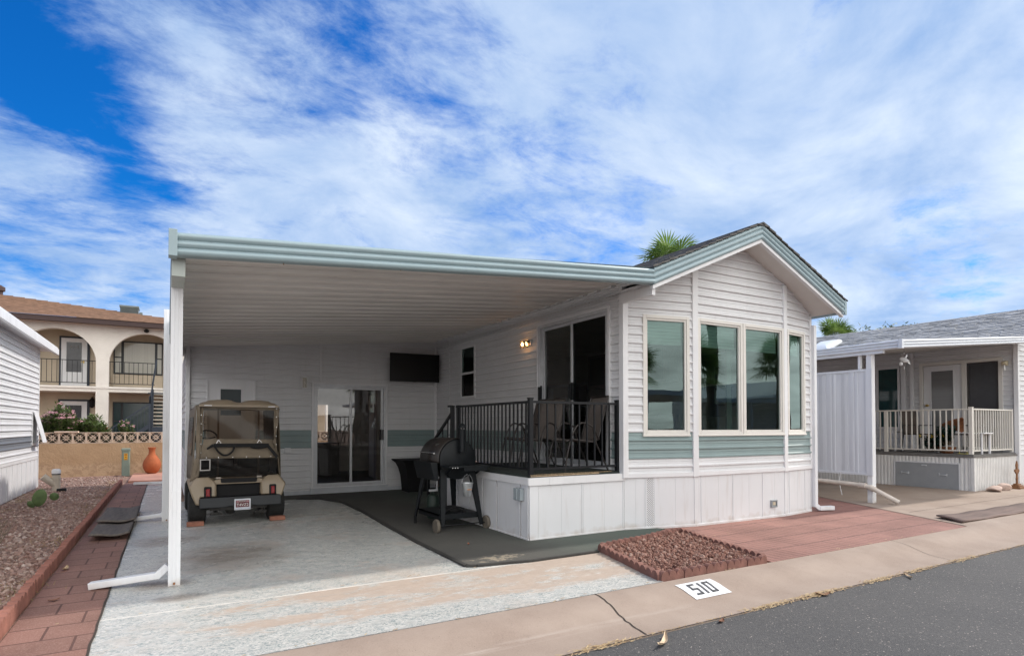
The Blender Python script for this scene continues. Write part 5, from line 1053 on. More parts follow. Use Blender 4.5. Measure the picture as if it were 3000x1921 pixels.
# ---------------------------------------------------------------- left neighbour
nl = thing('neighbour_home', 'white sided home at the left edge with grey stripe and propped window', 'mobile home', (-2.5, 12, 0))
WN = W((-2.5, 5.0), (-2.5, 16.72))            # outward +x
M_GSTR = mat('grey_stripe', (.15, .165, .19), .45, .06)
mb = MB(); siding(mb, WN, .70, 3.12, [(10.95, 11.4, .98, 1.66)], zb=.70, h=.115, stripe=(.92, 1.16)); mb.quad(WN.p(11.72, 0, .7), (-6.1, 16.72, .7), (-6.1, 16.72, 3.1), WN.p(11.72, 0, 3.1)); mb.build('wall', [M_SID, M_GSTR], nl)
mb = MB(); WN0 = W((-6.1, 5.0), (-2.5, 5.0)); siding(mb, WN0, .70, 3.70, [(1.1, 2.5, 1.3, 2.7)], zb=.70, h=.115, stripe=(.92, 1.16), lim=lambda z: (max(0, (z - 3.18) / .264 - .3) if z > 3.18 else 0, min(3.6, 3.9 - (z - 3.18) / .264) if z > 3.18 else 3.6)); siding(mb, W((-6.1, 16.72), (-6.1, 5.0)), .70, 3.12, zb=.70, h=.23); mb.build('wall', [M_SID, M_GSTR], nl)
mb = MB(); panels(mb, WN0, 0, 3.6, .42, .0, .70); mb.build('skirting', M_WHT, nl); mb = MB(); frame_rect(mb, WN0, 1.08, 2.52, 1.28, 2.72, .06, -.05, .035); wq_ = mb.build('window', M_WHT, nl); mb = MB(); pane(mb, WN0, 1.14, 2.46, 1.34, 2.66, -.02); mb.build('pane', mat('dark_pane', (0, 0, 0)), wq_, fixn=False)
mb = MB(); WN.box(mb, 10.95, 11.4, -.12, -.08, .98, 1.66); mb.build('window_opening', M_DARK, nl)
mb = MB(); panels(mb, WN, 0, 11.7, .42, .0, .66); WN.box(mb, 0, 11.72, -.02, .02, .65, .72); mb.build('skirting', M_WHT, nl)
mb = MB(); WN.box(mb, 11.68, 11.75, -.04, .02, .02, 3.12); mb.build('corner_trim', M_WHT, nl)
mb = MB(); frame_rect(mb, WN, 10.93, 11.42, .96, 1.68, .05, -.05, .035); wf_ = mb.build('window', M_WHT, nl)
mb = MB(); mb.hexa([WN.p(a, o, z) for z, o1 in ((1.02, .20), (1.68, .04)) for o in (o1 + .012, o1) for a in (10.96, 11.42)]); mb.build('awning_sash', M_WHT, wf_)
mb = MB(); mb.box(-2.52, -2.22, 4.8, 17.2, 3.10, 3.20); mb.box(-2.26, -2.20, 4.8, 17.2, 3.03, 3.16); mb.quad((-2.22, 4.8, 3.20), (-2.22, 17.2, 3.20), (-4.3, 17.2, 3.75), (-4.3, 4.8, 3.75)); mb.quad((-6.4, 4.8, 3.20), (-6.4, 17.2, 3.20), (-4.3, 17.2, 3.75), (-4.3, 4.8, 3.75)); mb.build('roof', M_ALM, nl)
# ---------------------------------------------------------------- back wall with pierced screen blocks
bw_ = thing('block_wall', 'tan stucco garden wall topped with pierced floral screen blocks', 'garden wall', (-1.5, 19.95, 0))
mb = MB(); mb.box(-7.2, 6.0, 19.9, 20.06, -.1, .895); mb.build('lower_wall', M_TST, bw_)
M_SCB = mat('screen_block', (.72, .56, .43), .95, .12, 6, bump=.4, bscale=40)
mb = MB(); bwid, bht, zb0 = .2985, .30, .90
def petal(mb, cx0, cz0, cx1, cz1, wd):
    y0, y1 = 19.93, 20.03; n = 6; L_ = Vector((cx1 - cx0, 0, cz1 - cz0)); nn = Vector((-L_.z, 0, L_.x)).normalized()
    for sgn in (-1, 1):
        pts = []
        for i in range(n + 1): t = i / n; pts.append(Vector((cx0, 0, cz0)) + L_ * t + nn * sgn * wd * math.sin(math.pi * t))
        for a, b in zip(pts, pts[1:]): mb.bar((a.x, (y0 + y1) / 2, a.z), (b.x, (y0 + y1) / 2, b.z), .085, .013, up=(0, 1, 0)) if False else mb.hexa([(p.x + nn.x * s_, y, p.z + nn.z * s_) for s_ in (-.012, .012) for y in (y0, y1) for p in (a, b)])
bl = MB(); x0 = -7.05 - .0
b_x = -.15 - bwid * 24 + .02
bl.box(b_x, b_x + bwid, 19.9, 20.06, zb0, zb0 + .016); bl.box(b_x, b_x + bwid, 19.9, 20.06, zb0 + bht - .016, zb0 + bht); bl.box(b_x, b_x + .022, 19.902, 20.058, zb0 + .016, zb0 + bht - .016); bl.box(b_x + bwid - .022, b_x + bwid - .002, 19.902, 20.058, zb0 + .016, zb0 + bht - .016)
cxm, czm = b_x + bwid / 2, zb0 + bht / 2
for sx3 in (-1, 1):
    for sz in (-1, 1): petal(bl, cxm, czm, cxm + sx3 * .128, czm + sz * .134, .030)
petal(bl, cxm, czm + .134, cxm - .128, czm, .0); petal(bl, cxm, czm - .134, cxm + .128, czm, .0); petal(bl, cxm, czm + .134, cxm + .128, czm, .0); petal(bl, cxm, czm - .134, cxm - .128, czm, .0)
bo = bl.build('screen_block', M_SCB, bw_)
for i in range(1, 44): o = bo.copy(); C.objects.link(o); o.parent = bw_; o.location = Vector(bo.location) + Vector((i * bwid, 0, 0))
mb = MB(); mb.box(-2.62, -2.10, 19.88, 20.08, zb0 + bht, zb0 + bht + .035); mb.build('cap_stone', M_SCB, bw_)
# utility pedestal, clay pot, pipe, cactus
pd = thing('utility_pedestal', 'grey-green utility pedestal with yellow label in front of the garden wall', 'utility pedestal', (-.98, 19.5, 0))
mb = MB(); mb.box(-1.075, -.885, 19.45, 19.62, -.02, .70); mb.box(-1.085, -.875, 19.44, 19.63, .68, .76); mb.build('case', mat('pedestal_green', (.23, .29, .24), .6, .1), pd, bevel=.02)
mb = MB(); mb.box(-1.02, -.94, 19.444, 19.452, .44, .62, 0); mb.box(-1.01, -.95, 19.441, 19.445, .57, .60, 1); mb.box(-1.01, -.95, 19.441, 19.445, .46, .475, 1); mb.box(-1.0, -.96, 19.441, 19.445, .51, .53, 1); mb.build('warning_label', [mat('yellow_label', (.75, .42, .02), .5, 0), mat('label_red', (.35, .06, .02), .5, 0)], pd)
mb = MB(); mb.lathe([(.10, 0), (.16, .05), (.215, .16), (.225, .25), (.20, .35), (.14, .46), (.085, .54), (.075, .62), (.082, .68), (.105, .715), (.10, .73), (.08, .72)], (-.36, 19.35, .05), 32)
tag(mb.build('clay_pot', mat('terracotta', (.42, .115, .04), .85, .2, 7, bump=.6, bscale=14), smooth=True, at=(-.36, 19.35, .05)), 'tall terracotta clay jar with narrow neck at the end of the path', 'clay jar')
pp = thing('drain_pipe', 'beige plastic sewer cleanout pipe with branch and white cap in the gravel', 'cleanout pipe', (-2.06, 15.9, 0))
mb = MB(); mb.tube([(-2.05, 15.9, -.02), (-2.05, 15.9, .33)], .075, 18); mb.tube([(-2.05, 15.9, .10), (-2.27, 15.85, .30)], .07, 16); mb.tube([(-2.05, 15.9, .22), (-2.05, 15.9, .27)], .083, 18); mb.build('pipe', mat('beige_pvc', (.50, .44, .36), .6, .1), pp, smooth=True)
mb = MB(); mb.lathe([(.078, 0), (.082, .02), (.082, .07), (.06, .10), (0, .105)], (-2.05, 15.9, .35), 18); mb.build('cap', M_WHT, pp, smooth=True)
mb = MB(); mb.lathe([(.079, 0), (.079, .022)], (-2.05, 15.9, .328), 18); mb.tube([(-1.99, 15.6, .02), (-1.84, 15.55, .03)], .035, 10); mb.build('rubber_band', M_BLM, pp)
ct = thing('cactus', 'small green prickly pear cactus in the gravel by the left home', 'cactus', (-1.86, 12.7, 0)); M_CT = mat('cactus_green', (.11, .17, .06), .7, .3, 9)
def pad(cx, cz, rx_, rz_, tilt, nm='pad'):
    mb = MB(); n = 16; ro = [(.0, 1), (.6, .8), (.95, .35), (1, 0), (.95, -.35), (.6, -.8), (0, -1)]; vs = []
    for f_, d in ro:
        for i in range(n): t = 2 * math.pi * i / n; x, z = rx_ * f_ * math.cos(t), rz_ * f_ * math.sin(t); vs.append((cx + x * math.cos(tilt) + z * math.sin(tilt), 12.7 + d * .025 + .3 * x * 0, cz - x * math.sin(tilt) + z * math.cos(tilt)))
    mb.add(vs, [(i * n + j, i * n + (j + 1) % n, (i + 1) * n + (j + 1) % n, (i + 1) * n + j) for i in range(len(ro) - 1) for j in range(n)])
    for i in range(26):
        t = rr.uniform(0, 6.28); q = rr.uniform(.2, .95) ** .5; x, z = rx_ * q * math.cos(t), rz_ * q * math.sin(t); p = Vector((cx + x * math.cos(tilt) + z * math.sin(tilt), 12.672, cz - x * math.sin(tilt) + z * math.cos(tilt))); mb.bar(p, p + Vector((rr.uniform(-.01, .01), -.02, .012)), .003)
    mb.build(nm, M_CT, ct, smooth=True)
pad(-1.86, .155, .10, .15, R(14)); pad(-1.66, .165, .07, .065, R(40)); pad(-1.98, .06, .045, .055, R(-20)); pad(-1.95, .02, .03, .05, 0)
def twigs(mb, x, y, z, h, n, sp, rnd, r=.003):
    for i in range(n):
        a = rnd.uniform(0, 6.28); s_ = rnd.uniform(.2, 1) * sp; p = Vector((x, y, z)); q = p + Vector((math.cos(a) * s_, math.sin(a) * s_, h * rnd.uniform(.5, 1))); m_ = (p + q) / 2 + Vector((rnd.uniform(-.02, .02), rnd.uniform(-.02, .02), .02)); mb.tube([p, m_, q], [r, r * .8, r * .4], 4)
        for k_ in range(4): b = p.lerp(q, rnd.uniform(.4, 1)); mb.tube([b, b + Vector((rnd.uniform(-.05, .05), rnd.uniform(-.05, .05), .06))], r * .5, 3)
mb = MB(); twigs(mb, -1.62, 8.5, 0, .35, 9, .16, rr); tag(mb.build('dry_weed', mat('dry_twig', (.16, .14, .09), .9, .3), at=(-1.62, 8.5, 0)), 'thin dry bare weed standing in the gravel at the left', 'weed')
M_TUFT = imat('dry_tuft', [(.40, .29, .13), (.55, .42, .20), (.32, .22, .10), (.30, .27, .10)])
mb = MB()
for i in range(2600):
    y = rr.uniform(5.5, 18.5); x = rr.gauss(-1.05, .10) if rr.random() < .45 else (rr.gauss(-2.3, .12) if y > 9 else rr.uniform(-2.4, -1)); 
    cl = math.sin(y * 2.3) + math.sin(y * 5.1 + 1)
    if cl < .25 or (y > 16.7 and x < -2.3): continue
    a = rr.uniform(0, 6.28); l = rr.uniform(.02, .07); u = rr.uniform(.01, .07); mb.add([(x, y, 0), (x + .004, y + .004, 0), (x + math.cos(a) * l, y + math.sin(a) * l, u)], [(0, 1, 2)])
struct(mb.build('dry_grass', M_TUFT, fixn=False, at=(-1.5, 10, 0)), 'stuff')

# ---------------------------------------------------------------- leaves and shrubs
def leafmat(name, cols, rough=.6, tr=.25):
    m = imat(name, cols, rough); t = m.node_tree; b = t.nodes['Principled BSDF']; 
    out = t.nodes['Material Output']; tb = t.nodes.new('ShaderNodeBsdfTranslucent'); mx = t.nodes.new('ShaderNodeMixShader'); mx.inputs[0].default_value = tr
    src = b.inputs['Base Color'].links[0].from_socket; t.links.new(src, tb.inputs[0]); t.links.new(b.outputs[0], mx.inputs[1]); t.links.new(tb.outputs[0], mx.inputs[2]); t.links.new(mx.outputs[0], out.inputs[0]); return m
M_OLE = leafmat('oleander_leaf', [(.08, .13, .035), (.17, .25, .07), (.12, .18, .05), (.24, .32, .10), (.08, .12, .04)])
M_PNK = leafmat('pink_flower', [(.62, .26, .32), (.75, .42, .46), (.68, .33, .38), (.8, .52, .54)])
def shrub(name, lab, cat, cx, cy, z0, rx_, ry_, h, n, llen, seed, flowers=0, mat_=None, fm=None, leafw=.012):
    rnd = random.Random(seed); t = thing(name, lab, cat, (cx, cy, z0)); st = MB(); lf = MB(); fl = MB(); tips = []
    for i in range(n):
        a = rnd.uniform(0, 6.28); q = rnd.random() ** .5; bx, by = cx + q * rx_ * .5 * math.cos(a), cy + q * ry_ * .5 * math.sin(a); tx, ty = cx + q * rx_ * math.cos(a), cy + q * ry_ * math.sin(a)
        hz_ = h * rnd.uniform(.72, 1.0) * (1 - .14 * q * q) * (0.93 + .10 * math.sin(tx * 5 + seed)); p = Vector((bx, by, z0)); e = Vector((tx, ty, z0 + hz_)); st.tube([p, (p + e) / 2 + Vector((0, 0, .05)), e], [.008, .006, .003], 4); tips.append(e)
        for k_ in range(44):
            u = rnd.uniform(.12, 1.0) ** .8; b = p.lerp(e, u); aa = rnd.uniform(0, 6.28); d = Vector((math.cos(aa), math.sin(aa), rnd.uniform(-.1, 1.1))).normalized(); s_ = d.cross(Vector((0, 0, 1))).normalized() * leafw; l = llen * rnd.uniform(.7, 1.2)
            lf.add([b, b + d * l * .5 + s_, b + d * l, b + d * l * .5 - s_], [(0, 1, 2, 3)])
    for i in range(flowers):
        e = rnd.choice(tips)
        if e.z < z0 + h * .5: continue
        for k_ in range(16):
            c = e + Vector((rnd.gauss(0, .035), rnd.gauss(0, .035), rnd.uniform(0, .06))); a = rnd.uniform(0, 6.28); s_ = .018; n_v = Vector((rnd.uniform(-.6, .6), -.6, rnd.uniform(.2, 1))).normalized(); u = n_v.orthogonal().normalized(); v = n_v.cross(u)
            fl.add([c + (u * math.cos(a + j * 1.2566) + v * math.sin(a + j * 1.2566)) * s_ for j in range(5)], [(0, 1, 2, 3, 4)])
    st.build('stem', mat('twig_brown', (.12, .09, .06), .9, .3), t); lf.build('foliage', mat_ or M_OLE, t, fixn=False)
    if flowers: fl.build('flowers', fm or M_PNK, t, fixn=False)['kind'] = 'stuff'
    return t
shrub('oleander', 'large oleander bush with pink flowers behind the garden wall', 'oleander', -2.72, 22, .1, .66, .5, 1.92, 240, .17, 3, 75, leafw=.022)
shrub('oleander', 'lower greener right half of the oleanders with few pink flowers behind the wall', 'oleander', -2.02, 22.1, .1, .56, .5, 1.62, 200, .17, 5, 16, leafw=.022)
shrub('oleander', 'small sparse young oleander behind the wall in front of the dark window', 'oleander', -1.1, 22, .1, .22, .2, 1.55, 40, .14, 8, 4, leafw=.02)
shrub('oleander', 'dark pink flowering twig of oleander at the corner of the left home', 'oleander', -3.35, 21.6, .1, .16, .2, 1.55, 20, .12, 9, 10, fm=leafmat('deep_pink_flower', [(.5, .03, .12), (.6, .08, .18)]))

# ---------------------------------------------------------------- two-storey building behind
ab = thing('apartment_building', 'cream two-storey building with arched balconies and brown shingle roof', 'apartment building', (-2, 29.5, 0))
AY, BY = 29.5, 31.0
def arch_wall(mb, x0, x1, cx, r, zs, ztop, y0, y1):
    n = 22; pts = [(x0, zs), (x0, ztop), (x1, ztop), (x1, zs)]
    arcp = [(cx + r * math.cos(math.pi * i / n), zs + r * math.sin(math.pi * i / n)) for i in range(n + 1)]
    for i in range(n):
        (xa, za), (xb, zb_) = arcp[i], arcp[i + 1]
        for y in (y0, y1): mb.quad((xa, y, za), (xb, y, zb_), (xb, y, ztop), (xa, y, ztop))
        mb.quad((xa, y0, za), (xb, y0, zb_), (xb, y1, zb_), (xa, y1, za))
mb = MB(); cols = []
for k_ in range(-3, 4):
    ax = -3.88 + 3.095 * k_; arch_wall(mb, ax - 1.325, ax + 1.325, ax, 1.325, 3.98, 5.56, AY, AY + .28)
    cxl = ax + 1.325; mb.box(cxl, cxl + .445, AY - .001, AY + .281, -.1, 5.56)
mb.build('arcade', M_CST, ab)
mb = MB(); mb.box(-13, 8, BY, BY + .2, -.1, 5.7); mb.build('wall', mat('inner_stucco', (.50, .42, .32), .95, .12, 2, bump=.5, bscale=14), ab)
mb = MB(); mb.box(-13, 8, AY + .02, BY, 2.79, 2.99); mb.box(-13, 8, AY - .03, AY + .02, 2.93, 3.01); mb.build('balcony_slab', M_CST, ab)
mb = MB(); mb.quad((-13, AY - .2, 5.55), (8, AY - .2, 5.55), (8, BY, 5.55), (-13, BY, 5.55)); mb.build('balcony_ceiling', mat('inner_stucco', (0, 0, 0)), ab)
M_BRN = mat('brown_fascia', (.055, .032, .030), .7, .1); M_BSH = mat('brown_shingle', (.26, .16, .11), .95, .35, 5, bump=.5, bscale=50, stretch=(1, 4, 4))
mb = MB(); mb.box(-13.6, 3.6, AY - .62, AY - .56, 5.50, 5.70); mb.quad((-13.6, AY - .56, 5.52), (3.6, AY - .56, 5.52), (3.6, AY + .1, 5.56), (-13.6, AY + .1, 5.56)); mb.build('fascia', M_BRN, ab)
hip = [(3.0, AY - .66, 5.70), (-13.6, AY - .66, 5.70), (-13.6, 35.0, 7.42), (-7, 35.0, 7.42), (3.0, 41.5, 5.70)]
mb = MB()
for i in range(22):       # roof courses
    u, v = i / 22, (i + 1) / 22; xr = lambda t: 3.0 + (-7 - 3.0) * t; yy_ = lambda t: AY - .66 + (35.0 - AY + .66) * t; zt_ = lambda t: 5.70 + 1.72 * t
    mb.quad((-13.6, yy_(u), zt_(u) + .03), (xr(u), yy_(u), zt_(u) + .03), (xr(v), yy_(v), zt_(v) + .0), (-13.6, yy_(v), zt_(v) + .0)); mb.quad((-13.6, yy_(u), zt_(u)), (xr(u), yy_(u), zt_(u)), (xr(u), yy_(u), zt_(u) + .03), (-13.6, yy_(u), zt_(u) + .03))
mb.add([hip[0], hip[3], hip[4]], [(0, 1, 2)]); mb.build('roof', M_BSH, ab)
mb = MB(); mb.box(-.2, -.2, 0, 0, 0, 0) if False else None
# doors and windows
def adoor(x0, x1, z0, z1, num=None):
    mb = MB(); mb.box(x0, x1, BY - .06, BY + .01, z0, z1 + .05); fr_ = mb.build('door', mat('dark_blue_frame', (.012, .018, .032), .5, .1), ab)
    mb = MB(); mb.box(x0 + .07, x1 - .09, BY - .09, BY - .055, z0 + .02, z1 - .03); mb.build('door_leaf', M_WHT, fr_)
    mb = MB(); mb.box(x0 + .25, x1 - .28, BY - .105, BY - .085, z0 + .62, z1 - .20); mb.build('door_pane', mat('grey_pane', (.05, .05, .055), .2, .2), fr_)
    if num: mb = MB(); text_mb(mb, num, .22, lambda a, b: ((x0 + x1) / 2 + a, BY - .107, z1 - .48 + b)); mb.build('door_number', mat('faint_number', (.16, .15, .15), .7, 0), fr_)
    mb = MB(); mb.box(x1 - .22, x1 - .18, BY - .14, BY - .09, z0 + 1.0, z0 + 1.12); mb.box(x1 - .30, x1 - .18, BY - .14, BY - .12, z0 + 1.05, z0 + 1.07); mb.build('door_handle', mat('brass', (.45, .32, .10), .3, .1, metal=.8), fr_)
adoor(-3.95, -2.90, 3.05, 5.13, '414'); adoor(-3.97, -2.88, .30, 2.46); adoor(2.2, 3.2, 3.05, 5.13); adoor(-10.2, -9.1, 3.05, 5.13)
def awin(x0, x1, z0, z1, splits, bk):
    mb = MB(); mb.box(x0, x1, BY - .08, BY + .01, z0, z1); w_ = mb.build('window', mat('dark_window_frame', (.018, .020, .022), .5, .1), ab)
    e = [x0] + splits + [x1]
    for a, b in zip(e, e[1:]):
        mb = MB(); big = (b - a) > .8; mb.box(a + .05, b - .05, BY - .095, BY - .075, z0 + .06 + (0 if big else 0), z1 - .06); mb.build('pane', mat('blind_behind_glass' if bk else 'dark_glass_far', (.36, .35, .30) if bk else (.02, .045, .045), .12, .1, 1, stretch=(30, 1, .1)), w_)
        if not big: mb = MB(); mb.box(a + .04, b - .04, BY - .10, BY - .07, z0 + (z1 - z0) * .5 - .025, z0 + (z1 - z0) * .5 + .025); mb.build('window_bar', mat('dark_window_frame', (0, 0, 0)), w_)
awin(-2.05, -.20, 3.66, 5.12, [-1.72, -.46], True); awin(-2.06, -.18, .75, 2.43, [-1.72, -.46], False); awin(-5.2, -4.75, 4.2, 5.12, [], False)
mb = MB(); mb.box(-2.05, -.2, BY - .35, BY - .0, 3.05, 3.62); mb.build('window_bay_sill', mat('inner_stucco', (0, 0, 0)), ab)
# balcony railings
for x0, x1 in ((-5.2, -2.56), (-2.11, -.48), (.95, 3.6)):
    r_ = bpy.data.objects.new('balcony_railing', None); C.objects.link(r_); r_.parent = ab; ORI[r_.name] = ORI[ab.name]
    mb = MB(); y = AY + .06; mb.box(x0, x1, y, y + .03, 4.04, 4.07); mb.build('top_rail', M_BLK, r_); mb = MB(); mb.box(x0, x1, y, y + .03, 3.13, 3.16); mb.build('bottom_rail', M_BLK, r_)
    mb = MB(); n = int((x1 - x0) / .165)
    for i in range(n + 1): mb.box(x0 + .03 + i * .165, x0 + .048 + i * .165, y + .005, y + .023, 3.15, 4.05)
    mb.build('balusters', M_BLK, r_)
    if x0 == -5.2:
        mb = MB(); mb.box(-4.13, -4.07, y, y + .05, 3.0, 5.18); mb.box(-2.86, -2.80, y, y + .05, 3.0, 4.95) if False else None; mb.build('rail_post', mat('dark_blue_frame', (0, 0, 0)), r_) if False else None
mb = MB(); mb.lathe([(.03, 0), (.09, .03), (.10, .10), (.02, .14)], (-.80, AY - .12, 5.34), 12); mb.lathe([(.05, 0), (.05, .03)], (-.80, AY - .05, 5.47), 10); mb.box(-.82, -.78, AY - .12, AY, 5.45, 5.47); mb.build('eave_light', M_BLM, ab)
mb = MB(); lx0, ly0 = -2.79, BY - .15; mb.lathe([(.02, 0), (.09, .05), (.11, .28), (.14, .30), (.04, .40), (.02, .46)], (lx0, ly0, 2.16), 8); mb.box(lx0 - .02, lx0 + .02, ly0, BY, 2.2, 2.6); mb.box(lx0 - .02, lx0 + .02, ly0 - .01, BY, 2.60, 2.63); mb.build('wall_light', M_BLM, ab)
# outside stairs
stt = thing('staircase', 'dark metal outside staircase with concrete treads and railing below the arches', 'staircase', (-1, 28.6, 0))
mb = MB(); y0 = 28.2
mb.bar((-2.1, y0, 1.15), (-.62, y0, 2.30), .05); mb.bar((-2.1, y0, .25), (-.62, y0, 1.4), .05, .16); mb.bar((-2.1, y0, .25), (-2.1, y0, 1.2), .05)
for i in range(12): x = -2.0 + i * .12; mb.bar((x, y0, .4 + i * .093), (x, y0, 1.2 + i * .093), .018)
mb.bar((-.62, y0, 0), (-.62, y0, 2.6), .06); mb.bar((-.62, y0, 2.3), (-.40, y0, 4.1), .06); mb.bar((-.70, y0 + .1, 2.72), (.4, y0 + .1, 2.72), .05); mb.bar((-.70, y0 + .1, 1.2), (.4, y0 + .1, 1.2), .05, .3); mb.build('stair_railing', mat('navy_metal', (.018, .028, .045), .5, .1), stt)
for i in range(10): mb = MB(); mb.box(-.55, .6, 28.3 + i * .1, 28.6 + i * .1, 1.30 + i * .155, 1.36 + i * .155); mb.build('tread', mat('pale_tread', (.42, .38, .32), .9, .1), stt)
mb = MB(); mb.box(-.55, .6, 28.2, 29.3, -.1, 1.25); mb.box(-.58, -.5, 28.3, 29.4, 1.1, 2.9); mb.build('landing', mat('navy_metal', (0, 0, 0)), stt)
mb = MB(); mb.box(-2.25, -1.90, 26, 26.3, 0, 1.35); mb.box(-2.22, -1.93, 25.99, 26.0, 1.2, 1.3); tag(mb.build('red_bin', mat('bright_red', (.5, .015, .03), .5, .1), bevel=.02, at=(-2.1, 26, 0)), 'bright red box behind the garden wall beside the oleander', 'box')
# rooftop cooler
ac = thing('rooftop_cooler', 'grey louvred air conditioner on the brown roof', 'air conditioner', (-1.5, 31.8, 6.5))
mb = MB(); mb.box(-1.86, -1.18, 31.4, 32.2, 6.2, 6.70); mb.box(-1.89, -1.15, 31.36, 32.24, 6.70, 6.78); mb.box(-1.15, -1.02, 31.6, 32, 6.1, 6.55); mb.build('case', mat('cooler_grey', (.16, .19, .19), .5, .1), ac, bevel=.01)
mb = MB()
for i in range(9): mb.box(-1.87, -1.17, 31.375, 31.4, 6.30 + i * .044, 6.315 + i * .044)
mb.build('louvre', mat('cooler_dark', (.05, .06, .06), .5, .1), ac)
mb = MB(); mb.lathe([(.12, 0), (.12, .3), (.2, .34), (.2, .5), (.05, .6)], (-6.6, 34.6, 7.15), 14); tag(mb.build('roof_vent', M_BRN, at=(-6.6, 34.6, 7.6)), 'small dark roof vent at the left edge of the brown roof', 'roof vent')
# ---------------------------------------------------------------- right neighbour
nr = thing('neighbour_home', 'white home on the right with grey shingle roof and glazed porch doors', 'mobile home', (18.7, 6, 0))
NX0, NX1, NFY = 16.85, 20.6, 5.80
WR1 = W((NX0, 14.5), (NX0, NFY)); WR2 = W((NX0, NFY), (NX1, NFY)); s6_ = lambda y: 14.5 - y
NRX, NRZ = 18.72, 4.33
def nz_roof(x): return NRZ - abs(x - NRX) * .4345
mb = MB(); siding(mb, WR1, .70, 3.45, [(s6_(7.78), s6_(6.06), .80, 2.98), (s6_(8.86), s6_(8.30), 1.3, 2.95)], zb=.7, h=.115); siding(mb, WR2, .70, 4.1, zb=.7, h=.115, lim=lambda z: ((NRX - (NRZ - .21 - z) / .4345) - NX0, (NRX + (NRZ - .21 - z) / .4345) - NX0)); siding(mb, W((NX1, NFY), (NX1, 17)), .7, 3.3, zb=.7, h=.115)
mb.build('wall', SIDM, nr)
vtrim(nr, NX0 - .02, NFY - .02, .05, 3.35, .09, .09); vtrim(nr, NX0 - .03, 8.18, .75, 3.3, .06, .10, name='joint_trim'); vtrim(nr, NX0 - .03, 7.98, .75, 3.3, .06, .08, name='joint_trim')
mb = MB(); panels(mb, WR2, 0, 3.75, .4, 0, .70); mb.build('skirting', M_SKT, nr)
# french door: glazed leaf and screened leaf
mb = MB(); frame_rect(mb, WR1, s6_(7.80), s6_(6.04), .79, 2.99, .08, -.06, .04); WR1.box(mb, s6_(6.86), s6_(6.76), -.06, .04, .8, 2.91); dr_ = mb.build('door_frame', M_CRM, nr, bevel=.004)
mb = MB(); frame_rect(mb, WR1, s6_(7.71), s6_(6.87), .82, 2.90, .16, -.03, .01, fb=.25, ft=.12); frame_rect(mb, WR1, s6_(7.56), s6_(7.02), 1.06, 2.79, .03, .01, .022); dl = mb.build('door_leaf', M_WHT, dr_, bevel=.003)
mb = MB(); pane(mb, WR1, s6_(7.55), s6_(7.03), 1.07, 2.78, .0); mb.build('pane', mat('blind_pane', (.17, .17, .17), .10, .06, 1, stretch=(.2, .2, 30)), dl, fixn=False)
mb = MB(); mb.lathe([(0, -.07), (.03, -.06), (.032, -.035), (.012, -.02), (.03, 0)], (NX0 - .02, 7.62, 1.9), 14, axis='x'); mb.build('door_knob', mat('brass', (0, 0, 0)), dl, smooth=True)
mb = MB(); frame_rect(mb, WR1, s6_(6.75), s6_(6.13), .82, 2.90, .035, -.03, .01); sc2 = mb.build('screen_door', mat('dark_screen_frame', (.05, .045, .045), .5, .1), dr_)
mb = MB(); pane(mb, WR1, s6_(6.72), s6_(6.16), .85, 2.87, -.01); mb.build('screen', mat('door_screen', (.055, .055, .06), .22, .1), sc2, fixn=False)
mb = MB(); frame_rect(mb, WR1, s6_(8.88), s6_(8.28), 1.3, 2.96, .05, -.03, .035); nw = mb.build('window', M_WHT, nr); mb = MB(); pane(mb, WR1, s6_(8.83), s6_(8.33), 1.35, 2.91, .0); mb.build('pane', mat('teal_glass', (.015, .05, .05), .04, .1), nw, fixn=False)
pl2 = MB(); pl2.box(NX0 - .13, NX0 - .02, 5.93, 6.02, 2.78, 2.88); pl2.lathe([(.02, 0), (.055, .02), (.055, .05), (.02, .06)], (NX0 - .13, 5.97, 2.80), 12); pl2 = tag(pl2.build('porch_light', mat('cream_plastic', (.55, .48, .33), .5, .1), at=(NX0, 5.97, 2.8)), 'cream porch light with bare bulb right of the screened door', 'porch light')
mb = MB(); mb.lathe([(0, -.13), (.025, -.12), (.032, -.09), (.016, -.05), (.014, 0)], (NX0 - .13, 5.97, 2.79), 12); mb.build('bulb', mat('white_bulb', (0, 0, 0)), pl2, smooth=True)
# roof
M_GSH = mat('grey_shingle', (.33, .335, .34), .95, .25, 4, bump=.4, bscale=70); M_GSH2 = mat('grey_shingle_dark', (.23, .235, .24), .95, .25, 5)
mb = MB(); n = 18; NE = 2.15
for sg in (-1, 1):
    for i in range(n):
        xa, xb = NRX + sg * NE * i / n, NRX + sg * NE * (i + 1) / n; za, zb_ = nz_roof(xa), nz_roof(xb) + .014; y = 5.45 - rr.uniform(0, .2); q = 0
        while y < 18:
            ln_ = rr.choice([.18, .25, .33]); th = rr.choice([0, .006, .010]); y0_, y1_ = max(y, 5.45), y + ln_ - .008
            if y1_ > y0_: mb.hexa([(x, yy, z + dz) for dz in (-.02, th) for yy in (y0_, y1_) for x, z in ((xa, za), (xb, zb_))], 0 if rr.random() > .3 else 1)
            y += ln_
mb.build('roof', [M_GSH, M_GSH2], nr)
mb = MB(); mb.quad((NRX, 5.46, NRZ - .03), (NRX - NE, 5.46, nz_roof(NRX - NE) - .03), (NRX - NE, 18, nz_roof(NRX - NE) - .03), (NRX, 18, NRZ - .03)); mb.quad((NRX, 5.46, NRZ - .03), (NRX + NE, 5.46, nz_roof(NRX + NE) - .03), (NRX + NE, 18, nz_roof(NRX + NE) - .03), (NRX, 18, NRZ - .03)); mb.build('soffit', mat('soffit_white', (0, 0, 0)), nr)
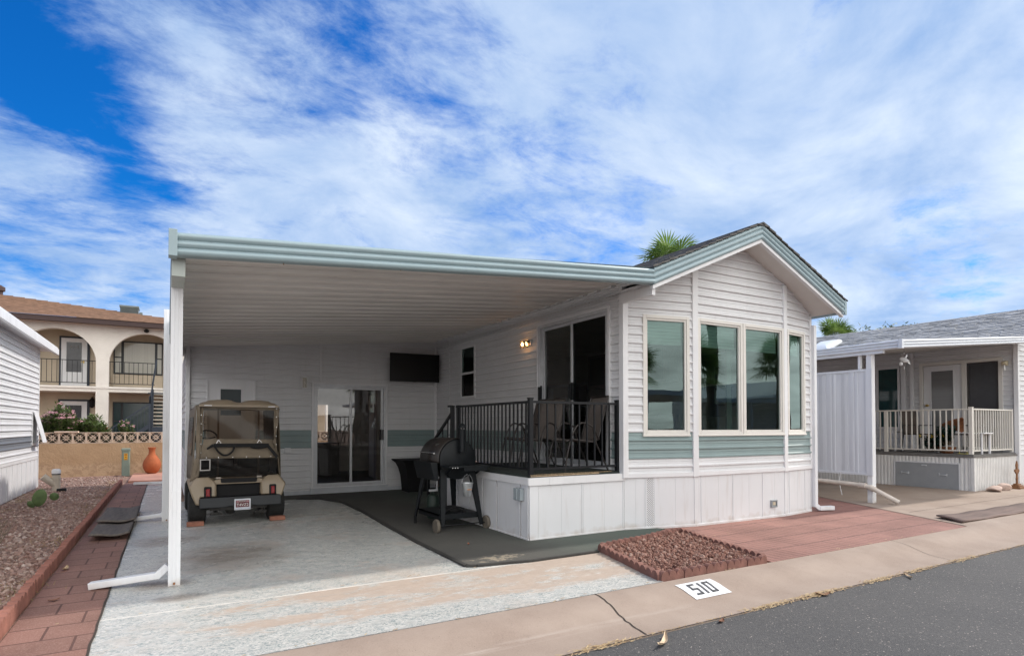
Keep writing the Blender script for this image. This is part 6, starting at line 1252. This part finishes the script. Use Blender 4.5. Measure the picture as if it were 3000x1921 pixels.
# skylight dome on the roof
mb = MB(); rs = [(0, .40), (.06, .40), (.12, .33), (.16, .2), (.17, .0)]; vs = []
for z, r_ in rs:
    for i in range(4):
        sx4, sy4 = ((-1, -1), (1, -1), (1, 1), (-1, 1))[i]; x = 17.35 + sx4 * r_; y = 10.7 + sy4 * r_ * .9; vs.append((x, y, nz_roof(x) + z + .02))
mb.add(vs, [(i * 4 + j, i * 4 + (j + 1) % 4, (i + 1) * 4 + (j + 1) % 4, (i + 1) * 4 + j) for i in range(4) for j in range(4)]); mb.build('skylight', mat('skylight_white', (.75, .78, .80), .3, .05), nr, bevel=.02)

ncp = thing('carport', 'white metal awning over the right home\'s parking space and porch', 'carport', (10.9, 5.9, 0))
def nz_(x): return 2.80 + .0885 * (x - 10.9)
mb = MB(); y = 5.35; pr_ = []
while y < 13: pr_ += [(y, 0), (y + .24, 0), (y + .25, .028), (y + .29, .028), (y + .30, 0)]; y += .305
for (ya, da), (yb_, db) in zip(pr_, pr_[1:]): mb.quad((10.85, ya, nz_(10.85) - .03 + da), (16.9, ya, nz_(16.9) - .03 + da), (16.9, yb_, nz_(16.9) - .03 + db), (10.85, yb_, nz_(10.85) - .03 + db))
mb.quad((10.85, 5.3, nz_(10.85) + .06), (16.9, 5.3, nz_(16.9) + .06), (16.9, 13, nz_(16.9) + .06), (10.85, 13, nz_(10.85) + .06)); mb.build('roof_panel', mat('white_underside', (.60, .58, .55), .6, .06), ncp)
M_FW = mat('white_fascia', (.66, .69, .73), .4, .05)
mb = MB(); fascia(mb, (10.82, 5.3, nz_(10.82) - .09), (16.9, 5.3, nz_(16.9) - .09), .148, (0, -1, 0), .05); mb.build('fascia', M_FW, ncp, smooth=True)
mb = MB(); fascia(mb, (10.82, 13, nz_(10.82) - .09), (10.82, 5.3, nz_(10.82) - .09), .15, (-1, 0, 0), .05); mb.box(10.83, 10.9, 5.6, 13, nz_(10.82) - .14, nz_(10.82) - .08); mb.build('fascia', M_FW, ncp, smooth=True)
mb = MB(); mb.box(10.775, 10.84, 5.255, 5.32, nz_(10.82) - .095, nz_(10.82) + .065); mb.build('fascia_end_cap', M_FW, ncp, bevel=.004)
for py in (5.86, 11.5):
    mb = MB(); mb.box(10.86, 10.98, py - .045, py + .045, 0, 2.70); 
    mb.build('post', M_ALM, ncp, bevel=.004)
mb = MB(); mb.box(10.88, 10.95, 6.02, 6.06, 2.38, 2.70); mb.build('panel_hanger', M_ALM, ncp)
# hanging white metal panel screen
pn = thing('privacy_screen', 'white vertical metal panel screen hung between posts on the right lot', 'privacy screen', (10.9, 7.5, .5))
WP = W((10.87, 9.6), (10.87, 5.80)); mb = MB(); a = .0; 
while a < WP.len - .01:
    b = min(a + .42, WP.len); WP.box(mb, a, b - .006, .0, .012, .52, 2.37); 
    for q, wd in ((.06, .05), (.15, .035), (.24, .06), (.33, .035)):
        if a + q + wd < b - .12: WP.box(mb, a + q, min(a + q + wd, b - .007), .012, .024, .525, 2.365)
    a += .42
WP.box(mb, 0, WP.len, -.01, .03, .49, .53); WP.box(mb, 0, WP.len, -.01, .03, 2.36, 2.40); WP.box(mb, WP.len - .11, WP.len, .024, .032, .53, 2.36); mb.build('panel', mat('screen_panel_white', (.64, .66, .70), .4, .06, 3, stretch=(1, 6, .5)), pn)
mb = MB()
for c0 in (WP.len - .55, WP.len - .98):
    for i in range(90):
        for j in range(3): a = c0 + j * .022; z = .55 + i * .020; mb.quad(WP.p(a, .0255, z), WP.p(a + .008, .0255, z), WP.p(a + .008, .0255, z + .008), WP.p(a, .0255, z + .008))
mb.build('perforations', mat('shadow_grey', (.25, .26, .28), .8, .1), pn, fixn=False)
mb = MB(); mb.tube([(10.80, 11, .44), (10.80, 5.95, .31), (10.82, 5.80, .27), (11.0, 5.45, .045)], .042, 12); mb.tube([(10.80, 6.02, .31), (10.80, 5.90, .305)], .05, 12); mb.tube([(10.815, 5.84, .285), (10.84, 5.76, .25)], .049, 12)
tag(mb.build('drain_pipe', mat('old_pvc', (.62, .55, .48), .6, .15, 8), smooth=True, at=(10.8, 6, .3)), 'long off-white plastic drain pipe running under the white panel screen', 'drain pipe')
mb = MB(); mb.tube([(10.80, 6.35, .52), (10.79, 6.38, .35), (10.80, 6.36, .22), (10.80, 6.33, .10)], .006, 6); tag(mb.build('cable', M_WHT, at=(10.8, 6.35, .3)), 'loose white cable dangling below the panel screen', 'cable')

nd = thing('porch_deck', 'porch deck on the right lot with ribbed white skirting and cream railing', 'porch deck', (15.7, 6.5, 0))
NDX, NDF, NDZ = 14.70, 5.80, .77
def ribs(mb, wl, a0, a1, z0, z1, st=.076):
    a = a0
    while a < a1 - .002:
        b = min(a + st, a1); wl.box(mb, a, b, -.02, .0, z0, z1); wl.box(mb, a + .018, min(a + .048, b), .0, .014, z0, z1); a += st
WA, WB_ = W((NDX, 13), (NDX, NDF)), W((NDX, NDF), (NX0, NDF))
mb = MB(); ribs(mb, WA, 0, 13 - 7.36, 0, .70); ribs(mb, WA, 13 - 7.36, 13 - 6.05, .56, .70); ribs(mb, WA, 13 - 6.05, 7.2, 0, .70); ribs(mb, WB_, 0, NX0 - NDX, 0, .70); WA.box(mb, 7.16, 7.215, -.02, .022, 0, .70); WB_.box(mb, -.02, .05, -.02, .022, 0, .70); mb.build('skirting', M_CRM if False else mat('ribbed_white', (.72, .71, .69), .5, .06), nd)
mb = MB(); WA.box(mb, 0, 7.22, -.02, .03, .70, .735); WB_.box(mb, 0, NX0 - NDX, -.02, .03, .70, .735); mb.box(NDX + .0, NX0, NDF, 13, .70, .765); mb.build('deck_floor', mat('deck_grey', (.16, .15, .14), .8, .2), nd, bevel=.004)
mb = MB(); WA.box(mb, 13 - 7.34, 13 - 6.07, -.02, .02, .0, .55); ch_ = mb.build('storage_hatch', mat('hatch_grey', (.30, .31, .32), .5, .06), nd, bevel=.004)
mb = MB(); frame_rect(mb, WA, 13 - 7.37, 13 - 6.04, -.03, .575, .025, .0, .026); mb.build('hatch_frame', M_WHT, ch_)
for c in (7.13, 6.36): mb = MB(); mb.tube([WA.p(13 - c - .07, .02, .31), WA.p(13 - c - .06, .05, .305), WA.p(13 - c + .06, .05, .305), WA.p(13 - c + .07, .02, .31)], .009, 6); WA.box(mb, 13 - c - .085, 13 - c - .06, .02, .028, .28, .335); WA.box(mb, 13 - c + .06, 13 - c + .085, .02, .028, .28, .335); mb.build('hatch_handle', M_SLV, ch_)
mb = MB(); WA.box(mb, 13 - 6.78, 13 - 6.68, .02, .04, .485, .51); mb.build('hatch_latch', M_SLV, ch_)
M_RLC = mat('cream_railing', (.69, .66, .60), .45, .06)
railing(nd, [(NDX + .06, 9.9), (NDX + .06, NDF + .06)], NDZ, .98, [(NDX + .06, 7.57, .96), (NDX + .06, NDF + .06, 1.0)], .115, M_RLC, bw=.022, rw=.05, pw=.07)
railing(nd, [(NDX + .06, NDF + .06), (NX0 - .12, NDF + .06)], NDZ, .98, [(NX0 - .12, NDF + .06, .98)], .115, M_RLC, bw=.022, rw=.05, pw=.06)
# porch furniture
def nchair(lab, x, y, rz):
    t = thing('patio_chair', lab, 'patio chair', (x, y, NDZ), 'dark patio chairs on the right porch'); o0 = Vector((x, y, NDZ)); 
    m_ = Matrix.Rotation(rz, 4, 'Z')
    def P(a, b, c): v = m_ @ Vector((a, b, c)); return v + o0
    mb = MB()
    for s_ in (-1, 1):
        mb.tube([P(-.24, s_ * .25, 0), P(-.22, s_ * .25, .62), P(.18, s_ * .25, .62)], .012, 6); mb.tube([P(.24, s_ * .25, 0), P(.18, s_ * .24, .42), P(.28, s_ * .24, .98)], .013, 6)
    mb.build('frame', M_BLK, t); mb = MB(); mb.hexa([P(a, b, c) for c in (.40, .425) for b in (-.24, .24) for a in (-.24, .2)]); mb.build('seat', mat('brown_sling', (.05, .036, .028), .8, .15), t)
    mb = MB(); mb.hexa([P(a + (c - .4) * .17, b, c) for c in (.42, .98) for b in (-.24, .24) for a in (.18, .20)]); mb.build('backrest', mat('brown_sling', (0, 0, 0)), t)
nchair('brown patio chair in the middle of the right porch behind the cream railing', 15.35, 7.15, R(75)); nchair('dark patio chair at the left end of the right porch, partly behind the post', 15.3, 8.45, R(200)); nchair('dark patio chair at the far right of the right porch by the screened door', 15.75, 6.25, R(-30))
def ntable(lab, x, y, lx_, ly_, h):
    t = thing('side_table', lab, 'side table', (x, y, NDZ), 'white tables on the right porch'); mb = MB(); mb.box(x - lx_, x + lx_, y - ly_, y + ly_, NDZ + h - .025, NDZ + h); mb.build('tabletop', M_WHT, t, bevel=.006)
    for a in (-1, 1):
        for b in (-1, 1): mb = MB(); mb.box(x + a * lx_ * .85 - .015, x + a * lx_ * .85 + .015, y + b * ly_ * .88 - .015, y + b * ly_ * .88 + .015, NDZ, NDZ + h - .026); mb.build('leg', M_WHT, t)
ntable('long low white table behind the cream railing under the basket', 15.35, 6.25, .22, .48, .46); ntable('low white table at the left of the right porch', 15.35, 7.85, .2, .3, .47)
ns = thing('cornucopia_basket', 'brown wicker horn basket lying on the white porch table', 'basket', (15.3, 6.4, 1.23)); mb = MB(); mb.lathe([(.03, -.30), (.08, -.2), (.13, -.05), (.16, .10), (.17, .12), (.155, .12), (.12, -.04), (.03, -.2)], (0, 0, 0), 20, axis='y')
mb.v = [(15.33 + x, 6.42 - y * .9 - .05, 1.40 + z) for x, y, z in mb.v]; mb.build('basket_body', mat('wicker', (.22, .085, .035), .9, .5, 60, bump=.9, bscale=60), ns, smooth=True)
M_IVY = leafmat('blue_green_ivy', [(.01, .06, .045), (.02, .11, .09), (.01, .045, .03), (.03, .14, .10)])
shrub('ivy_plant', 'trailing blue-green ivy hanging in front of the porch basket', 'ivy', 15.0, 6.42, .95, .10, .22, .45, 22, .06, 21, mat_=M_IVY, leafw=.022)
shrub('flower_basket_plant', 'dark leafy plant with yellow flowers in a wicker basket on the porch floor', 'potted plant', 15.0, 6.68, .80, .13, .28, .40, 26, .06, 22, 5, mat_=M_IVY, fm=leafmat('yellow_flower', [(.6, .4, .02), (.7, .5, .05)]), leafw=.02)
mb = MB(); mb.lathe([(.10, 0), (.16, .08), (.17, .14), (.14, .14)], (15.0, 6.42, NDZ), 16); tag(mb.build('wicker_basket', mat('wicker', (0, 0, 0)), smooth=True, at=(15, 6.42, NDZ)), 'round wicker basket standing on the porch floor behind the railing', 'basket')
mb = MB(); mb.tube([(14.86, 6.12, NDZ + .01), (14.86, 6.12, NDZ + .06), (14.86, 5.98, NDZ + .06), (14.86, 5.98, NDZ + .01)], .008, 6); mb.box(14.82, 14.95, 5.98, 6.14, NDZ, NDZ + .012); tag(mb.build('candle_lantern', mat('yellow_wire', (.55, .48, .12), .5, .1), at=(14.86, 6.05, NDZ)), 'small pale yellow wire tray on the porch floor near the corner post', 'tray')
# hanging glass bird
bd = thing('bird_ornament', 'small glass bird ornament hanging from the awning corner on the right', 'hanging ornament', (12, 5.8, 2.6)); M_ORN = mat('glass_white', (.75, .78, .80), .1, .1, 20)
mb = MB(); bx, by, bz = 12.0, 5.82, 2.62; mb.lathe([(.0, -.10), (.02, -.09), (.045, -.04), (.05, 0), (.035, .06), (.012, .12), (.0, .13)], (0, 0, 0), 12, axis='x'); mb.v = [(bx + x * .9, by - x * .3 + y, bz + z - x * .25) for x, y, z in mb.v]
mb.add([(bx, by, bz + .02), (bx + .10, by, bz + .12), (bx + .13, by, bz + .09), (bx + .04, by, bz)], [(0, 1, 2, 3)]); mb.add([(bx + .10, by, bz - .03), (bx + .22, by, bz - .04), (bx + .22, by, bz - .08)], [(0, 1, 2)]); mb.build('bird_body', M_ORN, bd, smooth=True)
mb = MB(); mb.lathe([(0, -.04), (.03, -.02), (.03, .02), (0, .04)], (bx - .12, by, bz - .08), 10); mb.lathe([(0, -.02), (.018, 0), (0, .02)], (bx, by, bz + .12), 8); mb.lathe([(0, -.03), (.015, 0), (0, .02)], (bx, by, bz - .15), 8); mb.build('glass_bead', M_ORN, bd, smooth=True)
mb = MB(); mb.tube([(bx, by, bz - .15), (bx, by, bz + .30)], .0015, 4); mb.tube([(bx, by, bz + .02), (bx - .12, by, bz - .05)], .0015, 4); mb.build('wire', M_BLK, bd)
# cross ornament and rocks
cr_ = thing('cross_ornament', 'rusty ornate metal cross on a stepped base beside the right porch', 'cross', (16.15, 5.57, 0)); M_RST = mat('rust_metal', (.22, .10, .04), .7, .25, 20)
mb = MB(); cx_o, cy_o = 16.15, 5.57; mb.box(cx_o - .15, cx_o + .15, cy_o - .1, cy_o + .1, 0, .05); mb.box(cx_o - .11, cx_o + .11, cy_o - .07, cy_o + .07, .05, .08); mb.box(cx_o - .07, cx_o + .07, cy_o - .05, cy_o + .05, .08, .11); mb.build('base', M_RST, cr_, bevel=.008)
mb = MB(); pf = [(-.035, .11), (-.022, .16), (-.035, .22), (-.018, .30), (-.03, .34), (-.06, .33), (-.075, .36), (-.11, .37), (-.10, .42), (-.07, .43), (-.03, .425), (-.035, .48), (-.045, .52), (-.02, .56), (0, .61)]
pf = pf + [(-x, z) for x, z in pf[::-1][1:]]; mb.prism(pf, lambda p: (cx_o + p[0], cy_o - .015, p[1]), lambda p: (cx_o + p[0], cy_o + .015, p[1])); mb.build('cross', M_RST, cr_, bevel=.006)
M_ROCK = mat('pink_rock', (.55, .42, .36), .9, .25, 7, bump=.6, bscale=25)
def rock(x, y, sx5, sy5, sz, seed, lab):
    rnd = random.Random(seed); import bmesh
    bm = bmesh.new(); bmesh.ops.create_icosphere(bm, subdivisions=3, radius=1)
    fr_ = [(Vector((rnd.uniform(-1, 1), rnd.uniform(-1, 1), rnd.uniform(-1, 1))).normalized(), rnd.uniform(.6, .95)) for _ in range(14)]
    for v in bm.verts:
        for n_v, d in fr_:
            k_ = v.co.dot(n_v)
            if k_ > d: v.co -= n_v * (k_ - d) * .9
        v.co += v.co * rnd.uniform(-.02, .02)
    mb = MB(); bm.verts.ensure_lookup_table(); mb.add([(x + v.co.x * sx5, y + v.co.y * sy5, sz * .8 + v.co.z * sz) for v in bm.verts], [tuple(v.index for v in f.verts) for f in bm.faces]); bm.free()
    tag(mb.build('rock', M_ROCK, smooth=True, at=(x, y, 0)), lab, 'rock', 'pale rocks beside the right porch')
rock(15.0, 5.56, .20, .14, .075, 1, 'pinkish rock at the corner of the ribbed porch skirting, leftmost of the pale rocks'); rock(15.52, 5.58, .19, .13, .085, 2, 'pale rock between the pinkish rock and the rusty cross'); rock(16.75, 5.45, .2, .14, .08, 3, 'pale rock right of the rusty cross at the photo edge')
# worn brown mat by the kerb
mb = MB(); P4 = [(9.93, 4.40), (9.70, 3.97), (14.2, 3.93), (14.2, 4.42)]; n = 24; vs = []
for i in range(n + 1):
    for j in range(5):
        u, v = i / n, j / 4; a = Vector(P4[0]).lerp(Vector(P4[3]), u); b = Vector(P4[1]).lerp(Vector(P4[2]), u); p = a.lerp(b, v); vs.append((p.x, p.y, .022 + .025 * math.exp(-u * 12) * (1 if v < .7 else .4) + .006 * math.sin(u * 30)))
mb.add(vs, [(i * 5 + j, (i + 1) * 5 + j, (i + 1) * 5 + j + 1, i * 5 + j + 1) for i in range(n) for j in range(4)]); o = mb.build('ramp_mat', mat('brown_mat', (.155, .105, .088), .85, .3, 6, stretch=(.3, 3, 1)), smooth=True, at=(11, 4.2, 0)); s_ = o.modifiers.new('s', 'SOLIDIFY'); s_.thickness = .02; s_.offset = -1; tag(o, 'long worn brown rubber mat lying along the kerb of the right lot', 'mat')

# ---------------------------------------------------------------- palms and far trees
M_PLM = leafmat('palm_leaf', [(.12, .22, .045), (.21, .34, .08), (.15, .26, .055), (.30, .42, .14)], .5, .42); M_PTR = mat('palm_trunk', (.13, .10, .075), .95, .4, 3, bump=.8, bscale=14); M_PDR = leafmat('dead_palm_leaf', [(.20, .14, .08), (.28, .2, .12)])
def palm(x, y, h, r, lab, seed, nf=46, trunk=True):
    rnd = random.Random(seed); t = thing('palm_tree', lab, 'palm tree', (x, y, 0)); mb = MB()
    mb.tube([(x + math.sin(i * .4) * .06, y, h * i / 10) for i in range(11)], [.30 - .10 * i / 10 for i in range(11)], 12); mb.build('trunk', M_PTR, t, smooth=True)
    lf = MB(); pt = MB()
    for k_ in range(nf):
        az = rnd.uniform(0, 6.28); el = rnd.uniform(-.35, 1.35); d = Vector((math.cos(az) * math.cos(el), math.sin(az) * math.cos(el), math.sin(el))); base = Vector((x, y, h)); L_ = r * rnd.uniform(.34, .52)
        hub = base + d * L_ + Vector((0, 0, -.12 * L_)); pt.tube([base, base + d * L_ * .5, hub], [.022, .018, .012], 4)
        side = d.cross(Vector((0, 0, 1))).normalized(); up_ = side.cross(d).normalized(); nfan = 26; fl_ = r * rnd.uniform(.50, .70)
        for q in range(nfan):
            a = (q / (nfan - 1) - .5) * 3.9; ray = (d * math.cos(a) + side * math.sin(a)).normalized(); ll = fl_ * (.55 + .45 * math.cos(a * .45)) * rnd.uniform(.9, 1.05); fold = .02 * (1 if q % 2 else -1)
            wv = ray.cross(up_).normalized() * ll * .038; droop = Vector((0, 0, -ll * (.16 + .25 * abs(math.sin(a))) * (1 if el < .9 else .5))); m1 = hub + ray * ll * .55 + up_ * fold + droop * .25
            lf.add([hub, m1 - wv, m1 + wv], [(0, 1, 2)]); lf.add([m1 - wv, m1 + wv, hub + ray * ll + droop + Vector((rnd.uniform(-.03, .03), 0, rnd.uniform(-.05, .02)))], [(0, 1, 2)])
    pt.build('petiole', mat('petiole_green', (.12, .15, .05), .6, .2), t); lf.build('crown', M_PLM, t, fixn=False); return t
def palm_top(*a): return palm(*a)
p1 = palm(22.45, 22, 9.75, 2.05, 'fan palm with rounded green crown rising behind the gable roof', 4, 27)
p2 = palm(45.4, 27.0, 8.35, 2.0, 'fan palm crown showing between the two homes behind the grey roof', 6, 24)
def bushy(name, lab, x, y, z0, h, r, n, seed, m_, cat='tree', lsz=.05, droop=.2):
    rnd = random.Random(seed); t = thing(name, lab, cat, (x, y, 0)); st = MB(); st.tube([(x, y, 0), (x + .1, y, z0 * .5), (x, y, z0)], [.18, .14, .10], 8); lf = MB()
    for i in range(n):
        a = rnd.uniform(0, 6.28); e = Vector((x + math.cos(a) * r * rnd.random() ** .5, y + math.sin(a) * r * rnd.random() ** .5, z0 + h * rnd.uniform(.25, 1))); b = Vector((x, y, z0 * .9)); st.tube([b, b.lerp(e, .5) + Vector((0, 0, .2)), e], [.03, .018, .006], 4)
        for k_ in range(34):
            u = rnd.uniform(.35, 1.05); p = b.lerp(e, u) + Vector((rnd.gauss(0, .16), rnd.gauss(0, .16), rnd.gauss(.05, .14))); d = Vector((rnd.uniform(-1, 1), rnd.uniform(-1, 1), rnd.uniform(-.6, .8))).normalized(); s_ = d.orthogonal().normalized() * lsz * .25; l = lsz * rnd.uniform(.7, 1.6); lf.add([p, p + d * l * .5 + s_, p + d * l, p + d * l * .5 - s_], [(0, 1, 2, 3)])
    st.build('trunk', mat('twig_brown', (0, 0, 0)), t); lf.build('crown', m_, t, fixn=False)
M_MES = leafmat('pale_green_leaf', [(.11, .16, .05), (.17, .22, .08), (.09, .13, .05), (.2, .25, .1)])
bushy('mesquite_tree', 'feathery pale green tree behind the grey roof, right of the fan palm', 57.5, 30, 8.0, 2.6, 3.4, 80, 31, M_MES, lsz=.30); bushy('mesquite_tree', 'low pale green foliage just right of the palm crown behind the grey roof', 49.5, 27.5, 7.0, 2.1, 1.7, 60, 32, M_MES, lsz=.28)

# ---------------------------------------------------------------- across the street, seen mirrored in the windows
def street_home(x0, y0, lab):
    ho = thing('mobile_home', lab, 'mobile home', (x0, y0, 0)); mb = MB(); WO = W((x0 + 3.7, y0), (x0, y0)); WO2 = W((x0, y0), (x0, y0 - 11)); WO3 = W((x0 + 3.7, y0 - 11), (x0 + 3.7, y0))
    siding(mb, WO, .3, 3.2, [(1.2, 2.4, 1.1, 2.3)], zb=.3)
    for w_ in (WO2, WO3): siding(mb, w_, .3, 3.2, zb=.3, h=.236)
    mb.build('wall', SIDM, ho); mb = MB(); WO.box(mb, 1.2, 2.4, -.05, -.02, 1.1, 2.3); mb.build('window_pane', mat('grey_pane', (0, 0, 0)), ho)
    f0, f1 = (lambda yy: (lambda p: (x0 + p[0], yy, p[1]))), None
    mb = MB(); mb.prism([(-.3, 3.15), (1.85, 4.15), (4, 3.15), (4, 3.3), (1.85, 4.32), (-.3, 3.3)], f0(y0 + .4), f0(y0 - 11.4)); mb.prism([(0, 3.2), (1.85, 4.1), (3.7, 3.2)], f0(y0 - .02), f0(y0 - .1)); mb.build('roof', M_FW, ho)
    mb = MB(); mb.box(x0 - 5.5, x0 - .3, y0 - 7, y0 + .6, 2.75, 2.95); mb.build('carport_roof', M_WHT, ho)
    for xx in (x0 - 5.4, x0 - 2.7): mb = MB(); mb.box(xx, xx + .12, y0 + .3, y0 + .42, 0, 2.75); mb.build('post', M_WHT, ho)
street_home(31.5, -13, 'white mobile home with carport across the street, mirrored in the two middle bow windows'); street_home(16.5, -12, 'white mobile home across the street, mirrored in the left bow window')
palm(22.5, -11, 4.4, 2.0, 'short bushy fan palm across the street, mirrored in the second bow window', 41, 40); palm(29.3, -11.0, 4.9, 1.9, 'palm in front of the home across the street, mirrored in the third bow window', 46, 36); palm(46.5, -9, 8.3, 2.2, 'thin fan palm mirrored beside the tall one in the right bow window', 47, 30); palm(52, -9.5, 9.5, 2.2, 'tall fan palm mirrored in the narrow right bow window', 42, 34); palm(33.5, -12.2, 6.6, 2.3, 'fan palm rising over the white carport across the street, mirrored in the third bow window', 43, 40); palm(24.5, -11.5, 12.5, 2.2, 'tallest fan palm across the street, its trunk mirrored in the second bow window', 44, 30); palm(11.2, -14, 4.2, 1.6, 'low palm across the street mirrored at the left edge of the first bow window', 45, 30)
mb = MB(); mb.quad((-60, -60, -.05), (60, -60, -.05), (60, -6.2, -.05), (-60, -6.2, -.05)); struct(mb.build('far_lot', M_SOIL))
